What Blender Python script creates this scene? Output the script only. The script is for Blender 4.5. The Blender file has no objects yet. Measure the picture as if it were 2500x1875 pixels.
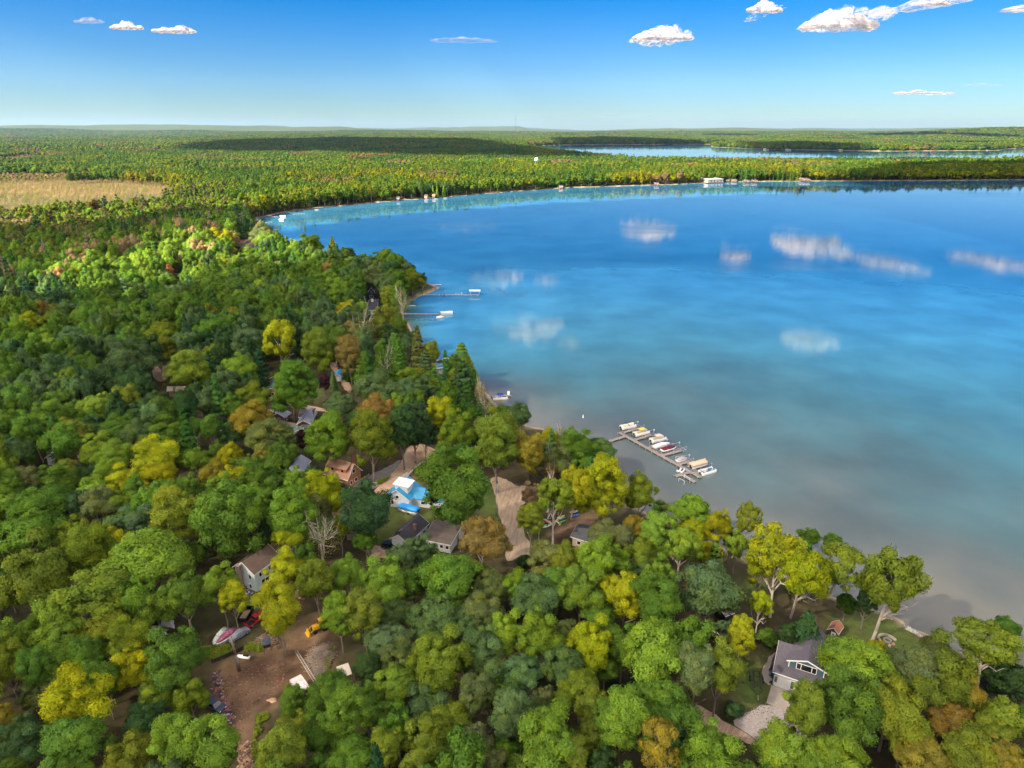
import bpy, bmesh, math, random
import numpy as np
from mathutils import Vector, Matrix
R = math.radians
random.seed(7)
rng = np.random.default_rng(7)
C = bpy.context.scene.collection
SC = bpy.context.scene

# ------------------------------------------------------------------ camera
CAMZ = 106.0; FPX = 1640.0; PITCH = R(20.8)
cam_d = bpy.data.cameras.new('camera'); cam = bpy.data.objects.new('camera', cam_d); C.objects.link(cam)
cam.location = (0, 0, CAMZ); cam.rotation_euler = (R(90) - PITCH, 0, 0)
cam_d.sensor_width = 36; cam_d.lens = FPX / 2500 * 36; cam_d.clip_start = 1; cam_d.clip_end = 120000
SC.camera = cam

# ------------------------------------------------------------------ light
SUN_EL = 38.0; SUN_AZ = 238.0        # compass from +Y clockwise: behind the camera, to its left
az = R(SUN_AZ)
SUNV = Vector((math.sin(az) * math.cos(R(SUN_EL)), math.cos(az) * math.cos(R(SUN_EL)), math.sin(R(SUN_EL))))
sd = bpy.data.lights.new('sun', 'SUN'); sd.energy = 5.0; sd.angle = R(0.5); sd.color = (1.0, 0.86, 0.66)
so = bpy.data.objects.new('sun', sd); C.objects.link(so)
so.rotation_euler = SUNV.to_track_quat('Z', 'Y').to_euler()
world = bpy.data.worlds.new('World'); SC.world = world; world.use_nodes = True
wn = world.node_tree.nodes; wl = world.node_tree.links
bg = wn['Background']
sky = wn.new('ShaderNodeTexSky'); sky.sky_type = 'NISHITA'; sky.sun_disc = False
sky.sun_elevation = R(SUN_EL); sky.sun_rotation = R(SUN_AZ); sky.altitude = 200
sky.air_density = 1.0; sky.dust_density = 0.0; sky.ozone_density = 3.0
hs = wn.new('ShaderNodeHueSaturation'); hs.inputs['Saturation'].default_value = 1.76; hs.inputs['Value'].default_value = 0.60
gm_ = wn.new('ShaderNodeGamma'); gm_.inputs[1].default_value = 0.9
tn = wn.new('ShaderNodeMix'); tn.data_type = 'RGBA'; tn.blend_type = 'MULTIPLY'; tn.inputs[0].default_value = 1; tn.inputs[7].default_value = (.55, .75, 1.08, 1)
wl.new(sky.outputs[0], hs.inputs['Color']); wl.new(hs.outputs[0], gm_.inputs[0]); wl.new(gm_.outputs[0], tn.inputs[6]); wl.new(tn.outputs[2], bg.inputs[0])
bg.inputs[1].default_value = 0.055
SC.view_settings.view_transform = 'Standard'; SC.view_settings.look = 'None'
SC.view_settings.gamma = 1; SC.view_settings.exposure = 2.2
SC.render.engine = 'CYCLES'
SC.cycles.max_bounces = 6; SC.cycles.diffuse_bounces = 3; SC.cycles.glossy_bounces = 2
SC.cycles.transmission_bounces = 3; SC.cycles.transparent_max_bounces = 12; SC.cycles.volume_bounces = 0

# ------------------------------------------------------------------ helpers
cp, sp_ = math.cos(PITCH), math.sin(PITCH)
def at(u, v, z=0.0):
    "world point at height z seen at pixel u,v of the 2500x1875 photograph"
    x = (u - 1250) / FPX; y = (937.5 - v) / FPX
    d = (x, cp + y * sp_, -sp_ + y * cp)
    t = (z - CAMZ) / d[2]
    return Vector((d[0] * t, d[1] * t, z))
def tp(tile, x, y, z=0.0):
    X0, Y0, s = TILE[tile]
    return at(X0 + x / s, Y0 + y / s, z)
TILE = dict(A=(0,1500,4.424), B=(500,1500,4.424), C=(1000,1500,4.424), D=(1500,1500,4.424), E=(2000,1500,4.424),
            F=(0,1125,4.424), G=(500,1125,4.424), H=(1000,1125,4.424), I=(1500,1125,4.424), J=(2000,1125,4.424),
            K=(0,750,4.424), L=(500,750,4.424), M=(1000,750,4.424), N=(0,500,5.53), O=(400,500,5.53), P=(800,550,5.53),
            Q3=(600,850,2.765), Q5=(1200,980,3.403), Q7=(1600,1300,2.4578), Q8=(1450,1000,6.32),
            W1=(0,260,1.7696), W2=(1250,260,1.7696), S=(0,0,1.0))
def proj(P):
    "world (n,3) -> photo pixels"
    P = np.asarray(P, float); rel = P - np.array([0, 0, CAMZ])
    dep = rel[:, 1] * cp - rel[:, 2] * sp_
    up = rel[:, 1] * sp_ + rel[:, 2] * cp
    return 1250 + rel[:, 0] / dep * FPX, 937.5 - up / dep * FPX, dep
def inpoly(x, y, poly):
    x = np.asarray(x); y = np.asarray(y); ins = np.zeros(x.shape, bool)
    n = len(poly); j = n - 1
    for i in range(n):
        xi, yi = poly[i]; xj, yj = poly[j]
        c = ((yi > y) != (yj > y)) & (x < (xj - xi) * (y - yi) / ((yj - yi) if yj != yi else 1e-9) + xi)
        ins ^= c; j = i
    return ins
def segdist(x, y, poly, closed=True):
    best = np.full(np.shape(x), 1e18)
    n = len(poly)
    for i in range(n if closed else n - 1):
        ax, ay = poly[i]; bx, by = poly[(i + 1) % n]
        dx, dy = bx - ax, by - ay; L2 = dx * dx + dy * dy + 1e-12
        t = np.clip(((x - ax) * dx + (y - ay) * dy) / L2, 0, 1)
        d = (x - ax - t * dx) ** 2 + (y - ay - t * dy) ** 2
        best = np.minimum(best, d)
    return np.sqrt(best)
def vnoise(x, y, s, seed=0):
    "smooth value noise, 0..1"
    x = np.asarray(x) / s; y = np.asarray(y) / s
    xi = np.floor(x).astype(np.int64); yi = np.floor(y).astype(np.int64)
    fx = x - xi; fy = y - yi; fx = fx * fx * (3 - 2 * fx); fy = fy * fy * (3 - 2 * fy)
    def h(a, b):
        n = (a * 374761393 + b * 668265263 + seed * 1442695041) & 0xffffffff
        n = ((n ^ (n >> 13)) * 1274126177) & 0xffffffff
        return ((n ^ (n >> 16)) & 0xffff) / 65535.0
    return (h(xi, yi) * (1 - fx) + h(xi + 1, yi) * fx) * (1 - fy) + (h(xi, yi + 1) * (1 - fx) + h(xi + 1, yi + 1) * fx) * fy
def fbm(x, y, s, seed=0, o=3):
    t = 0; a = 0.5; w = 0
    for k in range(o):
        t = t + a * vnoise(x, y, s / 2 ** k, seed + k * 17); w += a; a *= 0.5
    return t / w
def tag(o, label=None, cat=None, group=None, kind=None):
    if label: o['label'] = label
    if cat: o['category'] = cat
    if group: o['group'] = group
    if kind: o['kind'] = kind
    return o
def empty(name, loc, rz=0.0):
    o = bpy.data.objects.new(name, None); C.objects.link(o); o.location = loc; o.rotation_euler = (0, 0, rz)
    o.empty_display_size = 0.3
    return o
def copy_tree(o, parent=None):
    c = o.copy(); C.objects.link(c); c.parent = parent
    if 'label' in c: del c['label']
    for ch in list(o.children): copy_tree(ch, c)
    return c
class MB:
    "collects shapes and links them as one mesh object"
    def __init__(s): s.v = []; s.f = []; s.sm = []
    def add(s, vs, fs, M=None, smooth=False):
        b = len(s.v)
        for p in vs:
            p = Vector(p)
            s.v.append(tuple(M @ p) if M else tuple(p))
        for f in fs: s.f.append([i + b for i in f]); s.sm.append(smooth)
        return s
    def box(s, x0, y0, z0, x1, y1, z1, M=None):
        vs = [(x0,y0,z0),(x1,y0,z0),(x1,y1,z0),(x0,y1,z0),(x0,y0,z1),(x1,y0,z1),(x1,y1,z1),(x0,y1,z1)]
        return s.add(vs, [(0,3,2,1),(4,5,6,7),(0,1,5,4),(1,2,6,5),(2,3,7,6),(3,0,4,7)], M)
    def prism(s, pts, y0, y1, M=None):
        "profile in xz extruded along y"
        n = len(pts); vs = [(x, y0, z) for x, z in pts] + [(x, y1, z) for x, z in pts]
        fs = [list(range(n)), list(range(2 * n - 1, n - 1, -1))] + [(i, i + n, (i + 1) % n + n, (i + 1) % n) for i in range(n)]
        return s.add(vs, fs, M)
    def poly(s, pts, z0, z1):
        n = len(pts); vs = [(p[0], p[1], z0) for p in pts] + [(p[0], p[1], z1) for p in pts]
        fs = [list(range(n - 1, -1, -1)), list(range(n, 2 * n))] + [(i, (i + 1) % n, (i + 1) % n + n, i + n) for i in range(n)]
        return s.add(vs, fs)
    def tube(s, a, b, r0, r1=None, n=6, M=None, cap=True):
        r1 = r0 if r1 is None else r1
        a = Vector(a); b = Vector(b); d = (b - a)
        if d.length < 1e-6: return s
        q = d.to_track_quat('Z', 'Y'); vs = []
        for p, r in ((a, r0), (b, r1)):
            for k in range(n):
                t = 2 * math.pi * k / n; vs.append(p + q @ Vector((math.cos(t) * r, math.sin(t) * r, 0)))
        fs = [(k, (k + 1) % n, (k + 1) % n + n, k + n) for k in range(n)]
        if cap: fs += [list(range(n - 1, -1, -1)), list(range(n, 2 * n))]
        return s.add(vs, fs, M, True)
    def path(s, pts, r0, r1=None, n=6, M=None):
        r1 = r0 if r1 is None else r1; m = len(pts) - 1
        for i in range(m):
            s.tube(pts[i], pts[i + 1], r0 + (r1 - r0) * i / m, r0 + (r1 - r0) * (i + 1) / m, n, M)
        return s
    def loft(s, rings, M=None, smooth=True, cap=True):
        "rings: lists of points with the same count"
        n = len(rings[0]); vs = [p for r in rings for p in r]; fs = []
        for j in range(len(rings) - 1):
            for k in range(n):
                a = j * n + k; b = j * n + (k + 1) % n; fs.append((a, b, b + n, a + n))
        if cap: fs += [list(range(n - 1, -1, -1)), list(range((len(rings) - 1) * n, len(rings) * n))]
        return s.add(vs, fs, M, smooth)
    def ball(s, c, r, M=None, seg=10, rings=6, sc=(1, 1, 1)):
        vs = []
        rr = []
        for j in range(rings + 1):
            ph = math.pi * j / rings; q = max(math.sin(ph), 0.02)
            rr.append([(c[0] + r * sc[0] * q * math.cos(2 * math.pi * k / seg), c[1] + r * sc[1] * q * math.sin(2 * math.pi * k / seg), c[2] - r * sc[2] * math.cos(ph)) for k in range(seg)])
        return s.loft(rr, M)
    def build(s, name, mat, parent=None, loc=None, rz=0.0):
        me = bpy.data.meshes.new(name); me.from_pydata(s.v, [], s.f)
        me.polygons.foreach_set('use_smooth', s.sm)
        me.materials.append(mat); me.update()
        o = bpy.data.objects.new(name, me); C.objects.link(o)
        if parent is not None: o.parent = parent
        if loc is not None: o.location = loc; o.rotation_euler = (0, 0, rz)
        return o
def np_mesh(name, verts, faces, mat, nv=4, smooth=True):
    "numpy arrays -> mesh data"
    me = bpy.data.meshes.new(name)
    me.vertices.add(len(verts)); me.vertices.foreach_set('co', np.ascontiguousarray(verts, np.float32).ravel())
    nf = len(faces)
    me.loops.add(nf * nv); me.loops.foreach_set('vertex_index', np.ascontiguousarray(faces, np.int32).ravel())
    me.polygons.add(nf); me.polygons.foreach_set('loop_start', np.arange(0, nf * nv, nv, dtype=np.int32))
    me.polygons.foreach_set('use_smooth', np.full(nf, smooth))
    me.update(calc_edges=True)
    if mat: me.materials.append(mat)
    return me

# ------------------------------------------------------------------ materials
def mat(name, col, rough=0.7, metal=0.0, noise=0.0, nscale=3.0, spec=0.3, bump=0.0, bscale=20, kind=None, kscale=8, kdepth=0.3):
    "plain surface with a little mottling (and planks / seams / shingles where asked)"
    m = bpy.data.materials.new(name); m.use_nodes = True; N = m.node_tree.nodes; Lk = m.node_tree.links
    b = N['Principled BSDF']; b.inputs['Roughness'].default_value = rough; b.inputs['Metallic'].default_value = metal
    b.inputs['Specular IOR Level'].default_value = spec
    b.inputs['Base Color'].default_value = (*col, 1)
    tc = N.new('ShaderNodeTexCoord'); src = None
    if noise > 0 or kind:
        nz = N.new('ShaderNodeTexNoise'); nz.inputs['Scale'].default_value = nscale; nz.inputs['Detail'].default_value = 5
        Lk.new(tc.outputs['Object'], nz.inputs['Vector'])
        mr = N.new('ShaderNodeMapRange'); Lk.new(nz.outputs['Fac'], mr.inputs[0])
        mr.inputs[1].default_value = 0.3; mr.inputs[2].default_value = 0.7
        mr.inputs[3].default_value = 1 - noise; mr.inputs[4].default_value = 1 + noise * 0.6
        mx = N.new('ShaderNodeMix'); mx.data_type = 'RGBA'; mx.blend_type = 'MULTIPLY'; mx.inputs[0].default_value = 1
        mx.inputs[6].default_value = (*col, 1); Lk.new(mr.outputs[0], mx.inputs[7]); src = mx.outputs[2]
    if kind:
        w = N.new('ShaderNodeTexWave'); w.wave_type = 'BANDS'; w.bands_direction = {'x': 'X', 'y': 'Y', 'z': 'Z'}[kind]
        w.inputs['Scale'].default_value = kscale; w.inputs['Distortion'].default_value = 0.15
        Lk.new(tc.outputs['Object'], w.inputs['Vector'])
        r2 = N.new('ShaderNodeMapRange'); Lk.new(w.outputs['Fac'], r2.inputs[0]); r2.inputs[1].default_value = 0.0; r2.inputs[2].default_value = 0.25
        r2.inputs[3].default_value = 1 - kdepth; r2.inputs[4].default_value = 1
        m2 = N.new('ShaderNodeMix'); m2.data_type = 'RGBA'; m2.blend_type = 'MULTIPLY'; m2.inputs[0].default_value = 1
        Lk.new(src, m2.inputs[6]); Lk.new(r2.outputs[0], m2.inputs[7]); src = m2.outputs[2]
    if src: Lk.new(src, b.inputs['Base Color'])
    if bump:
        n2 = N.new('ShaderNodeTexNoise'); n2.inputs['Scale'].default_value = bscale; Lk.new(tc.outputs['Object'], n2.inputs['Vector'])
        bp = N.new('ShaderNodeBump'); bp.inputs['Strength'].default_value = bump; Lk.new(n2.outputs['Fac'], bp.inputs['Height']); Lk.new(bp.outputs[0], b.inputs['Normal'])
    return m
M_ = {}
def MT(key, *a, **k):
    if key not in M_: M_[key] = mat(key, *a, **k)
    return M_[key]
W_white = MT('white_siding', (.56,.585,.61), .6, noise=.06, kind='z', kscale=2.6, kdepth=.14)
W_paleblue = MT('pale_blue_siding', (.56,.66,.70), .6, noise=.08, kind='z', kscale=2.6, kdepth=.16)
W_brown = MT('brown_siding', (.10,.065,.055), .7, noise=.12, kind='z', kscale=2.6, kdepth=.25)
W_log = MT('orange_brown_logs', (.30,.145,.065), .6, noise=.16, kind='z', kscale=1.7, kdepth=.4)
W_orange = MT('orange_timber', (.42,.13,.045), .6, noise=.15, kind='z', kscale=2.0, kdepth=.35)
W_cream = MT('cream_boards', (.62,.56,.42), .7, noise=.08, kind='x', kscale=2.0, kdepth=.15)
W_blue = MT('slate_blue_siding', (.06,.12,.17), .6, noise=.08, kind='z', kscale=2.6, kdepth=.2)
W_grey = MT('light_grey_siding', (.40,.41,.42), .6, noise=.08, kind='z', kscale=2.6, kdepth=.15)
W_navy = MT('navy_siding', (.03,.06,.11), .6, noise=.1, kind='z', kscale=2.6, kdepth=.2)
W_tan = MT('tan_stone', (.40,.33,.25), .8, noise=.15)
R_brown = MT('brown_shingles', (.105,.073,.060), .9, noise=.16, nscale=1.2, bump=.3, kind='z', kscale=5, kdepth=.12)
R_rust = MT('rust_brown_shingles', (.27,.155,.11), .9, noise=.14, nscale=1.2, bump=.3, kind='z', kscale=5, kdepth=.12)
R_grey = MT('grey_shingles', (.088,.080,.102), .9, noise=.15, nscale=1.4, bump=.3, kind='z', kscale=5, kdepth=.12)
R_black = MT('charcoal_shingles', (.048,.046,.056), .85, noise=.2, nscale=1.4, bump=.3, kind='z', kscale=5, kdepth=.15)
R_taupe = MT('taupe_shingles', (.13,.105,.092), .9, noise=.2, nscale=.8, bump=.3, kind='z', kscale=5, kdepth=.12)
R_blue = MT('blue_metal_roof', (.035,.26,.50), .35, noise=.08, nscale=.7, spec=.5, kind='x', kscale=1.6, kdepth=.22)
R_white = MT('white_metal_roof', (.80,.81,.82), .4, noise=.05, kind='x', kscale=1.2, kdepth=.08)
R_metal = MT('grey_metal_roof', (.36,.37,.44), .4, noise=.1, spec=.5, kind='x', kscale=1.6, kdepth=.3)
R_green = MT('grey_green_roof', (.10,.17,.16), .6, noise=.12, nscale=1, kind='x', kscale=1.6, kdepth=.15)
R_red = MT('terracotta_shingles', (.33,.15,.09), .9, noise=.15, bump=.3, kind='z', kscale=6, kdepth=.15)
TRIM = MT('white_trim', (.78,.78,.78), .5, noise=.04)
GLASS = MT('dark_glass', (.012,.016,.022), .08, spec=.8)
DARK = MT('dark_wood', (.03,.027,.024), .8, noise=.2)  # one very dark timber colour with slight mottling
CHIM = MT('chimney_brick', (.26,.13,.10), .9, noise=.25, nscale=4)
CONC = MT('concrete', (.30,.265,.235), .85, noise=.12, nscale=.6)
WOODG = MT('weathered_planks', (.255,.225,.22), .85, noise=.22, nscale=2, kind='x', kscale=2.2, kdepth=.45)
WOODF = MT('grey_fence_boards', (.30,.26,.22), .85, noise=.2, nscale=2, kind='x', kscale=2.8, kdepth=.4)
POLE = MT('pole_timber', (.17,.12,.09), .9, noise=.2)
STEEL = MT('galvanised_steel', (.55,.56,.58), .35, metal=.6, noise=.08)
BLACKP = MT('black_plastic', (.015,.015,.017), .45)
TYRE = MT('tyre_rubber', (.018,.018,.018), .85)
RIM = MT('wheel_rim', (.5,.5,.52), .35, metal=.7)
WHITEP = MT('white_gelcoat', (.80,.80,.79), .25, spec=.5, noise=.04)
CREAMP = MT('cream_vinyl', (.66,.60,.48), .5, noise=.06)
ALU = MT('aluminium_tube', (.62,.64,.66), .3, metal=.7)
# ------------------------------------------------------------------ land and water
LAND_Z = 0.0; WATER_Z = -1.2
def S2W(pts, z=WATER_Z): return [tuple(at(u, v, z)[:2]) for u, v in pts]
SHORE = [(2640,1745),(2500,1668),(2440,1640),(2348,1603),(2290,1572),(2240,1545),(2208,1528),(2196,1516),(2150,1498),(2080,1478),(1980,1446),(1907,1407),
         (1828,1374),(1771,1348),(1700,1318),(1640,1288),(1583,1262),(1530,1235),(1490,1200),(1465,1150),(1440,1108),(1395,1078),(1350,1058),(1325,1050),(1290,1044),(1249,1030),
         (1203,990),(1184,962),(1140,938),(1090,922),(1062,898),(1046,876),(1026,846),(1004,812),(990,790),(976,770),(984,750),(996,736),(1020,724),
         (1046,714),(1066,704),(1050,696),(1010,688),(960,674),(900,656),(850,642),(800,632),(770,619),(720,604),(660,592),(632,585),(614,566),
         (604,550),(608,539),(620,534),(680,521),(743,511),(800,505),(890,497),(989,488),(1120,478),(1250,467),(1391,458),(1520,454),(1646,450),(1775,444),
         (1985,442),(2250,441),(2500,439),(2760,440)]
lake1 = S2W(SHORE) + [(2100.0, 1570.0), (2100.0, -80.0), (215.0, 40.0)]
FARL = [(1261,358),(1363,354),(1500,353),(1736,352),(1739,359),(1870,364.5),(2154,369),(2437,367.5),(2450,364),(2500,361),(2800,361),(2800,399),(2500,400),
        (2100,401),(1700,400),(1560,396),(1470,388),(1400,378),(1320,368)]
lake2 = S2W(FARL)
POND = S2W([(395,415.5),(430,413.5),(500,413),(497,418),(450,420),(405,420.5)])
NEARC = [c for c in ((0,0),)]
def lake_sd(x, y):
    "signed distance to the nearest shore, positive on land"
    sd_ = np.full(np.shape(x), 1e9)
    for poly in (lake1, lake2, POND):
        d = segdist(x, y, poly); ins = inpoly(x, y, poly)
        s = np.where(ins, -d, d); sd_ = np.where(np.abs(s) < np.abs(sd_), s, sd_) if poly is not lake1 else s
    return sd_
def height(x, y, s=None):
    r = np.hypot(x, y)
    h = np.clip((r - 1200) / 4000, 0, 1) * (fbm(x, y, 1200, 3) - .42) * 34
    h += np.clip((r - 10000) / 12000, 0, 1) * np.clip(fbm(x, y, 5200, 9, 4) - .36, 0, 1) * 470 * np.where(x < 500, 1.1, .75)
    # wooded hill on the right skyline
    h += 95 * np.exp(-(((x - 6000) / 1300) ** 2 + ((y - 8500) / 1200) ** 2))
    if s is None: s = lake_sd(x, y)
    land = np.clip(s / 60, 0, 1) * np.maximum(h, -.3)
    k = np.clip((s + 1.2) / 2.6, 0, 1); k = k * k * (3 - 2 * k)
    bed = -1.25 - np.clip(-s, 0, 60) * .06
    return np.where(s > 1.4, land, bed * (1 - k) + 0 * k)
# colour regions of the wood, given in photo pixels of the ground
MARSH = [(-300,440),(0,436),(120,434),(300,438),(400,448),(420,470),(400,500),(330,520),(150,540),(0,552),(-300,570)]
MARSH2 = [(0,392),(60,384),(125,386),(120,394),(30,400),(-80,402)]
PINKF = [(860,393),(900,388),(965,386),(955,391),(880,399),(850,400)]
SUNNY = [(-300,740),(-300,668),(0,690),(120,662),(250,636),(330,640),(400,590),(560,560),(700,570),(800,600),(800,640),(640,640),(480,680),(350,715),(180,735),(0,745)]  # the sunlit strip, whose crowns are coloured brighter
DIRTY = [ (250,300) ]
YARD = [('B',130,640),('B',240,500),('B',520,430),('B',650,330),('B',900,280),('B',1150,60),('B',1330,40),('B',1400,330),('B',1330,600),('B',1150,760),('B',900,860),('B',800,1000),('B',560,1120),('B',560,1300),('B',330,1640),('B',230,1560),('B',300,1330),('B',200,1100),('B',100,900)]
def T2W(pts, z=0.0): return [tuple(tp(t, x, y, z)[:2]) for t, x, y in pts]
yard_w = T2W(YARD)
LAWNS = [T2W([('Q3',780,1330),('Q3',960,1050),('Q3',1000,1040),('Q3',1320,1130),('Q3',1330,1180),('Q3',1180,1160),('Q3',1060,1150),('Q3',960,1340)]),
         T2W([('Q3',1600,930),('Q3',1690,960),('Q3',1740,1160),('Q3',1620,1190),('Q3',1560,1050)]),
         T2W([('Q5',230,880),('Q5',340,860),('Q5',420,1000),('Q5',360,1140),('Q5',290,1150)]),
         T2W([('E',100,0),('E',700,0),('E',880,90),('E',1200,290),('E',1500,480),('E',1500,620),('E',900,520),('E',500,420),('E',300,480),('E',100,330)]),
         T2W([('D',1300,560),('D',1560,430),('D',1620,600),('D',1690,790),('D',1640,950),('D',1400,1060),('D',1300,880)]),
         T2W([('L',560,760),('L',700,690),('L',800,640),('L',820,700),('L',700,740)]),
         T2W([('L',1120,880),('L',1250,850),('L',1280,930),('L',1200,1000)]),
         T2W([('L',1000,1560),('L',1180,1450),('L',1250,1500),('L',1050,1640)]),
         T2W([('G',380,1560),('G',560,1420),('G',760,1260),('G',900,1300),('G',800,1500),('G',420,1659)]),
         T2W([('P',1140,950),('P',1240,880),('P',1380,850),('P',1250,950)]),
         T2W([('I',1350,1250),('I',1600,1300),('I',1650,1500),('I',1450,1500)])]
DIRTS = [yard_w,
         T2W([('Q5',430,1130),('Q5',500,1020),('Q5',700,950),('Q5',860,890),('Q5',880,960),('Q5',820,1040),('Q5',650,1110),('Q5',500,1180),('Q5',380,1240)]),
         T2W([('Q3',1170,770),('Q3',1290,760),('Q3',1250,830),('Q3',1180,930),('Q3',1100,870)]),
         T2W([('G',540,1650),('G',600,1500),('G',700,1480),('G',1000,1100),('G',1060,1120),('G',1000,1659)]),
         T2W([('G',700,900),('G',850,850),('G',1000,960),('G',1000,1080),('G',800,1000)]),
         T2W([('D',1330,560),('D',1580,350),('D',1740,330),('D',1620,480),('D',1420,600)]),
         T2W([('D',1290,880),('D',1400,850),('D',1480,1010),('D',1400,1040)]),
         T2W([('D',800,60),('D',950,60),('D',980,130),('D',850,140)]),
         T2W([('P',1050,960),('P',1220,950),('P',1150,1010),('P',1070,1010)])]
def dist_poly_soft(x, y, poly, w):
    d = segdist(x, y, poly); return np.clip(np.where(inpoly(x, y, poly), d, -d) / w * .5 + .5, 0, 1)
# polar sheet
angs = np.radians(np.arange(-62, 62.01, 0.2)); rad = 50 * 1.0125 ** np.arange(0, 560)
A2, R2 = np.meshgrid(angs, rad); GX = np.sin(A2) * R2; GY = np.cos(A2) * R2
SD = lake_sd(GX, GY)
SD = SD + (fbm(GX, GY, 9, 77) - .5) * 3.0 * np.clip(R2 / 400, .6, 3)
GZ = height(GX, GY, SD)
nr, na = GX.shape
idx = np.arange(nr * na).reshape(nr, na)
faces = np.stack([idx[:-1, :-1], idx[:-1, 1:], idx[1:, 1:], idx[1:, :-1]], -1).reshape(-1, 4)
u_, v_, _d = proj(np.stack([GX.ravel(), GY.ravel(), np.zeros(GX.size)], -1)); u_ = u_.reshape(GX.shape); v_ = v_.reshape(GX.shape)
n1 = fbm(GX, GY, 14, 5, 4)[..., None]; n2 = fbm(GX, GY, 160, 8, 4)[..., None]
forest_floor = np.array([.035,.040,.018]) * (1 - n1) + np.array([.075,.055,.030]) * n1
farcol = np.array([.045,.075,.022]) * (1 - n2) + np.array([.085,.105,.028]) * n2
t = np.clip((R2 - 700) / 1200, 0, 1)[..., None]
col = forest_floor * (1 - t) + farcol * t
mju = u_ + (fbm(GX, GY, 120, 12, 3) - .5) * 260; mjv = v_ + (fbm(GX, GY, 150, 13, 3) - .5) * 44
marsh = (inpoly(mju, mjv, MARSH) | inpoly(u_, v_, MARSH2))[..., None]
col = np.where(marsh, (np.array([.20,.15,.06]) * (1 - np.clip(n2 * 3 - 1.2, 0, .8)) + np.array([.075,.09,.03]) * np.clip(n2 * 3 - 1.2, 0, .8)) * (.6 + .8 * n1), col)
col = np.where(inpoly(u_, v_, PINKF)[..., None], np.array([.25,.12,.07]), col)
near = R2 < 950
for poly in DIRTS:
    k = dist_poly_soft(GX, GY, poly, 3.0)[..., None] * near[..., None]
    nf_ = np.clip((fbm(GX, GY, 5, 91, 3)[..., None] - .3) * 2.2, 0, 1) * .6 + n1 * .4
    dirt = np.array([.075,.044,.028]) * (1 - nf_) + np.array([.225,.145,.09]) * nf_
    dirt = np.where(fbm(GX, GY, 7, 95, 3)[..., None] > .60, np.array([.085,.085,.035]), dirt)
    col = col * (1 - k) + dirt * k
for poly in LAWNS:
    k = dist_poly_soft(GX, GY, poly, 2.0)[..., None] * near[..., None]
    lawn = np.array([.040,.085,.018]) * (1 - n1) + np.array([.105,.115,.034]) * n1
    col = col * (1 - k) + lawn * k
beach = np.clip(1 - (SD - .2) / 2.2, 0, 1)[..., None]
col = col * (1 - beach) + np.array([.30,.24,.16]) * beach
def soil_mat(name, attr=True, base=(.2,.15,.1), n=.35, sc=.35):
    m = bpy.data.materials.new(name); m.use_nodes = True; N = m.node_tree.nodes; Lk = m.node_tree.links
    b = N['Principled BSDF']; b.inputs['Roughness'].default_value = .95; b.inputs['Specular IOR Level'].default_value = .1
    tc = N.new('ShaderNodeTexCoord'); nz = N.new('ShaderNodeTexNoise'); nz.inputs['Scale'].default_value = sc; nz.inputs['Detail'].default_value = 9; nz.inputs['Roughness'].default_value = .7
    Lk.new(tc.outputs['Object'], nz.inputs['Vector'])
    mr = N.new('ShaderNodeMapRange'); mr.inputs[1].default_value = .3; mr.inputs[2].default_value = .7; mr.inputs[3].default_value = 1 - n; mr.inputs[4].default_value = 1 + n
    Lk.new(nz.outputs['Fac'], mr.inputs[0])
    mx = N.new('ShaderNodeMix'); mx.data_type = 'RGBA'; mx.blend_type = 'MULTIPLY'; mx.inputs[0].default_value = 1
    if attr:
        a = N.new('ShaderNodeAttribute'); a.attribute_name = 'col'; Lk.new(a.outputs['Color'], mx.inputs[6])
    else: mx.inputs[6].default_value = (*base, 1)
    Lk.new(mr.outputs[0], mx.inputs[7]); Lk.new(mx.outputs[2], b.inputs['Base Color'])
    bp = N.new('ShaderNodeBump'); bp.inputs['Strength'].default_value = .4; bp.inputs['Distance'].default_value = .2; Lk.new(nz.outputs['Fac'], bp.inputs['Height']); Lk.new(bp.outputs[0], b.inputs['Normal'])
    return m
def put_col(me, col):
    a = me.attributes.new('col', 'FLOAT_COLOR', 'POINT')
    c4 = np.ones((len(me.vertices), 4), np.float32); c4[:, :3] = np.asarray(col).reshape(-1, 3); a.data.foreach_set('color', c4.ravel())
gm = np_mesh('ground', np.stack([GX, GY, GZ], -1).reshape(-1, 3), faces, soil_mat('soil'))
put_col(gm, col)
g = bpy.data.objects.new('ground', gm); C.objects.link(g); tag(g, kind='structure')

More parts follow.
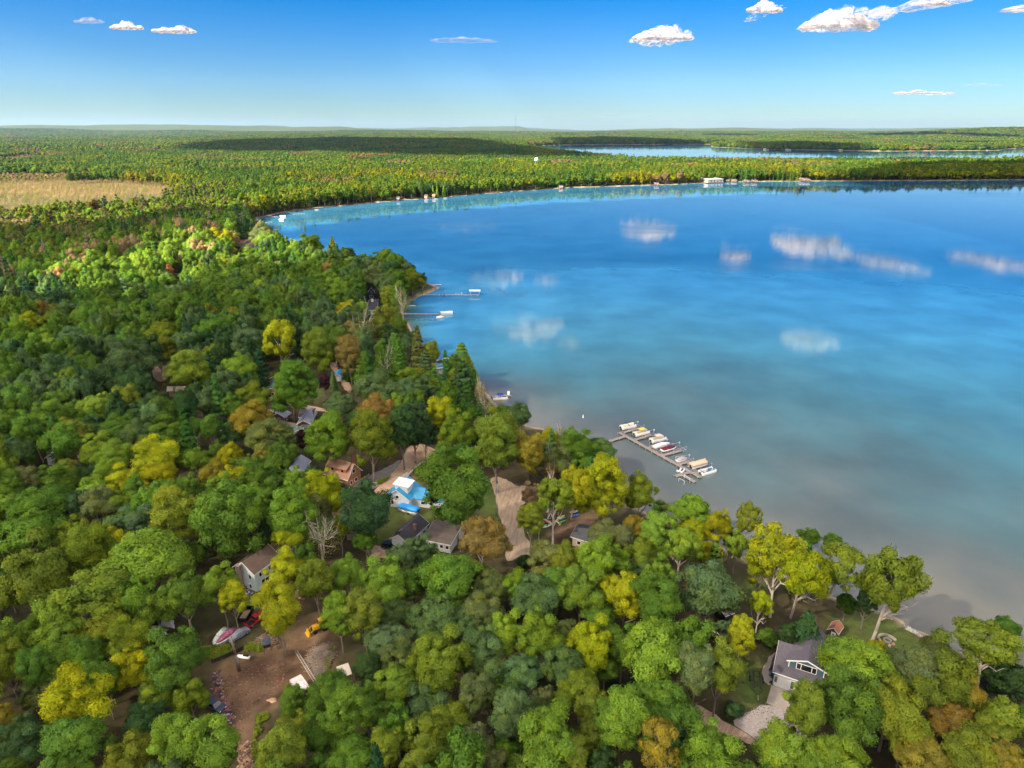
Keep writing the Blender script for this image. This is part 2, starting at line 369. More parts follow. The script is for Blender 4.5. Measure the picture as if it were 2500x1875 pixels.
# water: one sheet, its colour from the depth of the bed below it
def water_mat():
    m = bpy.data.materials.new('lake_water'); m.use_nodes = True; N = m.node_tree.nodes; Lk = m.node_tree.links
    N.remove(N['Principled BSDF']); out = N['Material Output']
    tc = N.new('ShaderNodeTexCoord'); geo = N.new('ShaderNodeNewGeometry')
    at_ = N.new('ShaderNodeAttribute'); at_.attribute_name = 'col'
    bd = N.new('ShaderNodeTexNoise'); bd.inputs['Scale'].default_value = .032; bd.inputs['Detail'].default_value = 5
    Lk.new(tc.outputs['Object'], bd.inputs['Vector'])
    br = N.new('ShaderNodeMapRange'); br.inputs[1].default_value = .35; br.inputs[2].default_value = .65; br.inputs[3].default_value = .86; br.inputs[4].default_value = 1.12
    Lk.new(bd.outputs['Fac'], br.inputs[0])
    mx = N.new('ShaderNodeMix'); mx.data_type = 'RGBA'; mx.blend_type = 'MULTIPLY'; mx.inputs[0].default_value = 1
    Lk.new(at_.outputs['Color'], mx.inputs[6]); Lk.new(br.outputs[0], mx.inputs[7])
    df = N.new('ShaderNodeBsdfDiffuse'); Lk.new(mx.outputs[2], df.inputs['Color'])
    gl = N.new('ShaderNodeBsdfGlossy'); gl.inputs['Color'].default_value = (.95,.97,1,1)
    # calm patches and ruffled patches
    wd = N.new('ShaderNodeTexNoise'); wd.inputs['Scale'].default_value = .0065; wd.inputs['Detail'].default_value = 4; wd.inputs['Distortion'].default_value = .6
    mp = N.new('ShaderNodeMapping'); mp.inputs['Scale'].default_value = (.55, 1.6, 1); Lk.new(tc.outputs['Object'], mp.inputs[0]); Lk.new(mp.outputs[0], wd.inputs['Vector'])
    wr = N.new('ShaderNodeMapRange'); wr.inputs[1].default_value = .52; wr.inputs[2].default_value = .66; wr.inputs[3].default_value = .03; wr.inputs[4].default_value = .11
    Lk.new(wd.outputs['Fac'], wr.inputs[0]); Lk.new(wr.outputs[0], gl.inputs['Roughness'])
    rp = N.new('ShaderNodeTexNoise'); rp.inputs['Scale'].default_value = .55; rp.inputs['Detail'].default_value = 5
    mp2 = N.new('ShaderNodeMapping'); mp2.inputs['Rotation'].default_value = (0, 0, .5); mp2.inputs['Scale'].default_value = (.45, 1.5, 1); Lk.new(tc.outputs['Object'], mp2.inputs[0]); Lk.new(mp2.outputs[0], rp.inputs['Vector'])
    bp = N.new('ShaderNodeBump'); bp.inputs['Strength'].default_value = .15; bp.inputs['Distance'].default_value = .06
    Lk.new(rp.outputs['Fac'], bp.inputs['Height'])
    Lk.new(bp.outputs[0], gl.inputs['Normal'])
    fr = N.new('ShaderNodeFresnel'); fr.inputs['IOR'].default_value = 1.40; Lk.new(bp.outputs[0], fr.inputs['Normal'])
    ms = N.new('ShaderNodeMixShader'); Lk.new(fr.outputs[0], ms.inputs[0]); Lk.new(df.outputs[0], ms.inputs[1]); Lk.new(gl.outputs[0], ms.inputs[2])
    Lk.new(ms.outputs[0], out.inputs['Surface'])
    return m
st = 2
WXg = GX[::st, ::st]; WYg = GY[::st, ::st]; wr_, wa_ = WXg.shape
sdw = lake_sd(WXg, WYg)
widx = np.arange(wr_ * wa_).reshape(wr_, wa_)
wf = np.stack([widx[:-1, :-1], widx[:-1, 1:], widx[1:, 1:], widx[1:, :-1]], -1)
keep = (np.minimum.reduce([sdw[:-1, :-1], sdw[1:, 1:], sdw[:-1, 1:], sdw[1:, :-1]]) < 30)
wf = wf[keep]
dep = np.clip(-sdw, 0, 1e9)
# the sandy shelf is wide off the near right shore and narrow up the lake
Rw = np.hypot(WXg, WYg)
uu, vv, _ = proj(np.stack([WXg.ravel(), WYg.ravel(), np.full(WXg.size, WATER_Z)], -1)); uu = uu.reshape(WXg.shape); vv = vv.reshape(WXg.shape)
shelf = 4 + 125 * np.clip((WXg + 30) / 125, 0, 1) * np.clip((590 - WYg) / 360, 0, 1)
q = dep / shelf + (fbm(WXg, WYg, 34, 31, 4) - .5) * .55
wq = np.clip((WYg - 420) / 240, 0, 1)
q = q * (1 - wq) + np.clip(q, 10, 15) * wq
stops = [(0, (.150,.150,.125)), (.22, (.105,.125,.120)), (.5, (.075,.125,.130)), (.9, (.058,.145,.170)), (1.6, (.055,.19,.265)), (3.0, (.052,.215,.35)), (6.0, (.046,.205,.36)), (15.0, (.026,.125,.225)), (34.0, (.020,.095,.18))]
wc = np.zeros(WXg.shape + (3,))
for k in range(3): wc[..., k] = np.interp(q, [s[0] for s in stops], [s[1][k] for s in stops])
wm = np_mesh('water', np.stack([WXg, WYg, np.full(WXg.shape, WATER_Z)], -1).reshape(-1, 3), wf, water_mat())
put_col(wm, wc)
wo = bpy.data.objects.new('water', wm); C.objects.link(wo); tag(wo, kind='structure')

# roads: thin sheets 4 mm proud of the ground
def sheet(name, pts, m, z=.004, jit=.25, dens=1.2):
    out = []
    n = len(pts)
    for i in range(n):
        a = Vector(pts[i]); b = Vector(pts[(i + 1) % n]); k = max(1, int((b - a).length / dens))
        for j in range(k): p = a + (b - a) * j / k; out.append((p[0] + random.uniform(-jit, jit), p[1] + random.uniform(-jit, jit)))
    bm = bmesh.new(); vs = [bm.verts.new((x, y, z)) for x, y in out]; f = bm.faces.new(vs)
    bm.normal_update()
    if f.normal.z < 0: bmesh.ops.reverse_faces(bm, faces=[f])
    bmesh.ops.triangulate(bm, faces=bm.faces[:])
    me = bpy.data.meshes.new(name); bm.to_mesh(me); bm.free(); me.materials.append(m)
    o = bpy.data.objects.new(name, me); C.objects.link(o); tag(o, kind='structure'); return o
def smooth_pts(pts, it=2):
    for _ in range(it):
        q = []
        for i in range(len(pts)):
            a = Vector(pts[i]); b = Vector(pts[(i + 1) % len(pts)]); q += [tuple(a * .75 + b * .25), tuple(a * .25 + b * .75)]
        pts = q
    return pts
def road_mat(name, c1, c2, scale=.5, stretch=(1,1,1), rz=0):
    m = bpy.data.materials.new(name); m.use_nodes = True; N = m.node_tree.nodes; Lk = m.node_tree.links
    b = N['Principled BSDF']; b.inputs['Roughness'].default_value = .95; b.inputs['Specular IOR Level'].default_value = .1
    tc = N.new('ShaderNodeTexCoord'); mp = N.new('ShaderNodeMapping'); mp.inputs['Scale'].default_value = stretch; mp.inputs['Rotation'].default_value = (0, 0, rz)
    vr = N.new('ShaderNodeVectorRotate'); vr.rotation_type = 'Z_AXIS'; vr.inputs['Angle'].default_value = rz
    Lk.new(tc.outputs['Object'], vr.inputs['Vector']); mp.inputs['Rotation'].default_value = (0, 0, 0); Lk.new(vr.outputs[0], mp.inputs[0])
    nz = N.new('ShaderNodeTexNoise'); nz.inputs['Scale'].default_value = scale; nz.inputs['Detail'].default_value = 8; nz.inputs['Roughness'].default_value = .65; Lk.new(mp.outputs[0], nz.inputs['Vector'])
    cr = N.new('ShaderNodeValToRGB'); cr.color_ramp.elements[0].position = .34; cr.color_ramp.elements[1].position = .66
    cr.color_ramp.elements[0].color = (*c1, 1); cr.color_ramp.elements[1].color = (*c2, 1); Lk.new(nz.outputs['Fac'], cr.inputs[0])
    n3 = N.new('ShaderNodeTexNoise'); n3.inputs['Scale'].default_value = 4; n3.inputs['Detail'].default_value = 6; Lk.new(tc.outputs['Object'], n3.inputs['Vector'])
    mr = N.new('ShaderNodeMapRange'); mr.inputs[1].default_value = .3; mr.inputs[2].default_value = .7; mr.inputs[3].default_value = .8; mr.inputs[4].default_value = 1.15; Lk.new(n3.outputs['Fac'], mr.inputs[0])
    mx = N.new('ShaderNodeMix'); mx.data_type = 'RGBA'; mx.blend_type = 'MULTIPLY'; mx.inputs[0].default_value = 1; Lk.new(cr.outputs[0], mx.inputs[6]); Lk.new(mr.outputs[0], mx.inputs[7])
    Lk.new(mx.outputs[2], b.inputs['Base Color']); return m
DIRTR = road_mat('sandy_road_dirt', (.26,.19,.13), (.43,.335,.245), .45, (2.6, .35, 1), .15)
DIRTR2 = road_mat('brown_road_dirt', (.27,.18,.125), (.44,.32,.235), .45, (2.4, .35, 1), -.75)
ASPH = road_mat('old_asphalt', (.17,.155,.15), (.25,.225,.21), .5)
GRAVEL = road_mat('pale_gravel', (.25,.22,.215), (.38,.34,.33), 1.5)
RUT = road_mat('rutted_track_dirt', (.25,.17,.12), (.42,.31,.235), .6, (.35, 3.0, 1), -.95)
sheet('dirt_road', smooth_pts(T2W([('Q3',1640,880),('Q3',1700,862),('Q3',1770,890),('Q3',1830,935),('Q3',1885,925),('Q3',1930,940),('Q3',1900,1040),('Q3',1850,1060),('Q3',1855,1150),('Q3',1880,1260),('Q3',1960,1380),('Q3',1980,1470),('Q3',1920,1400),('Q3',1870,1385),('Q3',1800,1440),('Q3',1740,1430),('Q3',1770,1330),('Q3',1740,1200),('Q3',1700,1100),('Q3',1690,1000)])), DIRTR)
sheet('dirt_road', smooth_pts(T2W([('Q3',1090,660),('Q3',1180,645),('Q3',1260,670),('Q3',1360,720),('Q3',1290,765),('Q3',1190,770),('Q3',1130,830),('Q3',1050,880),('Q3',1000,930),('Q3',930,990),('Q3',870,1000),('Q3',860,960),('Q3',960,880),('Q3',1030,800),('Q3',1060,740)])), DIRTR2)
sheet('asphalt_road', smooth_pts(T2W([('Q3',640,985),('Q3',760,910),('Q3',850,850),('Q3',940,810),('Q3',1060,740),('Q3',1030,800),('Q3',960,880),('Q3',860,960),('Q3',760,1010),('Q3',660,1020)]), 1), ASPH, .002)
sheet('dirt_road', smooth_pts(T2W([('Q3',770,1320),('Q3',860,1325),('Q3',960,1345),('Q3',1000,1380),('Q3',960,1420),('Q3',860,1410),('Q3',790,1370)])), DIRTR2)
sheet('dirt_road', smooth_pts(T2W([('L',1330,590),('L',1420,590),('L',1440,680),('L',1500,760),('L',1590,840),('L',1580,940),('L',1500,880),('L',1440,760),('L',1380,680)])), DIRTR2)
sheet('dirt_road', smooth_pts(T2W([('L',1090,1055),('L',1250,1085),('L',1420,1110),('L',1400,1140),('L',1230,1120),('L',1060,1095),('L',760,1010),('L',670,960),('L',690,940),('L',770,980)])), DIRTR)
sheet('dirt_track', smooth_pts(T2W([('D',870,980),('D',950,985),('D',1250,1190),('D',1420,1270),('D',1560,1390),('D',1500,1420),('D',1200,1280),('D',1050,1290),('D',930,1180),('D',840,1100)]), 1), RUT)
sheet('gravel_drive', smooth_pts(T2W([('D',1640,960),('D',1900,1050),('D',2000,1120),('D',2150,1350),('D',1800,1400),('D',1560,1390),('D',1420,1270),('D',1250,1170),('D',1400,1060)]), 1), GRAVEL, .008)
sheet('concrete_apron', T2W([('D',1700,730),('D',1690,790),('D',1640,958),('D',1900,1055),('D',2040,1020),('D',2120,860)]), CONC, .012, .02, 50)
sheet('sand_path', smooth_pts(T2W([('D',1740,380),('D',1650,480),('D',1590,600),('D',1600,700),('D',1690,780),('D',1720,720),('D',1660,640),('D',1700,500)]), 1), CONC, .01)
sheet('dirt_road', smooth_pts(T2W([('K',1650,640),('K',1720,640),('K',1820,800),('K',1700,800),('K',1640,740)])), DIRTR2)
# ------------------------------------------------------------------ foliage
def leaf_mat(name, instancer=False):
    m = bpy.data.materials.new(name); m.use_nodes = True; N = m.node_tree.nodes; Lk = m.node_tree.links
    N.remove(N['Principled BSDF']); out = N['Material Output']
    oi = N.new('ShaderNodeObjectInfo')
    if instancer:
        a = N.new('ShaderNodeAttribute'); a.attribute_type = 'INSTANCER'; a.attribute_name = 'tcol'; base = a.outputs['Color']
    else: base = oi.outputs['Color']
    tc = N.new('ShaderNodeTexCoord')
    va = N.new('ShaderNodeAttribute'); va.attribute_name = 'age'     # every bough and leaf clump has its own age
    # second colour of the turning leaves
    wm_ = N.new('ShaderNodeMix'); wm_.data_type = 'RGBA'; wm_.blend_type = 'MULTIPLY'; wm_.inputs[0].default_value = 1
    wm_.inputs[7].default_value = (1.36, 1.16, .62, 1); Lk.new(base, wm_.inputs[6])
    nz = N.new('ShaderNodeTexNoise'); nz.noise_dimensions = '4D'; nz.inputs['Scale'].default_value = 1.7; nz.inputs['Detail'].default_value = 3
    Lk.new(tc.outputs['Object'], nz.inputs['Vector'])
    rm = N.new('ShaderNodeMath'); rm.operation = 'MULTIPLY'; rm.inputs[1].default_value = 40; Lk.new(oi.outputs['Random'], rm.inputs[0]); Lk.new(rm.outputs[0], nz.inputs['W'])
    mr = N.new('ShaderNodeMapRange'); mr.inputs[1].default_value = .46; mr.inputs[2].default_value = .68; mr.inputs[3].default_value = 0; mr.inputs[4].default_value = .75
    Lk.new(nz.outputs['Fac'], mr.inputs[0])
    m1 = N.new('ShaderNodeMix'); m1.data_type = 'RGBA'; Lk.new(mr.outputs[0], m1.inputs[0]); Lk.new(base, m1.inputs[6]); Lk.new(wm_.outputs[2], m1.inputs[7])
    r2 = N.new('ShaderNodeMapRange'); r2.inputs[3].default_value = .68; r2.inputs[4].default_value = 1.36; Lk.new(va.outputs['Fac'], r2.inputs[0])
    m2 = N.new('ShaderNodeMix'); m2.data_type = 'RGBA'; m2.blend_type = 'MULTIPLY'; m2.inputs[0].default_value = 1; Lk.new(m1.outputs[2], m2.inputs[6]); Lk.new(r2.outputs[0], m2.inputs[7])
    df = N.new('ShaderNodeBsdfDiffuse'); Lk.new(m2.outputs[2], df.inputs[0])
    tl = N.new('ShaderNodeBsdfTranslucent'); Lk.new(m2.outputs[2], tl.inputs[0])
    ms = N.new('ShaderNodeMixShader'); ms.inputs[0].default_value = .40; Lk.new(df.outputs[0], ms.inputs[1]); Lk.new(tl.outputs[0], ms.inputs[2])
    Lk.new(ms.outputs[0], out.inputs['Surface']); return m
LEAF = leaf_mat('foliage'); LEAF_I = leaf_mat('forest_foliage', True)
BARK = MT('grey_bark', (.21,.175,.15), .9, noise=.35, nscale=1.5)
BARKP = MT('pale_bark', (.50,.44,.38), .85, noise=.22, nscale=1.2)
BARKD = MT('dark_bark', (.085,.065,.05), .9, noise=.3, nscale=1.5)

def ico(sub=1):
    bm = bmesh.new(); bmesh.ops.create_icosphere(bm, subdivisions=sub, radius=1.0)
    v = np.array([p.co[:] for p in bm.verts]); f = np.array([[p.index for p in q.verts] for q in bm.faces]); bm.free(); return v, f
ICO1 = ico(1); ICO2 = ico(2)
def leaf_quads(P, Nn, size, age, rs, spread=.55, up=.25):
    "leaf clumps at P facing about Nn; returns verts, quads, normals, ages"
    n = len(P)
    D = Nn + rs.normal(0, spread, (n, 3)); D[:, 2] += up; D /= np.linalg.norm(D, axis=1)[:, None] + 1e-9
    ref = rs.normal(0, 1, (n, 3)); T = np.cross(D, ref); T /= np.linalg.norm(T, axis=1)[:, None] + 1e-9; B = np.cross(D, T)
    s = size * rs.uniform(.6, 1.3, n)[:, None]; a = rs.uniform(.55, 1.0, n)[:, None]
    V = np.stack([P - T * s, P - B * s * a + D * s * .25, P + T * s * rs.uniform(.7,1.2,n)[:, None], P + B * s * a + D * s * .2], 1).reshape(-1, 3)
    F = np.arange(4 * n).reshape(-1, 4)
    NN = np.repeat(Nn * .8 + D * .55, 4, 0); NN /= np.linalg.norm(NN, axis=1)[:, None] + 1e-9
    return V, F, NN, np.repeat(age, 4)
def finish(name, V, F, NN, AG, mat_):
    me = np_mesh(name, V, F, mat_, F.shape[1], True)
    a = me.attributes.new('age', 'FLOAT', 'POINT'); a.data.foreach_set('value', AG.astype(np.float32))
    me.normals_split_custom_set_from_vertices(NN.astype(np.float32)); return me
def lumps_mesh(name, cen, rad_, rs, per, leaf, mat_, core=True, flat=.85):
    "boughs = lumps; each a cloud of leaf clumps over a leafy core"
    Vs, Fs, Ns, As = [], [], [], []; off = 0
    gc = np.array([0, 0, -.15])
    for i, (c, r) in enumerate(zip(cen, rad_)):
        n = int(per * (r / np.mean(rad_)) ** 2)
        d = rs.normal(0, 1, (n * 3, 3)); d /= np.linalg.norm(d, axis=1)[:, None]
        out = (c - gc); out = out / (np.linalg.norm(out) + 1e-9)
        d = d[(d @ out > -.45)][:n]
        rr = r * (rs.uniform(.72, 1.10, len(d)) + .28 * (rs.uniform(size=len(d)) > .88))[:, None]
        P = c + d * rr * np.array([1, 1, flat])
        # leave out what lies deep in other boughs
        dd = np.linalg.norm(P[:, None, :] - cen[None], axis=2) / rad_[None]; dd[:, i] = 9
        ok = dd.min(1) > .72; P = P[ok]; d = d[ok]
        if not len(P): continue
        ag = np.clip(rs.uniform(.25, .75) + rs.normal(0, .16, len(P)), 0, 1)
        V, F, NN, AG = leaf_quads(P, d * .8 + out * .25, leaf, ag, rs)
        Vs.append(V); Fs.append(F + off); Ns.append(NN); As.append(AG); off += len(V)
        if core:
            iv, fc = ICO1; jv = c + iv * r * .72 * np.array([1, 1, flat]) * rs.uniform(.85, 1.15, (len(iv), 1))
            q = np.concatenate([fc, fc[:, 2:3]], 1)  # triangles kept as degenerate-free quads below
            Vs.append(jv); Ns.append(iv); As.append(np.full(len(iv), .25))
            Fs.append(np.stack([fc[:, 0], fc[:, 1], fc[:, 2], fc[:, 2]], 1) + off); off += len(iv)
    V = np.concatenate(Vs); F = np.concatenate(Fs); NN = np.concatenate(Ns); AG = np.concatenate(As)
    # degenerate quads (cores) -> split into a small skirt: duplicate the last vertex
    dg = F[:, 2] == F[:, 3]
    if dg.any():
        k = dg.sum(); mid = (V[F[dg, 2]] + V[F[dg, 0]]) / 2; base = len(V)
        V = np.concatenate([V, mid]); NN = np.concatenate([NN, NN[F[dg, 2]]]); AG = np.concatenate([AG, AG[F[dg, 2]]])
        F[dg, 3] = base + np.arange(k)
    return finish(name, V, F, NN, AG, mat_)
def crown_round(seed, nl=46, per=150, leaf=.062, mat_=None, shape='round', core=True, zs=1.0):
    rs = np.random.default_rng(seed)
    k = np.arange(nl) + .5; ph = np.arccos(1 - 2 * k / nl * .86); th = math.pi * (1 + 5 ** .5) * k + rs.uniform(0, 6)
    d = np.stack([np.cos(th) * np.sin(ph), np.sin(th) * np.sin(ph), np.cos(ph)], -1) + rs.normal(0, .13, (nl, 3))
    d /= np.linalg.norm(d, axis=1)[:, None]
    rr = rs.uniform(.56, .92, nl)
    wob = 1 + .20 * np.sin(3 * np.arctan2(d[:, 1], d[:, 0]) + rs.uniform(0, 6)) + .12 * np.sin(5 * d[:, 2] + rs.uniform(0, 6))
    cen = d * (rr * wob)[:, None]
    if shape == 'egg': cen[:, :2] *= (1.0 - .38 * np.clip(cen[:, 2], -1, 1))[:, None]
    if shape == 'vase': cen[:, :2] *= (.80 + .38 * np.clip(cen[:, 2] + .2, -1, 1))[:, None]
    if shape == 'broad': cen[:, 2] *= .8
    cen[:, 2] *= zs
    rad_ = rs.uniform(.12, .34, nl); dr_ = rs.uniform(size=nl) > .09; cen = cen[dr_]; rad_ = rad_[dr_]
    extra = rs.normal(0, .34, (8, 3)) * [1, 1, zs]; cen = np.concatenate([cen, extra]); rad_ = np.concatenate([rad_, np.full(8, .38)])
    return lumps_mesh('crown', cen, rad_, rs, per, leaf, mat_ or LEAF, core)
def crown_open(seed, nl=24, per=150, leaf=.06, mat_=None):
    "thin crown: boughs with gaps between"
    rs = np.random.default_rng(seed)
    d = rs.normal(0, 1, (nl, 3)); d /= np.linalg.norm(d, axis=1)[:, None]
    cen = d * rs.uniform(.4, .92, nl)[:, None]; cen[:, 2] = cen[:, 2] * .95
    cen[:, :2] *= (1.0 - .25 * cen[:, 2:3])
    rad_ = rs.uniform(.15, .30, nl)
    return lumps_mesh('crown', cen, rad_, rs, per, leaf, mat_ or LEAF, False)
def crown_wispy(seed, mat_=None, n=2600):
    rs = np.random.default_rng(seed)
    d = rs.normal(0, 1, (n, 3)); d /= np.linalg.norm(d, axis=1)[:, None]; P = d * (rs.uniform(.25, 1, n) ** .5)[:, None]
    th = np.arctan2(P[:, 1], P[:, 0]); keep = (np.sin(th * 4 + P[:, 2] * 6) + rs.normal(0, .6, n)) > -.2; P = P[keep]; d = d[keep]
    V, F, NN, AG = leaf_quads(P, d, .042, rs.uniform(.1, .9, len(P)), rs); return finish('crown', V, F, NN, AG, mat_ or LEAF)
def crown_pine(seed, tiers=11, per=9, mat_=None, dens=34, leaf=.075, droop=.06):
    "white pine: plates of needles on near-level limbs, z from -1 to 1"
    rs = np.random.default_rng(seed); Ps, Ds, Ag = [], [], []
    for t in range(tiers):
        z = -1 + 1.92 * t / (tiers - 1); R0 = (1 - (t / tiers) ** 1.25) * .95 + .10
        if t < 2: R0 *= .8
        for k in range(per):
            th = 2 * math.pi * (k + rs.uniform(-.3, .3)) / per + t * .7; L_ = R0 * rs.uniform(.72, 1.12)
            dr = np.array([math.cos(th), math.sin(th), 0]); s = rs.uniform(.18, 1, dens) ** .7
            w = .20 * R0 * (.35 + s); lat = np.cross(dr, [0, 0, 1])
            P = dr * (s * L_)[:, None] + lat * (rs.normal(0, 1, dens) * w)[:, None]; P[:, 2] += z + s * rs.uniform(.02, .13) - droop * s ** 2 + rs.normal(0, .022, dens)
            Ps.append(P); n_ = np.tile(np.array([0, 0, 1.0]) + dr * .55, (dens, 1)); Ds.append(n_ / np.linalg.norm(n_[0])); Ag.append(np.full(dens, rs.uniform(.1, .9)) + rs.normal(0, .12, dens))
    P = np.concatenate(Ps); D = np.concatenate(Ds)
    V, F, NN, AG = leaf_quads(P, D, leaf, np.clip(np.concatenate(Ag), 0, 1), rs, .35, .3); return finish('crown', V, F, NN, AG, mat_ or LEAF)
def crown_spruce(seed, mat_=None): return crown_pine(seed, 17, 11, mat_, 22, .07, .22)
def trunk_mesh(seed, kind='broad', mat_=BARK, lean=0):
    "base at z=0, the crown's centre at z=1, width in crown radii"
    rs = random.Random(seed); b = MB()
    p = [Vector((0, 0, 0))]; dx, dy = rs.uniform(-.08, .08), rs.uniform(-.08, .08)
    top = 1.35 if kind in ('pine', 'bare') else .84
    for i in range(1, 5): p.append(Vector((dx * i / 4 + rs.uniform(-.02, .02), dy * i / 4 + rs.uniform(-.02, .02), top * i / 4)))
    r0 = .060 if kind != 'pine' else .05
    b.path(p, r0, r0 * .45, 7)
    nl = {'broad': 6, 'open': 9, 'pine': 0, 'bare': 12}[kind]
    for k in range(nl):
        t = rs.uniform(.38, .92); s = p[0].lerp(p[4], t) * 1.0; th = 2 * math.pi * k / nl + rs.uniform(-.4, .4); L_ = rs.uniform(.45, .8)
        m = s + Vector((math.cos(th) * L_ * .45, math.sin(th) * L_ * .45, rs.uniform(.10, .2))); e = s + Vector((math.cos(th) * L_, math.sin(th) * L_, rs.uniform(.28, .5) * (.45 if kind == 'open' else 1)))
        b.path([s, m, e], r0 * .42, r0 * .12, 5)
        if kind in ('bare', 'open'):
            for q in range(4 if kind == 'bare' else 2):
                s2 = s.lerp(e, rs.uniform(.3, .95)); a2 = th + rs.uniform(-1.1, 1.1); l2 = rs.uniform(.2, .42)
                b.tube(s2, s2 + Vector((math.cos(a2) * l2, math.sin(a2) * l2, rs.uniform(.08, .35))), r0 * .15, r0 * .05, 4)
    me_o = b.build('trunk', mat_); me = me_o.data; bpy.data.objects.remove(me_o); return me
PROTO = {
 'b': [crown_round(100 + i, nl, 400, .031, shape=s) for i, (nl, s) in enumerate([(50,'round'),(62,'egg'),(44,'broad'),(56,'vase'),(70,'round'),(48,'egg')])],
 'B': [crown_round(130 + i, nl, 330, .033, shape=s, zs=1.5) for i, (nl, s) in enumerate([(74,'round'),(84,'egg'),(70,'vase'),(80,'egg')])],
 'o': [crown_open(200 + i, n, 330, .036) for i, n in enumerate((36, 44, 52))],
 'w': [crown_wispy(260 + i) for i in range(2)],
 'p': [crown_pine(300 + i, t) for i, t in enumerate((10, 12, 14))],
 's': [crown_spruce(330)],
 'h': [crown_round(350 + i, 26, 110, .085) for i in range(2)],
 'd': [crown_wispy(380, n=500)],
}
TRUNK = {'B': [trunk_mesh(5 + i, 'broad', BARK) for i in range(2)], 'b': [trunk_mesh(i, 'broad', BARK) for i in range(3)], 'o': [trunk_mesh(10 + i, 'open', BARKP) for i in range(3)], 'w': [trunk_mesh(20, 'bare', BARKP)],
         'p': [trunk_mesh(30, 'pine', BARKD)], 's': [trunk_mesh(31, 'pine', BARKD)], 'h': [trunk_mesh(32, 'broad', BARKD)], 'd': [trunk_mesh(40 + i, 'bare', BARKP) for i in range(2)]}
PAL = dict(G=(.098,.190,.030), L=(.155,.262,.034), Y=(.275,.315,.018), D=(.048,.100,.038), B=(.095,.168,.066), O=(.158,.212,.028), K=(.132,.170,.064),
           A=(.225,.205,.035), R=(.20,.15,.045), P=(.46,.19,.10), U=(.050,.024,.032), T=(.30,.225,.12))
COLW = dict(G='green', L='light green', Y='yellow-green', D='dark green', B='grey-green', O='olive green', K='dull olive', A='golden yellow', R='rusty orange', P='pink', U='dark purple', T='bare brown')
TREES = []
def T(tile, s, kind0='b'):
    "x top bottom width kind colour, in tile pixels"
    for ln in s.replace('\n', ';').split(';'):
        w = ln.split()
        if len(w) < 6: continue
        TREES.append((tile, *map(float, w[:4]), w[4], w[5], (float(w[6]), float(w[7])) if len(w) > 7 else None))
T('A', '''60 270 740 400 b O;620 60 520 500 b L;900 270 660 380 b G;620 330 700 470 b G;370 350 800 300 b G;1120 0 380 460 b O;1390 60 480 400 b O
1440 390 760 430 b Y;1880 200 720 540 b G;820 640 1200 540 b Y;780 1130 1600 600 b G;-20 1010 1310 300 b A;220 1150 1560 460 b D;1900 1060 1740 430 b L;1420 1350 1750 460 b O
1560 1000 1330 340 b D;2060 720 1050 330 b O;330 60 330 320 b G;60 1560 1850 350 b G;700 1500 1850 460 b G;1150 560 840 300 b K;420 740 980 300 b K;1700 760 1000 380 b O''')
T('B', '''70 1080 1750 470 b L;960 780 1130 260 b G;960 1100 1500 300 b O;1200 1050 1450 330 b G;830 1210 1750 420 b O;1350 640 1060 420 b G;1540 780 1330 420 b G;1740 760 1110 240 b G
1580 1370 1800 560 b G;1320 1520 1850 360 b G;2050 570 930 380 b L;1930 950 1240 240 b G;2110 980 1260 200 b B;1960 1220 1690 300 b O;2000 80 480 430 b B;2080 270 590 350 o K;1760 420 760 260 b D''')
T('C', '''250 0 350 380 b B;600 0 320 360 b B;330 230 760 480 b O;790 190 620 440 b B;1050 10 400 330 b L;1390 0 440 400 b L;1210 430 800 410 b B;1700 60 260 240 b K;1980 90 540 410 b Y
1660 370 760 360 b B;2110 430 690 280 b G;1840 620 1000 380 b O;1950 810 1220 320 b O;710 660 1080 310 b K;190 830 1180 430 b B;420 1000 1400 470 b O;200 1110 1590 430 b O
1090 820 1300 400 b B;690 1170 1520 310 b K;1470 760 1000 230 b K;1500 1050 1630 560 b L;1440 1380 1850 500 b L;1760 1350 1750 300 b O;1060 1330 1600 340 b G;900 1510 1850 350 b K
1950 1150 1480 270 b O;2170 820 1480 340 b G;90 1480 1850 300 b O;640 1490 1760 380 b G;2080 1470 1800 250 b D;1680 260 420 130 b O;1350 870 1060 200 b B;870 640 820 160 b K''')
T('D', '''430 30 700 590 b L;90 150 520 320 b G;500 700 1190 540 b G;880 250 960 380 b K;1140 200 950 360 b O;1380 0 420 260 b Y;1650 170 330 210 h G;80 880 1450 480 b L
500 1130 1650 360 o A;1040 1250 1850 640 b L;1820 1290 1720 560 b L;2060 760 1330 400 b O;1740 1150 1420 150 s D;2170 1430 1850 380 b L;1300 960 1100 190 h D;700 1180 1560 200 b D;1390 450 560 100 h K''')
T('E', '''450 330 830 600 b L;330 680 1290 620 b G;760 760 1280 560 b O;980 640 1000 300 b K;1060 360 880 400 b K;1340 340 960 560 b O;1250 240 450 240 b K;1560 640 1060 300 b A
1440 950 1320 400 b R;1800 50 450 460 o O 1700 830;2010 20 310 240 b G;1930 440 820 400 h D;2150 450 1000 330 h D;930 1090 1500 460 b O;1130 1350 1750 460 b A;1680 1260 1720 560 b O
1960 1370 1800 340 b A;220 1350 1850 480 b L;1850 1150 1500 280 b O;2260 1000 1300 260 b G 1990 1370;620 300 420 160 b Y;1190 1010 1330 110 h G''')
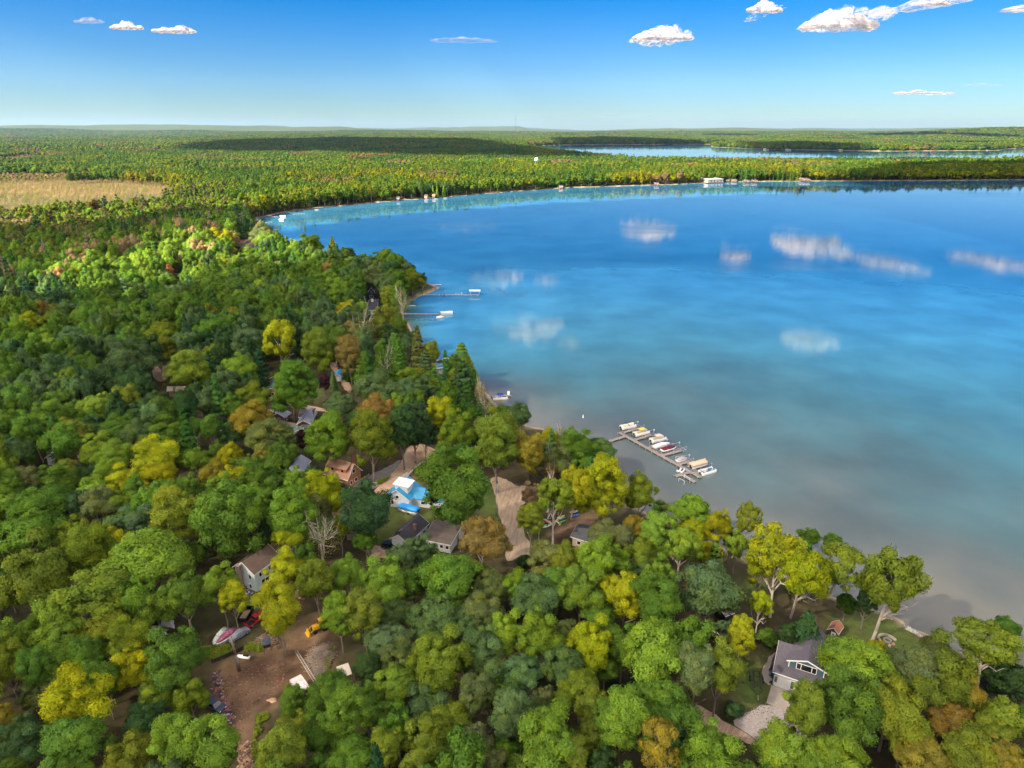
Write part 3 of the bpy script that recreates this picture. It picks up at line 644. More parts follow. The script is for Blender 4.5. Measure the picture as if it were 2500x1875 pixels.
T('F', '''80 100 500 280 b G;300 60 400 240 b K;640 60 360 400 b G;900 50 300 280 b D;1150 0 240 310 b L;1340 100 340 330 b Y;1680 10 330 380 b Y;430 320 650 500 b G;850 290 620 280 b D
1080 280 640 330 b K;1310 340 640 330 b L;1470 510 880 400 b B;1900 270 850 460 b O;300 560 950 540 b G;960 720 1230 480 b O;1590 790 1370 620 b L 1640 1700;130 450 620 220 b O;410 920 1590 540 b O
1080 1180 1670 600 b L;60 1130 1450 260 b D;1990 1190 1659 400 b G;850 1060 1250 300 b O;2100 200 420 220 b O''')
T('G', '''230 240 980 640 b G 530 940;120 30 260 300 b A;300 90 250 320 b Y;600 0 340 330 b G;950 190 950 400 b L 1000 1090;1290 140 560 360 b Y;1190 400 760 330 b K;900 600 950 320 b Y
1480 570 850 170 b Y 1490 1030;1240 580 900 380 w B;1290 660 1060 340 d A 1280 1010;1740 280 800 500 b D;170 1020 1659 300 b L;300 1230 1700 230 b Y;870 980 1420 300 b Y;800 1300 1860 380 b Y
1200 1030 1540 320 b O;1550 1040 1400 320 b L;1950 1080 1500 400 b L;2120 900 1230 300 b B;1450 1430 1830 320 b L;1720 1390 1900 340 b O;2060 1510 1800 300 b B;640 600 850 160 s D;660 300 620 220 b G;1170 40 230 190 b D;1740 760 960 200 b G''')
T('H', '''500 -170 680 600 b G;940 -529 200 400 b O;1290 -385 230 300 b A 1280 220;800 600 1080 450 b R;1520 0 200 170 w R 1470 790;1560 150 560 360 o O;1320 260 480 190 b T;1310 460 770 240 b O
1400 590 760 90 w R;1800 -20 560 290 o Y 1742 640;2080 -60 610 420 b Y;1490 870 1200 400 b K;2020 870 1300 360 b L;1235 1015 1190 150 h D;100 860 1100 340 b B;430 1030 1450 580 b G
850 1190 1500 330 b K;1150 1220 1500 330 b L;1360 1290 1680 460 b B;1600 1150 1480 330 b G;1850 1170 1600 400 b L;300 1440 1850 430 b B;750 1450 1780 400 b K;40 1160 1500 200 b G;2150 1260 1560 230 b Y
2130 660 920 330 b K;2040 1500 1780 300 b G;1690 900 1230 280 b O;700 1080 1300 260 b O''')
T('I', '''280 70 620 270 b O;230 570 830 240 b A;470 570 1000 300 b L;830 380 690 400 b L;1120 450 950 220 b Y;870 630 880 280 b Y;740 700 1100 340 o L 660 1300;1040 870 1150 240 b Y;310 840 1150 310 b O
1460 440 770 230 o O 1270 1050;1250 670 1060 120 b D;1760 690 1250 440 o Y 1680 1690;1580 900 1300 280 b Y;2050 910 1500 420 o Y 1900 1700;1580 1390 1659 210 o Y;1020 1090 1659 600 b B;110 1200 1659 420 b Y
470 1230 1750 420 b G;270 1100 1300 300 b B;2110 740 900 190 b G;90 710 1010 240 b K;500 430 560 160 h K''')
T('J', '''260 890 1350 420 o O 50 265;820 940 1620 520 o O 560 1970;300 1430 1620 190 b G;520 1330 1680 190 b D;150 780 1000 160 b G''')
T('D', '''2080 20 260 300 p D;1880 100 300 160 b D''')
T('K', '''90 100 330 300 b K;320 80 370 230 b Y;560 90 350 220 b O;740 80 230 170 b Y;880 0 210 230 b G;1300 0 180 260 b G;1400 150 270 210 b P;1750 180 350 280 b O;80 350 520 280 b B;430 340 530 180 b A
270 360 510 210 b D;620 370 550 210 b L;800 230 480 280 b B;1000 350 490 280 b K;1380 390 830 390 b B;950 510 850 300 b G;1740 330 610 300 b O;2060 450 910 330 b O;2010 250 460 280 b B;230 520 780 190 b L
500 540 790 240 b B;650 540 720 120 b R;740 690 960 240 b L;450 770 930 160 b A;70 650 920 190 b K;1060 910 1210 320 b L;1360 840 1200 260 b O;1700 900 1210 300 b D;2000 900 1210 280 b D;290 1020 1160 190 b L
560 1030 1360 350 b G;250 1280 1510 200 b B;1290 1170 1460 320 b G;1490 1230 1510 280 b B;1800 1240 1520 370 b G;1060 1380 1680 290 b L;1240 1470 1700 330 b L;1690 1420 1770 420 b Y;2090 1500 1760 240 b L
2130 1390 1530 140 d T;120 1410 1720 310 b B;2100 1180 1400 240 b G;790 1200 1560 270 b O;460 960 1160 240 b G;720 1620 1820 170 b A;820 1000 1220 220 b G;1850 620 860 180 b K''')
T('L', '''100 90 430 300 b G;320 10 190 170 b A;470 200 560 340 b B;800 110 560 310 o Y 825 625;1230 230 720 310 b O 1330 700;1110 20 210 220 b L;1180 130 340 280 b G;1400 200 500 240 b G;1530 0 210 210 b Y
1700 90 420 360 w K 1735 370;1970 20 380 300 b O;1560 280 760 260 b R;2060 300 600 280 p G;1740 480 830 280 p G;130 400 700 230 b O;370 510 850 380 b L;960 580 1130 380 b G 960 1250;280 750 950 210 b A
520 850 1080 310 b O;290 930 1200 180 b G;510 1040 1400 310 b A;690 1220 1550 400 b K;60 1150 1450 180 b G;330 1260 1450 270 b D;1390 680 920 110 s B;1290 690 930 110 b U;1050 1330 1510 200 b U;1350 1140 1659 390 b L
1790 1080 1700 380 b O;1850 970 1300 360 b R;1850 790 1000 400 b B;2160 800 1050 360 b B;1450 950 1160 280 b B;2130 930 1720 300 b D;630 1510 1720 200 b A;860 1480 1700 260 b L;280 1480 1720 190 b Y;1650 1110 1420 190 b D
1960 430 780 240 w G 1990 790;80 780 1130 200 p D;700 1150 1260 110 h D;1560 640 800 130 h G''')
T('M', '''90 220 700 190 p K;220 370 650 190 b O;170 480 760 200 p B;270 620 900 140 p G;560 430 650 240 p L;620 550 700 180 p O;570 600 1040 340 p D;700 680 980 200 p G;770 780 1060 120 w T;440 830 1040 170 b L
90 680 830 220 b O;100 800 1010 330 b B;330 970 1400 280 b Y;520 1140 1500 310 b L;640 1040 1220 160 b G;820 990 1150 200 w K;960 1130 1560 390 b O;1000 1050 1160 160 b G;1200 1030 1290 190 b B
1500 1320 1530 180 b Y;1640 1290 1430 150 w K;1800 1330 1640 350 b G;2050 1420 1650 280 b B;1560 1480 1760 330 b K;40 970 1550 300 b D;360 1400 1620 110 b Y;160 1180 1500 200 b D''')
T('N', '''750 700 950 210 p L;1230 610 940 190 p L;2050 420 800 370 p G;1920 730 870 150 b P;1300 900 990 150 w P;1450 890 980 140 w P;1000 690 900 150 b L;1400 700 880 130 b Y;1720 710 840 180 b Y;1780 820 1100 300 b L
400 660 960 280 b O;950 600 740 160 b L;1650 1040 1100 10 b G;140 1110 1400 260 p B;430 1220 1340 150 b A;680 1040 1270 230 b L;1100 1090 1250 200 b Y;1350 1150 1300 200 b Y;1600 1080 1230 300 b B;2000 870 1050 230 b G
560 540 720 260 b D;330 480 700 260 b D;900 560 720 180 b D;1450 560 740 200 b O;1650 540 700 200 b K;1150 340 460 190 b O;700 380 450 150 b R;900 280 420 200 b O;500 300 440 200 b O;1300 180 330 200 b O''')
T('O', '''130 480 850 250 b L;470 400 720 320 b L;870 340 640 190 b Y;680 330 560 230 b Y;350 590 850 110 p G;600 730 950 320 b O;60 830 1000 140 b P;1350 280 520 280 b K;1480 390 540 180 b O;1680 500 630 140 b R
1950 430 720 330 b L;1100 180 460 230 p D;950 200 430 200 b D;1650 980 1150 130 w R;930 590 720 130 b A;1530 600 700 150 b Y;1330 600 750 200 b G;1300 430 560 160 b L;1130 560 700 200 b L;840 720 900 280 b O
1950 650 740 160 b A;1280 760 960 260 b G;1560 800 960 250 b K;1900 760 960 280 b D;1850 980 1150 200 w K;2090 980 1180 260 b G;650 960 1180 320 b G;1000 1100 1360 300 b D;1430 1400 1560 200 b B;950 1380 1580 210 b O;1700 1200 1440 260 b K''')
T('P', '''70 170 440 140 p Y;320 330 620 250 p D;790 280 560 170 o L;560 420 560 170 b B;1000 450 680 220 p D;1130 600 860 310 b O 1135 915;880 600 840 300 b G;620 540 850 300 b K;190 600 880 320 b G;400 780 1000 230 b G
830 820 1090 190 b O;1000 850 1190 220 w K;280 1000 1250 280 b Y;450 1010 1200 180 b L;70 500 620 200 b A;1270 620 860 120 b D;240 870 1000 150 b R;60 900 1100 180 b G''')

def place(tile, cx, top, bot, w, kind):
    X0, Y0, s = TILE[tile]; u = X0 + cx / s; v0 = Y0 + top / s; v1 = Y0 + bot / s; wp = w / s; av = (v1 - v0) / 2; vc = (v0 + v1) / 2
    clear = {'b': 7.0, 'o': 11.5, 'w': 8.0, 'p': 5, 's': 1.0, 'h': .2, 'd': 7.0}[kind]
    zc = 16.0
    for _ in range(8):
        P = at(u, vc, zc); dep = P.y * cp + (CAMZ - zc) * sp_
        r = wp / 2 * dep / FPX; a = av * dep / FPX
        th = math.atan2(CAMZ - zc, math.hypot(P.x, P.y))
        q = a * a - (r * math.sin(th)) ** 2
        rv = math.sqrt(max(q, 0)) / math.cos(th)
        lo, hi = {'b': (.8, 1.65), 'o': (.8, 1.7), 'w': (.8, 2.2), 'p': (1.2, 3.2), 's': (1.6, 4.0), 'h': (.6, 1.3), 'd': (.8, 2.0)}[kind]
        rv = min(max(rv, lo * r), hi * r); zc = min(clear, clear * rv / 5.5 + 1) + rv
        zc = min(zc, 32)
    return P, r, rv, zc
KINDN = {'b': 'broadleaf_tree', 'o': 'broadleaf_tree', 'w': 'sparse_tree', 'p': 'pine_tree', 's': 'spruce_tree', 'h': 'shrub', 'd': 'bare_tree'}
KINDW = {'b': 'leafy tree', 'o': 'open-crowned tree', 'w': 'thin sparse tree', 'p': 'pine', 's': 'spruce', 'h': 'bush', 'd': 'bare branching tree'}
LM = [  # landmarks for the labels, photo pixels
 ('the dirt yard', 620, 1690), ('the brown-roofed white house', 622, 1395), ('the blue-roofed house', 990, 1205), ('the brown log house', 845, 1150), ('the charcoal-roofed house', 1000, 1300),
 ('the sandy road', 1255, 1230), ('the marina boats', 1640, 1110), ('the racked kayaks', 1370, 1265), ('the garage house', 1950, 1630), ('the red-roofed garden shed', 2035, 1535),
 ('the gravel drive', 1870, 1770), ('the rutted track', 1740, 1790), ('the grey cottages', 720, 1015), ('the cream gambrel barn', 537, 1035), ('the orange cabin', 668, 950), ('the lakeside docks', 1000, 775),
 ('the pontoon with the blue canopy', 1222, 965), ('the navy cottage', 905, 715), ('the long dirt road', 1000, 1110), ('the sunlit lakeside house', 610, 590), ('the distant grey roof', 440, 660),
 ('the white-roofed cabin', 425, 945), ('the yellow tractor', 780, 1540), ('the red pickup', 628, 1518), ('the dark metal roof', 1430, 1300)]
used_tr = []
def plain_label(adj, kw, u, v, r, tall):
    best = min(LM, key=lambda q: math.hypot(q[1] - u, (q[2] - v) * 1.2)); dx, dy = u - best[1], v - best[2]; d = math.hypot(dx, dy)
    if d > 300:
        hz = 'left' if u < 500 else 'centre left' if u < 1000 else 'centre' if u < 1500 else 'right'
        vz = 'bottom' if v > 1700 else 'lower' if v > 1400 else 'middle' if v > 1000 else 'upper'
        where = f'in the {vz} {hz} woods'
    else:
        rel = ('behind' if dy < 0 else 'in front of') if abs(dy) > abs(dx) * .8 else ('left of' if dx < 0 else 'right of')
        if d < 60: rel = 'close beside'
        where = f'{rel} {best[0]}'
    return f'{adj} {kw} {where}', u, v
LABQ = []   # (object, base label, u, v)
def ordw(n):
    W = ['first','second','third','fourth','fifth','sixth','seventh','eighth','ninth','tenth','eleventh','twelfth','thirteenth','fourteenth']
    return W[n] if n < len(W) else f'{n+1}th'
def flush_labels():
    from collections import defaultdict
    g = defaultdict(list)
    for o, l, u, v in LABQ: g[l].append((u, v, o))
    for l, q in g.items():
        if len(q) == 1: q[0][2]['label'] = l; continue
        q.sort(key=lambda t: t[0])
        for i, (u, v, o) in enumerate(q):
            w = 'leftmost' if i == 0 else 'rightmost' if i == len(q) - 1 else ordw(i) + ' from the left'
            o['label'] = f'{l}, {w}' + ('' if len(q) > 2 else ' of two')
def new_tree(P, r, rv, zc, kind, colr, base=None, lab=True, cap=''):
    pk = 'B' if kind == 'b' and rv > 1.2 * r else kind; zf = 1.5 if pk == 'B' else 1.0
    ci = random.randrange(len(PROTO[pk])); root = empty(KINDN[kind], (base.x, base.y, LAND_Z) if base is not None else (P.x, P.y, LAND_Z))
    lean = Vector((P.x - root.location.x, P.y - root.location.y, 0))
    pal = np.array(PAL[colr]) * random.uniform(.86, 1.16) * np.array([random.uniform(.92, 1.1), random.uniform(.96, 1.05), random.uniform(.85, 1.15)])
    c = bpy.data.objects.new('crown', PROTO[pk][ci]); C.objects.link(c); c.parent = root; c.location = (lean.x, lean.y, zc)
    c.rotation_euler = (0, 0, random.uniform(0, 6.28)); c.scale = (r, r * random.uniform(.9, 1.1), rv / zf); c.color = (*pal, 1)
    t = bpy.data.objects.new('trunk', random.choice(TRUNK[kind])); C.objects.link(t); t.parent = root
    sr = min(max(r, 3.0), 7.5)
    if kind in 'ps': sr = rv * .55
    # shear the trunk towards a crown that leans out
    t.rotation_mode = 'QUATERNION'; ax = Vector((lean.x, lean.y, zc)); t.rotation_quaternion = ax.to_track_quat('Z', 'Y'); t.scale = (sr, sr, ax.length)
    if kind in ('w', 'd', 'o'): t.scale = (r * 1.0, r * 1.0, ax.length)
    root['category'] = 'bush' if kind == 'h' else 'tree'
    root['group'] = {'h': 'bushes among the lots', 'p': 'conifers among the trees', 's': 'conifers among the trees'}.get(kind, 'broadleaf trees around the lots')
    u, v, _ = proj([[P.x, P.y, zc]]); u = float(u[0]); v = float(v[0])
    big = 'small' if r < 3.6 else 'large' if r > 6.6 else ''
    if kind == 'b' and rv > 1.45 * r: big = 'tall'
    adj = (big + ' ' + COLW[colr]).strip()
    l, u, v = plain_label(adj, KINDW[kind], u, v, r, rv)
    LABQ.append((root, l, u, v)); return root
placed = []   # x, y, radius for the fill
for (tile, cx, top, bot, w, kind, cc, base) in TREES:
    if w < 60: continue
    P, r, rv, zc = place(tile, cx, top, bot, w, kind)
    r *= 1.24 if kind == 'o' else 1.15; rv *= 1.05
    b_ = tp(tile, base[0], base[1]) if base else None
    if b_ is not None and (b_ - Vector((P.x, P.y, 0))).length > 11: b_ = Vector((P.x, P.y, 0)) + (b_ - Vector((P.x, P.y, 0))).normalized() * 11
    if b_ is not None: b_.z = 0
    new_tree(P, r, rv, zc, kind, cc, b_)
    placed.append((P.x, P.y, r))
NLIST = len(placed)
# ------------------------------------------------------------------ the wood beyond: one object, as nobody could count it
# what must stay in sight, photo pixels (tile outlines)
def T2S(pts): return [(TILE[t][0] + x / TILE[t][2], TILE[t][1] + y / TILE[t][2]) for t, x, y in pts]
CLEAR = [[(1170,930),(1215,960),(1230,1010),(1290,1010),(1330,1045),(1400,1040),(1440,1060),(1500,1090),(1510,1130),(1560,1160),(1590,1210),(1640,1240),(1660,1200),(1740,1210),(1780,1260),(1800,1215),(1860,1230),(1870,1290),(1930,1270),(1960,1300),(2060,1320),(2130,1340),(2240,1340),(2250,1440),(2230,1500),(2330,1580),(2370,1520),(2480,1500),(2500,1560),(2700,1560),(2700,600),(1000,600),(1060,720),(1000,770),(1020,830),(1070,870),(1100,850),(1150,850)],
 [(700,575),(790,600),(830,590),(900,610),(950,600),(1010,640),(1040,690),(1100,560),(640,545)]] + [T2S(q) for q in [
 [('G',300,880),('G',700,860),('G',820,1000),('G',760,1280),('G',420,1600),('B',480,0),('B',700,-60),('B',1100,-60),('B',1400,40),('B',1440,340),('B',1700,560),('B',1650,800),('B',1180,780),('B',1180,940),('B',860,900),('B',780,1250),('B',620,1300),('B',560,1659),('B',200,1659),('B',280,1350),('B',0,1100),('B',0,150),('B',330,0),('G',300,1400)],
 [('Q3',640,640),('Q3',760,620),('Q3',1380,640),('Q3',1340,760),('Q3',1250,900),('Q3',1340,1060),('Q3',1320,1190),('Q3',1480,1240),('Q3',1400,1360),('Q3',1000,1420),('Q3',760,1400),('Q3',700,1280),('Q3',980,1080),('Q3',600,980),('Q3',500,870),('Q3',520,760)],
 [('Q3',1560,860),('Q3',1760,720),('Q3',1920,900),('Q3',1900,1060),('Q3',1990,1460),('Q3',1800,1460),('Q3',1740,1400),('Q3',1660,1160),('Q3',1560,1140)],
 [('Q5',230,860),('Q5',330,640),('Q5',700,880),('Q5',900,880),('Q5',880,1130),('Q5',640,1200),('Q5',360,1210)],
 [('D',1720,240),('D',1960,180),('D',2212,120),('E',0,0),('E',880,60),('E',1560,480),('E',1500,640),('E',600,400),('E',200,480),('E',120,900),('D',2100,800),('D',1960,1000),('D',1900,1240),('D',1560,1400),('D',1100,1290),('D',830,1100),('D',900,960),('D',1280,960),('D',1300,560),('D',1500,380)],
 [('L',640,980),('L',760,740),('L',1120,700),('L',1260,720),('L',1300,600),('L',1440,560),('L',1520,700),('L',1650,880),('L',1500,960),('L',1420,1160),('L',1200,1360),('L',850,1400),('L',740,1240),('L',640,1140)],
 [('L',80,1150),('L',230,1120),('L',270,1300),('L',120,1330)], [('L',620,780),('L',840,780),('L',840,930),('L',650,940)],
 [('K',1560,600),('K',1760,600),('K',2020,820),('K',2000,910),('K',1720,900),('K',1600,800)], [('K',430,1540),('K',700,1460),('K',700,1659),('K',430,1659)],
 [('P',500,800),('P',750,950),('P',760,1160),('P',520,1200)], [('P',1040,930),('P',1330,860),('P',1480,860),('P',1330,960),('P',1200,1030),('P',980,1300)],
 [('O',950,430),('O',1260,430),('O',1260,620),('O',960,600)], [('O',130,830),('O',310,830),('O',310,930),('O',130,930)],
 [('H',1700,790),('H',2060,680),('H',2020,870),('H',1760,860)], [('D',1030,80),('D',1300,60),('D',1300,330),('D',1200,300)], [('L',860,560),('L',1060,540),('L',1060,600),('L',860,600)],
 [('A',1560,0),('A',2000,0),('A',1900,230),('A',1560,220)]]]
def scatter(r0, r1, sp, jit=.42, seed=1):
    rs = np.random.default_rng(seed); n = int(2 * r1 / sp) + 1
    xs, ys = np.meshgrid(np.arange(-r1, r1, sp), np.arange(0, r1, sp * .87)); xs = xs + (np.arange(xs.shape[0])[:, None] % 2) * sp / 2
    x = (xs + rs.uniform(-jit, jit, xs.shape) * sp).ravel(); y = (ys + rs.uniform(-jit, jit, xs.shape) * sp).ravel()
    r = np.hypot(x, y); a = np.degrees(np.arctan2(x, y)); k = (r > r0) & (r < r1) & (np.abs(a) < 50)
    return x[k], y[k]
GROUPS = []
placed_a = np.array(placed)
for (r0, r1, sp, lod, seed) in ((50, 780, 8.6, 0, 1), (780, 1800, 10.2, 1, 2), (1800, 3600, 13, 2, 3), (3600, 7300, 24, 3, 4), (7300, 16000, 46, 3, 5)):
    x, y = scatter(r0, r1, sp, seed=seed); s = lake_sd(x, y); k = s > (1.5 if lod < 3 else 8); x, y, s = x[k], y[k], s[k]
    u, v, d = proj(np.stack([x, y, np.zeros(len(x))], -1))
    m = inpoly(u + (fbm(x, y, 120, 12, 3) - .5) * 260, v + (fbm(x, y, 150, 13, 3) - .5) * 44, MARSH) | inpoly(u, v, MARSH2); rs = np.random.default_rng(seed + 50)
    keep = ~(m & (rs.uniform(size=len(x)) < .08)); x, y, s, u, v, m = x[keep], y[keep], s[keep], u[keep], v[keep], m[keep]
    rr = {0: rs.uniform(4.0, 6.6, len(x)), 1: rs.uniform(4.7, 7.4, len(x)), 2: rs.uniform(6.4, 9.2, len(x)), 3: rs.uniform(.52, .72, len(x)) * sp}[lod]
    hh = (14 + 10 * rs.uniform(size=len(x)) + 5 * vnoise(x, y, 90, 4))
    if lod == 0:
        dn = np.full(len(x), 1e9)
        for px_, py_, pr in placed: dn = np.minimum(dn, np.hypot(x - px_, y - py_) - pr)
        hn = np.clip((np.hypot(x, y) - 150) / 260, 0, 1); hh = hh * (.62 + .38 * hn); rr = rr * (.68 + .32 * hn)
        ok = dn > rr * (.35 - .25 * hn)
        # keep the lots, roads and roofs in sight
        for fx, fz in ((0, .0), (0, .5), (-1, .7), (1, .7), (-.7, .9), (.7, .9), (0, 1.05)):
            uu_, vv_, _ = proj(np.stack([x + fx * rr, y, hh * fz], -1))
            for poly in CLEAR: ok &= ~inpoly(uu_, vv_, poly)
        for poly in LAWNS + DIRTS: ok &= ~inpoly(x, y, poly)
        x, y, s, u, v, m, rr, hh = (q_[ok] for q_ in (x, y, s, u, v, m, rr, hh))
    GROUPS.append((x, y, s, u, v, m, rr, hh, lod, rs))
def tree_colors(x, y, u, v, m, rs):
    n = len(x); P_ = {k: np.array(c) for k, c in PAL.items()}
    a = fbm(x, y, 130, 61, 3) + rs.normal(0, .10, n); b = fbm(x, y, 420, 62, 3)
    d = np.hypot(x, y)
    keys = ['D', 'B', 'G', 'G', 'L', 'O', 'Y', 'A']; th = np.array([.22, .32, .42, .53, .66, .84, .99])
    # beyond the shore the wood is yellower, inland it is duller
    a2 = a + .13 * np.clip((d - 630) / 700, 0, 1) * np.clip(1.2 - (d - 700) / 3600, .25, 1) + (b - .5) * .25
    a2 = np.where((d < 670) , a2 - .07 + .06 * (rs.uniform(size=n) < .2), a2)
    i = np.searchsorted(th, a2); col = np.stack([P_[k] for k in keys])[np.clip(i, 0, 7)]
    r = rs.uniform(size=n)[:, None]
    mid = ((v > 475) & (v < 640) & (u < 560) & (d < 1500))[:, None]
    col = np.where(mid & (r < .34), P_['K'] * [1.1, .9, .9], col); col = np.where(mid & (r > .97), P_['R'] * .6, col); col = np.where(mid & (r > .8) & (r <= .9), P_['O'] * 1.15, col)
    col = np.where(inpoly(u, v, SUNNY)[:, None] & (r < .5), P_['L'] * 1.2, col); col = np.where(inpoly(u, v, SUNNY)[:, None] & (r > .82), P_['T'] * 1.2, col)  # sunlit strip: part of the sun's brightness is put into the crown colours
    col = np.where((r > .997) & (d < 1250)[:, None], P_['R'], col)
    col = np.where(m[:, None], np.where(r < .75, P_['T'] * 1.25, P_['O'] * 1.3), col)
    col = np.where(inpoly(u, v, PINKF)[:, None], np.array([.30, .15, .09]), col)
    bare = (vnoise(x, y, 160, 93) > .80)[:, None] & (d > 840)[:, None]; col = np.where(bare & (r < .6), P_['T'] * .9, col)
    return col * (1 - .30 * np.clip((d - 720) / 350, 0, 1))[:, None] * (1 + rs.uniform(-.2, .22, (n, 1)) * np.clip(1.2 - d / 2500, .45, 1)[:, None]) * rs.uniform(.93, 1.07, (n, 3))  # far crowns darkened with distance to hold back the full sun there
# the nearest of the fill stand as trees of their own (to about 300 in all), the rest go into the forest
x, y, s, u, v, m, rr, hh, lod, rs = GROUPS[0]
cols = tree_colors(x, y, u, v, m, rs)
inframe = (u > -60) & (u < 2560) & (v < 1990)
uu_, vv_, dd_ = proj(np.stack([x, y, hh], -1)); size = np.where(inframe, rr / dd_, 0)
NFILL = max(0, min(40, 372 - NLIST)); order = np.argsort(-size)[:NFILL]; solo = np.zeros(len(x), bool); solo[order] = True
for i in order:
    ck = min(PAL, key=lambda k: float(np.abs(np.array(PAL[k]) - cols[i]).sum()))
    zc = hh[i] - rr[i] * 1.05
    new_tree(Vector((x[i], y[i], 0)), rr[i], rr[i] * 1.05, zc, 'b', ck)
GROUPS[0] = tuple(q_[~solo] for q_ in (x, y, s, u, v, m, rr, hh)) + (0, rs)
# tree kinds for the forest, crown and trunk in one light mesh, base at 0, crown centre at z=1.3 (unit radius)
def join_tree(crown, zs, trunkr=.06, zc=2.0, cm=None):
    v = np.zeros(len(crown.vertices) * 3, np.float32); crown.vertices.foreach_get('co', v); v = v.reshape(-1, 3).copy(); v[:, 2] = v[:, 2] * zs + zc
    nn = np.zeros(len(crown.loops) * 3, np.float32); crown.corner_normals.foreach_get('vector', nn); nn = nn.reshape(-1, 3)
    li = np.zeros(len(crown.loops), np.int32); crown.loops.foreach_get('vertex_index', li); vn = np.zeros_like(v); vn[li] = nn
    ag = np.zeros(len(crown.vertices), np.float32); crown.attributes['age'].data.foreach_get('value', ag)
    k = 5; t_ = np.arange(k) * 2 * np.pi / k; ring = np.stack([np.cos(t_), np.sin(t_), 0 * t_], -1)
    tv = np.concatenate([ring * trunkr, ring * trunkr * .5 + [0, 0, zc]]); tf = np.array([[i, (i + 1) % k, (i + 1) % k + k, i + k] for i in range(k)]) + len(v)
    F = np.concatenate([li.reshape(-1, 4), tf]); V = np.concatenate([v, tv]); NN = np.concatenate([vn, np.tile(ring, (2, 1))]); AG = np.concatenate([ag, np.full(2 * k, .3)])
    me = finish('forest_tree', V, F, NN, AG, LEAF_I); me.materials.append(BARK)
    mi = np.zeros(len(F), np.int32); mi[-k:] = 1; me.polygons.foreach_set('material_index', mi); return me
LODS = {
 0: [join_tree(crown_round(500 + i, 36, 230, .045, shape=s), 1.15, .06, 2.3) for i, s in enumerate(('round', 'egg', 'vase', 'broad', 'round'))] + [join_tree(crown_pine(520, 11, 9, None, 40, .06), 1.9, .05, 2.3)] + [join_tree(crown_wispy(521), 1.2, .05, 2.2)],
 1: [join_tree(crown_round(540 + i, 20, 40, .12, shape=s), 1.15, .05, 2.2) for i, s in enumerate(('round', 'egg', 'vase', 'broad'))] + [join_tree(crown_pine(550, 8, 7, None, 12, .15), 1.9, .05, 2.2)] + [join_tree(crown_wispy(551, n=900), 1.3, .06, 2.2)],
 2: [join_tree(crown_round(560 + i, 13, 16, .20, shape=s), 1.1, .05, 1.9) for i, s in enumerate(('round', 'egg', 'vase'))] + [join_tree(crown_pine(570, 6, 6, None, 6, .22), 1.7, .05, 1.9)],
 3: [join_tree(crown_round(580 + i, 12, 9, .22, shape='broad'), .62, .02, .55) for i in range(3)]}
def forest_nodes(name, meshes):
    objs = []
    coll = bpy.data.collections.new(name + '_kinds')
    for i, me in enumerate(meshes):
        o = bpy.data.objects.new(f'{name}_{i:02d}', me); coll.objects.link(o); objs.append(o)
    ng = bpy.data.node_groups.new(name, 'GeometryNodeTree')
    ng.interface.new_socket('Geometry', in_out='INPUT', socket_type='NodeSocketGeometry'); ng.interface.new_socket('Geometry', in_out='OUTPUT', socket_type='NodeSocketGeometry')
    N = ng.nodes; Lk = ng.links; gi = N.new('NodeGroupInput'); go = N.new('NodeGroupOutput')
    iop = N.new('GeometryNodeInstanceOnPoints'); ci = N.new('GeometryNodeCollectionInfo'); ci.inputs['Collection'].default_value = coll
    ci.inputs['Separate Children'].default_value = True; ci.inputs['Reset Children'].default_value = True
    iop.inputs['Pick Instance'].default_value = True
    Lk.new(gi.outputs[0], iop.inputs['Points']); Lk.new(ci.outputs[0], iop.inputs['Instance'])
    for nm, ty, sock in (('kind_i', 'INT', 'Instance Index'), ('tscale', 'FLOAT_VECTOR', 'Scale'), ('trot', 'FLOAT_VECTOR', 'Rotation')):
        a = N.new('GeometryNodeInputNamedAttribute'); a.data_type = ty; a.inputs['Name'].default_value = nm; Lk.new(a.outputs['Attribute'], iop.inputs[sock])
    Lk.new(iop.outputs[0], go.inputs[0]); return ng
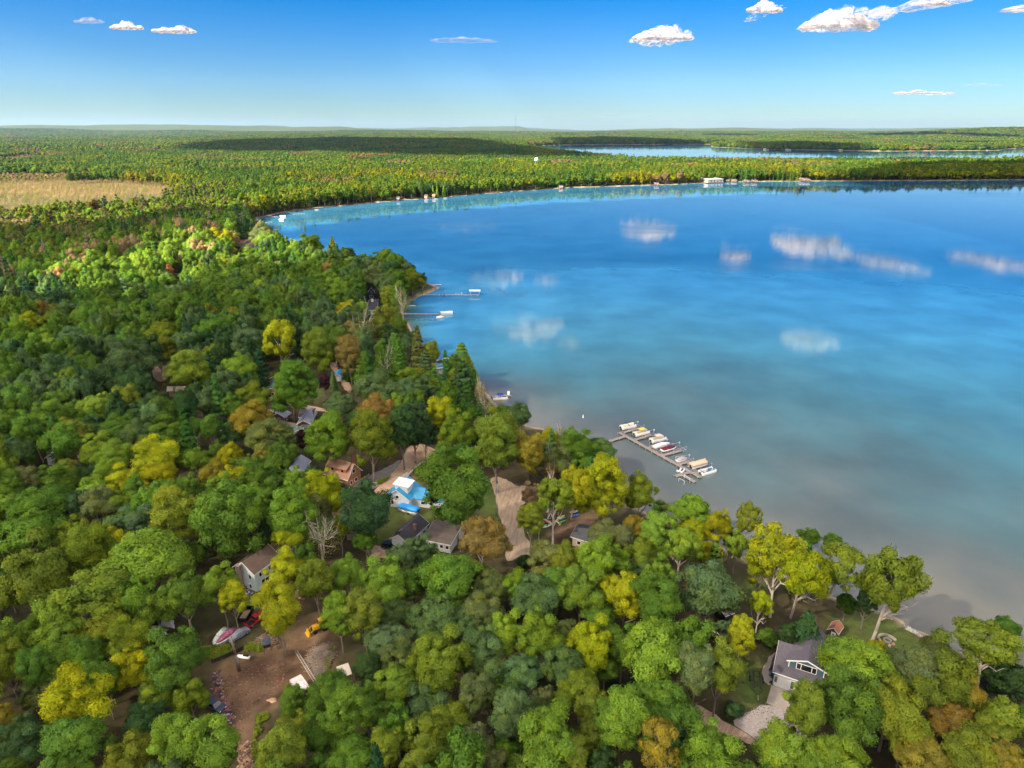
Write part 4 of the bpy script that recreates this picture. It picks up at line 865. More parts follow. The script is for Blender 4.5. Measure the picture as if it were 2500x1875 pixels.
for gi_, (x, y, s, u, v, m, rr, hh, lod, rs) in enumerate(GROUPS):
    n = len(x); cols_ = cols[~solo] if gi_ == 0 else tree_colors(x, y, u, v, m, rs)
    meshes = LODS[lod]; nk = len(meshes)
    kind = rs.integers(0, {0: 5, 1: 4, 2: 3, 3: 3}[lod], n)
    if lod < 3:
        pine = (vnoise(x, y, 90, 71) > .68) & (rs.uniform(size=n) < .55) | (rs.uniform(size=n) < .05); kind = np.where(pine, {0: 5, 1: 4, 2: 3}[lod], kind)
        cols_ = np.where(pine[:, None], cols_ * [.6, .8, 1.1], cols_)
    sc = np.stack([rr, rr, hh / 3.6], -1)
    if lod < 3:
        w = rs.uniform(size=n) < .06
        if lod < 2: kind = np.where(m | w, nk - 1, kind)
        sc = np.where(m[:, None], np.stack([rr * .5, rr * .5, hh * .13], -1), sc)
        if lod < 3: sc[pine & ~m, 0] *= .8; sc[pine & ~m, 1] *= .8; sc[pine & ~m, 2] *= .95
    else: sc = np.stack([rr, rr, np.clip(hh, 18, 30) / 1.1 * (1 if sp else 1)], -1)
    z = height(x, y); z = np.where(z < -.4, -.4, z) - .1
    me = bpy.data.meshes.new('forest'); me.vertices.add(n); me.vertices.foreach_set('co', np.stack([x, y, z], -1).astype(np.float32).ravel())
    a = me.attributes.new('kind_i', 'INT', 'POINT'); a.data.foreach_set('value', kind.astype(np.int32))
    a = me.attributes.new('tscale', 'FLOAT_VECTOR', 'POINT'); a.data.foreach_set('vector', sc.astype(np.float32).ravel())
    a = me.attributes.new('trot', 'FLOAT_VECTOR', 'POINT'); ro = np.zeros((n, 3), np.float32); ro[:, 2] = rs.uniform(0, 6.28, n); ro[:, :2] = rs.normal(0, .04, (n, 2)); a.data.foreach_set('vector', ro.ravel())
    a = me.attributes.new('tcol', 'FLOAT_COLOR', 'POINT'); c4 = np.ones((n, 4), np.float32); c4[:, :3] = cols_; a.data.foreach_set('color', c4.ravel())
    fo = bpy.data.objects.new('forest', me); C.objects.link(fo)
    md = fo.modifiers.new('trees', 'NODES'); md.node_group = forest_nodes(f'forest_{gi_}', meshes)
    tag(fo, ['mixed woodland filling the gaps between the lots and the left hillside', 'sunlit green and yellow woodland behind the lake bays', 'woodland between the two lakes and inland', 'distant woodland beyond the second lake', 'hazy woodland stretching to the horizon'][gi_], 'forest', kind='stuff')
    print('forest', gi_, n)
print('listed trees', NLIST)
# ------------------------------------------------------------------ clouds
def cloud_mat(name, dens, col=(.66,.60,.62), tlm=.45):
    m = bpy.data.materials.new(name); m.use_nodes = True; N = m.node_tree.nodes; Lk = m.node_tree.links
    N.remove(N['Principled BSDF']); out = N['Material Output']
    lw = N.new('ShaderNodeLayerWeight'); lw.inputs['Blend'].default_value = .5
    tc = N.new('ShaderNodeTexCoord'); nz = N.new('ShaderNodeTexNoise'); nz.inputs['Scale'].default_value = .018; nz.inputs['Detail'].default_value = 7; nz.inputs['Roughness'].default_value = .62; Lk.new(tc.outputs['Object'], nz.inputs['Vector'])
    mr = N.new('ShaderNodeMapRange'); mr.interpolation_type = 'SMOOTHSTEP'; mr.inputs[1].default_value = .08; mr.inputs[2].default_value = .80; mr.inputs[3].default_value = dens; mr.inputs[4].default_value = 0; Lk.new(lw.outputs['Facing'], mr.inputs[0])
    r2 = N.new('ShaderNodeMapRange'); r2.inputs[1].default_value = .36; r2.inputs[2].default_value = .6; r2.inputs[3].default_value = .5; r2.inputs[4].default_value = 1; Lk.new(nz.outputs['Fac'], r2.inputs[0])
    mu = N.new('ShaderNodeMath'); mu.operation = 'MULTIPLY'; Lk.new(mr.outputs[0], mu.inputs[0]); Lk.new(r2.outputs[0], mu.inputs[1])
    tr = N.new('ShaderNodeBsdfTransparent'); df = N.new('ShaderNodeBsdfDiffuse'); df.inputs[0].default_value = (*col, 1); tl = N.new('ShaderNodeBsdfTranslucent'); tl.inputs[0].default_value = (*col, 1)
    a = N.new('ShaderNodeMixShader'); a.inputs[0].default_value = tlm; Lk.new(df.outputs[0], a.inputs[1]); Lk.new(tl.outputs[0], a.inputs[2])
    b = N.new('ShaderNodeMixShader'); Lk.new(mu.outputs[0], b.inputs[0]); Lk.new(tr.outputs[0], b.inputs[1]); Lk.new(a.outputs[0], b.inputs[2]); Lk.new(b.outputs[0], out.inputs['Surface']); return m
def shade_mat(name, dens, tlm=.5):
    m = bpy.data.materials.new(name); m.use_nodes = True; N = m.node_tree.nodes; Lk = m.node_tree.links
    N.remove(N['Principled BSDF']); out = N['Material Output']
    tc = N.new('ShaderNodeTexCoord'); nz = N.new('ShaderNodeTexNoise'); nz.inputs['Scale'].default_value = .02; nz.inputs['Detail'].default_value = 5; Lk.new(tc.outputs['Object'], nz.inputs['Vector'])
    r2 = N.new('ShaderNodeMapRange'); r2.inputs[1].default_value = .35; r2.inputs[2].default_value = .65; r2.inputs[3].default_value = dens * .8; r2.inputs[4].default_value = min(1, dens * 1.15); Lk.new(nz.outputs['Fac'], r2.inputs[0])
    tr = N.new('ShaderNodeBsdfTransparent'); df = N.new('ShaderNodeBsdfDiffuse'); df.inputs[0].default_value = (.96,.96,.97,1); tl = N.new('ShaderNodeBsdfTranslucent'); tl.inputs[0].default_value = (.96,.96,.97,1)
    a = N.new('ShaderNodeMixShader'); a.inputs[0].default_value = tlm; Lk.new(df.outputs[0], a.inputs[1]); Lk.new(tl.outputs[0], a.inputs[2])
    b = N.new('ShaderNodeMixShader'); Lk.new(r2.outputs[0], b.inputs[0]); Lk.new(tr.outputs[0], b.inputs[1]); Lk.new(a.outputs[0], b.inputs[2]); Lk.new(b.outputs[0], out.inputs['Surface']); return m
def cloud(center, w, d, h, seed, mat_, label, rot=0, group=None, lumpy=1.6, res=110):
    "cumulus: a flat-bottomed heap of puffs, one closed shell"
    rs = np.random.default_rng(seed)
    gx, gy = np.meshgrid(np.linspace(-1.15, 1.15, int(res * 1.6)), np.linspace(-1.15, 1.15, res)); H = np.zeros(gx.shape)
    for k in range(int(26 * lumpy)):
        t = rs.uniform(0, 6.28); q = rs.uniform(0, 1) ** .6; cx, cy = math.cos(t) * q * .85, math.sin(t) * q * .8; r = rs.uniform(.13, .36) * (1.1 - .5 * q)
        H = np.maximum(H, np.sqrt(np.clip(r * r - (gx - cx) ** 2 - (gy - cy) ** 2, 0, None)) * (1.1 - .5 * q) / .34)
    nz = fbm(gx * 100 + seed * 37, gy * 100, 17, seed, 4); H = H * (.75 + .5 * nz)
    lim = np.clip(H - .06, 0, None); H = lim * h
    B = -np.clip(lim, 0, .25) * h * .55 * (1 + nz)
    ny, nx = gx.shape; idx = np.arange(nx * ny).reshape(ny, nx); inside = lim > 0
    q = inside[:-1, :-1] | inside[1:, 1:] | inside[:-1, 1:] | inside[1:, :-1]
    top = np.stack([idx[:-1, :-1], idx[:-1, 1:], idx[1:, 1:], idx[1:, :-1]], -1)[q]
    V = np.stack([gx * w / 2, gy * d / 2, H], -1).reshape(-1, 3); V2 = np.stack([gx * w / 2, gy * d / 2, B - 1.0], -1).reshape(-1, 3)
    F = np.concatenate([top, top[:, ::-1] + nx * ny])
    # rim faces
    e = {}
    for f in top:
        for a, b in ((f[0], f[1]), (f[1], f[2]), (f[2], f[3]), (f[3], f[0])):
            if (b, a) in e: del e[(b, a)]
            else: e[(a, b)] = 1
    rim = np.array([[a, a + nx * ny, b + nx * ny, b] for a, b in e]); F = np.concatenate([F, rim])
    V = np.concatenate([V, V2]); used = np.unique(F); mp = np.full(len(V), -1); mp[used] = np.arange(len(used))
    me = np_mesh('cloud', V[used], mp[F], mat_); o = bpy.data.objects.new('cloud', me); C.objects.link(o); o.location = center; o.rotation_euler = (0, 0, rot)
    tag(o, label, 'cloud', group); return o
CL1 = cloud_mat('cumulus', .92); CL2 = cloud_mat('thin_cloud', .30)
def sky_cloud(u, v, wpx, hpx, alt, seed, label, m=None, dr=.42):
    P = at(u, v, alt); d = P - Vector((0, 0, CAMZ)); dep = d.y * cp - d.z * sp_; w = wpx / FPX * dep; h = hpx / FPX * dep
    return cloud(P - Vector((0, 0, h * .35)), w, w * dr, h * .62, seed, m or CL1, label, group='small white clouds in the blue sky')
sky_cloud(1615, 76, 175, 46, 1150, 3, 'white cloud alone to the left of the biggest cloud')
sky_cloud(2050, 40, 240, 62, 1150, 21, 'biggest white cloud, upper right of the sky')
sky_cloud(1868, 12, 96, 34, 1150, 7, 'white cloud cut by the top edge, left of the biggest cloud')
sky_cloud(2285, 2, 88, 20, 1150, 8, 'white cloud cut by the top edge, right of the biggest cloud')
sky_cloud(305, 58, 90, 26, 1150, 9, 'middle one of three small pinkish clouds at upper left', CL1)
sky_cloud(426, 66, 125, 28, 1150, 10, 'rightmost and largest of three small clouds at upper left')
sky_cloud(215, 46, 84, 18, 1150, 11, 'faint leftmost wisp of three small clouds at upper left', CL2)
sky_cloud(2250, 222, 170, 17, 1150, 12, 'flat cloud low at the right above the horizon', CL1)
sky_cloud(2400, 205, 100, 8, 1150, 13, 'thin streak of cloud low at the far right edge', CL2)
sky_cloud(1430, 279, 420, 11, 1150, 14, 'long low bank of cloud over the far lake', CL2, .3)
sky_cloud(1900, 288, 230, 8, 1150, 15, 'short low streak of cloud over the right horizon', CL2, .3)
sky_cloud(620, 301, 70, 6, 1150, 16, 'tiny low cloud over the left horizon', CL2, .3)
sky_cloud(1130, 92, 190, 18, 1150, 17, 'faint diagonal wisp of cloud at the top centre', CL2, .5)
def mirror_cloud(du, dv, wd, hd, seed, m, rot=0, alt=1150, i=0):
    u, v = du * 1.1302, dv * 1.1302; W = at(u, v, WATER_Z); d = (W - Vector((0, 0, CAMZ))).normalized(); d.z = -d.z
    P = W + d * ((alt - WATER_Z) / d.z); L_ = (P - W).length + (W - Vector((0, 0, CAMZ))).length
    w = wd * 1.1302 / FPX * L_; h = hd * 1.1302 / FPX * L_
    el = math.atan2(d.z, math.hypot(d.x, d.y)); dd = h / max(math.sin(el), .2)
    c = cloud(P, w, dd, min(w, dd) * .22, seed, m, f'cloud overhead, above the frame, number {i}', rot); c['label'] = ['white cloud', 'pale cloud', 'small cloud'][seed % 3] + f' above the frame mirrored in the lake, {ordw(i)} from the left'; c['group'] = 'clouds mirrored in the lake'
    return c
CL4 = cloud_mat('bright_cloud', 1.0, (.95,.92,.93), .75)
MC = [(1070,600,110,34,31,CL1,-.5),(1140,705,170,46,32,CL1,-.5),(1180,606,62,20,33,CL2,0),(1185,872,120,50,34,CL1,-.3),(1230,742,60,30,38,CL2,0),(1400,492,120,52,35,CL1,0),(1590,545,44,44,36,CL1,0),(1745,530,128,56,37,CL1,0),(1748,733,120,34,39,CL1,0),(1908,566,66,50,40,CL1,.3),(2150,565,60,40,41,CL2,.4)]
for i, q_ in enumerate(MC): mirror_cloud(*q_[:5], CL4 if q_[5] is CL1 else CL1, q_[6], i=i)
# broad clouds behind the camera that shade parts of the land
def shade_cloud(poly, alt, m, seed, label, res=130, thick=90, nz_=70):
    rs = np.random.default_rng(seed); k = (alt - 22) / SUNV.z; off = SUNV * k; P = np.array(poly); x0, y0 = P.min(0) - 60; x1, y1 = P.max(0) + 60
    n = res; gx, gy = np.meshgrid(np.linspace(x0, x1, n * 2), np.linspace(y0, y1, n * 2)); L_ = max(x1 - x0, y1 - y0)
    s = np.where(inpoly(gx, gy, poly), 1, -1) * segdist(gx, gy, poly); s = s + (fbm(gx, gy, min(L_ * .16, 420), seed, 4) - .5) * min(L_ * .12, nz_) + (8 if nz_ == 16 else 0)
    lim = np.clip(s, 0, None); H = thick * (1 - np.exp(-lim / min(L_ * .06, 120))) * (.6 + .8 * fbm(gx, gy, L_ * .2, seed + 3, 4)); B = -.3 * H
    N_ = 4 * n * n; idx = np.arange(N_).reshape(2 * n, 2 * n); q = (s[:-1, :-1] > 0) & (s[1:, 1:] > 0) & (s[:-1, 1:] > 0) & (s[1:, :-1] > 0)
    top = np.stack([idx[:-1, :-1], idx[:-1, 1:], idx[1:, 1:], idx[1:, :-1]], -1)[q]
    c = np.array([(x0 + x1) / 2, (y0 + y1) / 2])
    V = np.concatenate([np.stack([gx - c[0], gy - c[1], H], -1).reshape(-1, 3), np.stack([gx - c[0], gy - c[1], B - 1], -1).reshape(-1, 3)])
    e = {}
    for f in top:
        for a, b in ((f[0], f[1]), (f[1], f[2]), (f[2], f[3]), (f[3], f[0])):
            if (b, a) in e: del e[(b, a)]
            else: e[(a, b)] = 1
    F = np.concatenate([top, top[:, ::-1] + N_, np.array([[a, a + N_, b + N_, b] for a, b in e])])
    used = np.unique(F); mp = np.full(len(V), -1); mp[used] = np.arange(len(used))
    me = np_mesh('cloud', V[used], mp[F], m); o = bpy.data.objects.new('cloud', me); C.objects.link(o); o.location = (c[0] + off.x, c[1] + off.y, alt)
    tag(o, label, 'cloud', 'broad clouds behind the camera'); return o
def G2(pts): return [tuple(at(u, v, 22)[:2]) for u, v in pts]
SH1 = shade_mat('cloud_veil', .62, .85); SH2 = shade_mat('cloud_thick', .62)
shade_cloud([(-4400, -3600), (2000, -3600), (2100, 1120)] + G2([(2900, 436), (1800, 441), (1250, 461), (900, 482), (760, 494), (660, 508), (600, 528), (618, 556), (636, 572), (690, 592), (760, 612), (800, 630), (740, 632), (700, 626), (640, 624), (520, 630), (440, 652), (380, 668), (270, 684), (130, 692), (0, 700), (-300, 712)]) + [(-590, 530), (-1260, 1120), (-3800, 3600), (-6400, 3600)], 1150, SH1, 51, 'broad unseen cloud behind the camera shading the near lots, widened for fill light', nz_=16, thick=24)  # real cloud shade over the lots; outline widened out of view for soft fill
shade_cloud(G2([(-500, 672), (0, 664), (60, 658), (127, 622), (226, 602), (330, 610), (365, 574), (470, 560), (560, 552), (600, 548), (612, 525), (600, 508), (540, 500), (420, 505), (250, 530), (0, 548), (-500, 560)]), 1150, SH2, 52, 'long dark cloud behind the camera shading the left woods', nz_=16, thick=24)
shade_cloud(G2([(420, 362), (560, 343), (850, 335), (1150, 338), (1240, 352), (1440, 368), (1480, 380), (1250, 378), (1050, 376), (800, 366), (600, 366)]), 6000, SH2, 53, 'dark cloud shading the far ridge before the second lake')
shade_cloud(G2([(1330, 337), (1480, 334), (1700, 345), (1560, 351), (1380, 350)]), 6000, SH2, 54, 'cloud shading the far shore of the second lake')
shade_cloud(G2([(1800, 350), (1960, 344), (2120, 352), (2100, 360), (1900, 362)]), 6000, SH2, 55, 'cloud shading the wooded point in the second lake')
shade_cloud(G2([(2020, 418), (2200, 392), (2600, 386), (2900, 400), (2600, 436), (2200, 436)]), 4000, SH2, 56, 'cloud shading the pines on the right far shore')
SH3 = shade_mat('fill_cloud_bank', .85, .85)
def bank(poly, alt, seed, label):  # unseen bright banks, added to lift the soft light on the near land
    k = SUNV * (alt / SUNV.z); shade_cloud([(x - k.x, y - k.y) for x, y in poly], alt, SH3, seed, label, 90, 140)
bank([(-900, 520), (4200, 620), (5000, -3300), (3600, -5000), (-900, -2100)], 1250, 61, 'unseen cloud bank added behind the camera on the right for fill light')
bank([(-7200, -2400), (-900, -2200), (3300, -5300), (2100, -8400), (-6700, -7200)], 1350, 62, 'unseen cloud bank added far behind the camera for fill light')
# ------------------------------------------------------------------ haze
hz = MB().box(-36000, -3000, -80, 36000, 62000, 620); hm = bpy.data.materials.new('haze'); hm.use_nodes = True; N = hm.node_tree.nodes; N.remove(N['Principled BSDF'])
pv = N.new('ShaderNodeVolumePrincipled'); pv.inputs['Color'].default_value = (.45,.70,1,1); pv.inputs['Density'].default_value = 1.5e-5; pv.inputs['Anisotropy'].default_value = .2
hm.node_tree.links.new(pv.outputs[0], N['Material Output'].inputs['Volume'])
HAZE = hz.build('haze', hm); tag(HAZE, kind='stuff')
# ------------------------------------------------------------------ houses
def frame_of(A, B, Cc):
    "local frame on eave corners: x along A->B, y towards Cc; returns origin, angle, length, width, flipped"
    A = Vector(A[:2]); B = Vector(B[:2]); flip = False
    if isinstance(Cc, (int, float)): d_ = (B - A).normalized(); Cc = A + Vector((-d_.y, d_.x)) * Cc
    Cc = Vector(Cc[:2])
    if (B - A).cross(Cc - A) < 0: A, B, Cc, flip = B, A, Cc + (B - A), True
    d = B - A; L_ = d.length; d.normalize(); n = Vector((-d.y, d.x)); W = (Cc - A).dot(n)
    return A, math.atan2(d.y, d.x), L_, W, flip
def opening(parent, face, t, z, w, h, L_, W, e, name='window', fm=None, pm=None, fr=.09, m=1):
    "window or door on a wall: frame, and its pane as a sub-part"
    fm = fm or TRIM; pm = pm or GLASS; fb = MB(); pb = MB()
    if face in 'fk':
        c = e + t * (L_ - 2 * e); y = e if face == 'f' else W - e; s = -1 if face == 'f' else 1
        bx = lambda b, a0, a1, z0, z1, d0, d1: b.box(c + a0, min(y + s * d0, y + s * d1), z0, c + a1, max(y + s * d0, y + s * d1), z1)
    else:
        c = e + t * (W - 2 * e); x = e if face == 'a' else L_ - e; s = -1 if face == 'a' else 1
        bx = lambda b, a0, a1, z0, z1, d0, d1: b.box(min(x + s * d0, x + s * d1), c + a0, z0, max(x + s * d0, x + s * d1), c + a1, z1)
    hw = w / 2
    for a0, a1, z0, z1 in ((-hw - fr, -hw, z - fr, z + h + fr), (hw, hw + fr, z - fr, z + h + fr), (-hw, hw, z - fr, z), (-hw, hw, z + h, z + h + fr)): bx(fb, a0, a1, z0, z1, .004, .07)
    for q in range(1, m):
        a = -hw + w * q / m; bx(fb, a - fr / 2, a + fr / 2, z, z + h, .03, .065)
    bx(pb, -hw, hw, z, z + h, .004, .03)
    f = fb.build(name, fm, parent); pb.build('pane' if name == 'window' else 'leaf', pm, f); return f
def house(name, label, A, B, Cc, he, ridge, wall, roof, wins=(), base=0.0, rf=.5, over=.45, th=.16, cat='house', group=None, trim=TRIM, hip=0.0, chim=None, gambrel=False):
    A, ang, L_, W, flip = frame_of(A, B, Cc)
    root = empty(name, (A.x, A.y, base), ang); tag(root, label, cat, group); e = over; he -= base; ridge -= base
    yr = W * (1 - rf if False else rf); zw = he
    def zr(y): return he + (ridge - he) * (y / yr if y < yr else (W - y) / (W - yr))
    w = MB(); ze = zr(e) - th * .6
    if gambrel:
        k = ridge - he; prof = [(e, 0), (W - e, 0), (W - e, he), (W * .80, he + k * .62), (yr, ridge - .1), (W * .20, he + k * .62), (e, he)]
    else: prof = [(e, 0), (W - e, 0), (W - e, zr(W - e) - .10), (yr, ridge - .10), (e, zr(e) - .10)]
    n = len(prof); vs = [(e, y, z) for y, z in prof] + [(L_ - e, y, z) for y, z in prof]
    fs = [list(range(n - 1, -1, -1)), list(range(n, 2 * n))] + [(i, (i + 1) % n, (i + 1) % n + n, i + n) for i in range(n)]
    w.add(vs, fs); w.build('wall', wall, root)
    r = MB()
    if gambrel:
        pts = [(0, he - .3), (W * .19, he + k * .66), (yr, ridge), (W * .81, he + k * .66), (W, he - .3)]
        for (y0, z0), (y1, z1) in zip(pts, pts[1:]): r.add([(0, y0, z0), (L_, y0, z0), (L_, y1, z1), (0, y1, z1), (0, y0, z0 + th), (L_, y0, z0 + th), (L_, y1, z1 + th), (0, y1, z1 + th)], [(0,3,2,1),(4,5,6,7),(0,1,5,4),(1,2,6,5),(2,3,7,6),(3,0,4,7)])
    else:
        x0, x1 = hip, L_ - hip
        r.add([(0, 0, he), (L_, 0, he), (x1, yr, ridge), (x0, yr, ridge), (L_, W, he), (0, W, he),
               (0, 0, he - th), (L_, 0, he - th), (x1, yr, ridge - th), (x0, yr, ridge - th), (L_, W, he - th), (0, W, he - th)],
              [(0,1,2,3),(3,2,4,5),(9,8,7,6),(11,10,8,9),(0,6,7,1),(5,4,10,11)] + ([(0,3,5),(1,4,2),(6,11,9),(7,8,10),(0,5,11,6),(1,7,10,4)] if hip else [(0,3,9,6),(3,5,11,9),(1,7,8,2),(2,8,10,4)]))
    rfo = r.build('roof', roof, root)
    if not hip and not gambrel:
        f = MB(); bw = .2
        for x0, x1 in ((-.035, -.003), (L_ + .003, L_ + .035)):
            for ya, za, yb, zb in ((0, he, yr, ridge), (yr, ridge, W, he)):
                f.add([(x0, ya, za - bw), (x0, yb, zb - bw), (x0, yb, zb + .02), (x0, ya, za + .02), (x1, ya, za - bw), (x1, yb, zb - bw), (x1, yb, zb + .02), (x1, ya, za + .02)], [(0,3,2,1),(4,5,6,7),(0,1,5,4),(1,2,6,5),(2,3,7,6),(3,0,4,7)])
        f.box(0, -.035, he - bw, L_, -.003, he - .002); f.box(0, W + .003, he - bw, L_, W + .035, he - .002)
        f.build('fascia', trim, root)
    for wd in wins:
        face, t, z, ww, hh_ = wd[:5]; nm = wd[5] if len(wd) > 5 else 'window'; pm = wd[6] if len(wd) > 6 else None; mm = wd[7] if len(wd) > 7 else 1
        if flip:
            if face in 'fk': t = 1 - t
            else: face = {'a': 'b', 'b': 'a'}[face]
        opening(root, face, t, z, ww, hh_, L_, W, e, nm, None, pm, m=mm)
    if chim:
        cx, cy, cw, top = chim; cx = 1 - cx if flip else cx
        c = MB().box(cx * L_ - cw / 2, cy * W - cw / 2, he * .8, cx * L_ + cw / 2, cy * W + cw / 2, top - base).box(cx * L_ - cw / 2 - .08, cy * W - cw / 2 - .08, top - base, cx * L_ + cw / 2 + .08, cy * W + cw / 2 + .08, top - base + .15)
        c.build('chimney', CHIM, rfo)
    return root, ang, L_, W, flip
def Q(t, x, y, z=0.0): return tp(t, x, y, z)

# white house with the long brown roof, beside the dirt yard
r_, a_, L_, W_, fl = house('two_storey_house', 'pale blue-white two-storey house with long brown gable roof beside the dirt yard', Q('G',532,1236,5.4), Q('G',818,1028,5.4), Q('G',316,1132,5.4), 5.4, 7.9, W_paleblue, R_brown,
   [('f',.22,3.5,.7,1.1),('f',.62,3.5,.7,1.1),('f',.9,3.5,.7,1.1),('f',.3,.3,1.0,2.0,'door'),('f',.46,.9,1.2,1.2),('f',.75,.9,1.5,1.3),('a',.25,3.4,.7,1.1),('a',.72,3.4,.7,1.1),('a',.3,.6,.7,1.1),('a',.7,.2,.9,2.0,'door')], chim=None)
MB().box(-.9, W_ * .55, 0, -.02, W_ * .55 + 1.0, 7.0).box(-1.0, W_ * .55 - .1, 7.0, .06, W_ * .55 + 1.1, 7.2).build('chimney', MT('grey_brick', (.27,.2,.18), .9, noise=.2), r_)
# log house
r_, a_, L_, W_, fl = house('log_house', 'brown log house with rust-brown roof and dormer behind the dark spreading tree', Q('Q3',688,893,3.4), Q('Q3',520,848,3.4), -7.4, 3.4, 7.5, W_log, R_rust,
   [('a',.25,.9,1.1,1.2),('a',.6,.9,1.1,1.2),('a',.5,4.2,1.2,1.2),('f',.3,.9,1.1,1.0),('f',.7,.9,1.1,1.0)])
dm = MB(); zA = 5.6; q0, q1 = L_ * .10, L_ * .86
dm.add([(q0, W_*.18, 4.3), (q1, W_*.18, 4.3), (q1, W_*.18, 6.2), (q0, W_*.18, 6.2), (q0, W_*.46, 7.2), (q1, W_*.46, 7.2)], [(0,1,2,3),(0,3,4),(1,5,2),(3,2,5,4),(0,4,5,1)])
dm.build('dormer_wall', W_log, r_)
rf_ = MB().add([(q0-.4, W_*.12, 6.1), (q1+.4, W_*.12, 6.1), (q1+.4, W_*.5, 7.5), (q0-.4, W_*.5, 7.5), (q0-.4, W_*.12, 6.27), (q1+.4, W_*.12, 6.27), (q1+.4, W_*.5, 7.67), (q0-.4, W_*.5, 7.67)], [(0,3,2,1),(4,5,6,7),(0,1,5,4),(1,2,6,5),(2,3,7,6),(3,0,4,7)]).build('dormer_roof', R_rust, r_)
for xx in (.3, .7): MB().box(L_*xx-.4, W_*.18-.06, 4.9, L_*xx+.4, W_*.18-.004, 5.7).build('window', GLASS, r_)
MB().box(L_ * .72, W_ * .8, 0, L_ * .72 + 1.3, W_ * .8 + 1.2, 9.0).box(L_ * .72 - .1, W_ * .8 - .1, 9.0, L_ * .72 + 1.4, W_ * .8 + 1.3, 9.2).build('chimney', CHIM, r_)
# blue-roofed house: main wing, dormer box and side wing
r_, a_, L_, W_, fl = house('blue_roofed_house', 'white house with bright blue metal roof and a white-topped dormer', Q('Q3',1108,1032,3.2), Q('Q3',1190,935,3.2), Q('Q3',936,997,3.2), 3.2, 6.2, W_white, R_blue,
   [('a',.72,1.0,.8,1.0),('a',.5,3.2,.9,.9),('f',.3,1.0,1.0,.9)])
A2_, ang2, L2, W2, f2 = frame_of(Q('Q3',1108,1032,3.2), Q('Q3',1190,935,3.2), Q('Q3',936,997,3.2))
cdx = MB(); cx0, cx1 = L_ * .22, L_ * .68
cdx.box(cx0, W_ * .18, 3.3, cx1, W_ * .66, 6.5); cdx.build('dormer_wall', W_white, r_)
MB().add([(cx0-.3, W_*.12, 6.5), (cx1+.3, W_*.12, 6.5), (cx1+.3, W_*.72, 6.95), (cx0-.3, W_*.72, 6.95), (cx0-.3, W_*.12, 6.62), (cx1+.3, W_*.12, 6.62), (cx1+.3, W_*.72, 7.07), (cx0-.3, W_*.72, 7.07)], [(0,3,2,1),(4,5,6,7),(0,1,5,4),(1,2,6,5),(2,3,7,6),(3,0,4,7)]).build('dormer_roof', R_white, r_)
inv = Matrix.Rotation(-ang2, 3, 'Z')
def loc_of(P): q = Vector((P.x - A2_.x, P.y - A2_.y, 0)); q = inv @ q; return q
wa, wb, wc_ = (loc_of(Q('Q3', *p, 2.9)) for p in ((1118,1012), (1400,1052), (1160,930)))
wdir = (wb - wa).normalized(); wn_ = Vector((-wdir.y, wdir.x, 0)); Lw = (wb - wa).length; Ww = max(6.0, abs((wc_ - wa).dot(wn_)))
def wp(a, b, z): p = wa + wdir * a + wn_ * b; return (p.x, p.y, z)
w_ = MB().add([wp(0,.4,0), wp(Lw-.4,.4,0), wp(Lw-.4,Ww-.4,0), wp(0,Ww-.4,0), wp(0,.4,2.85), wp(Lw-.4,.4,2.85), wp(Lw-.4,Ww-.4,2.85), wp(0,Ww-.4,2.85), wp(0,Ww/2,4.5), wp(Lw-.4,Ww/2,4.5)], [(0,1,5,4),(2,3,7,6),(1,2,6,9,5),(0,4,8,7,3),(0,3,2,1)])
w_.build('wing_wall', W_white, r_)
MB().add([wp(-2,0,2.75), wp(Lw,0,2.75), wp(Lw,Ww/2,4.65), wp(-2,Ww/2,4.65), wp(Lw,Ww,2.75), wp(-2,Ww,2.75), wp(-2,0,2.9), wp(Lw,0,2.9), wp(Lw,Ww/2,4.8), wp(-2,Ww/2,4.8), wp(Lw,Ww,2.9), wp(-2,Ww,2.9)], [(3,2,1,0),(5,4,2,3),(6,7,8,9),(9,8,10,11),(0,1,7,6),(4,5,11,10),(1,2,8,7),(2,4,10,8),(0,6,9,3),(3,9,11,5)]).build('wing_roof', R_blue, r_)
for t_ in (.22, .42, .7):
    p0 = wp(Lw * t_, .33, 1.1); p1 = wp(Lw * t_ + 1.1, .33, 1.1)
    f_ = MB(); f_.add([wp(Lw*t_-.1,.33,1.0), wp(Lw*t_+1.2,.33,1.0), wp(Lw*t_+1.2,.33,2.1), wp(Lw*t_-.1,.33,2.1), wp(Lw*t_-.1,.395,1.0), wp(Lw*t_+1.2,.395,1.0), wp(Lw*t_+1.2,.395,2.1), wp(Lw*t_-.1,.395,2.1)], [(0,1,2,3),(0,4,5,1),(3,2,6,7)]); fo_ = f_.build('window', TRIM, r_)
    MB().add([wp(Lw*t_,.318,1.1), wp(Lw*t_+1.1,.318,1.1), wp(Lw*t_+1.1,.318,2.0), wp(Lw*t_,.318,2.0)], [(0,1,2,3)]).build('pane', GLASS, fo_)
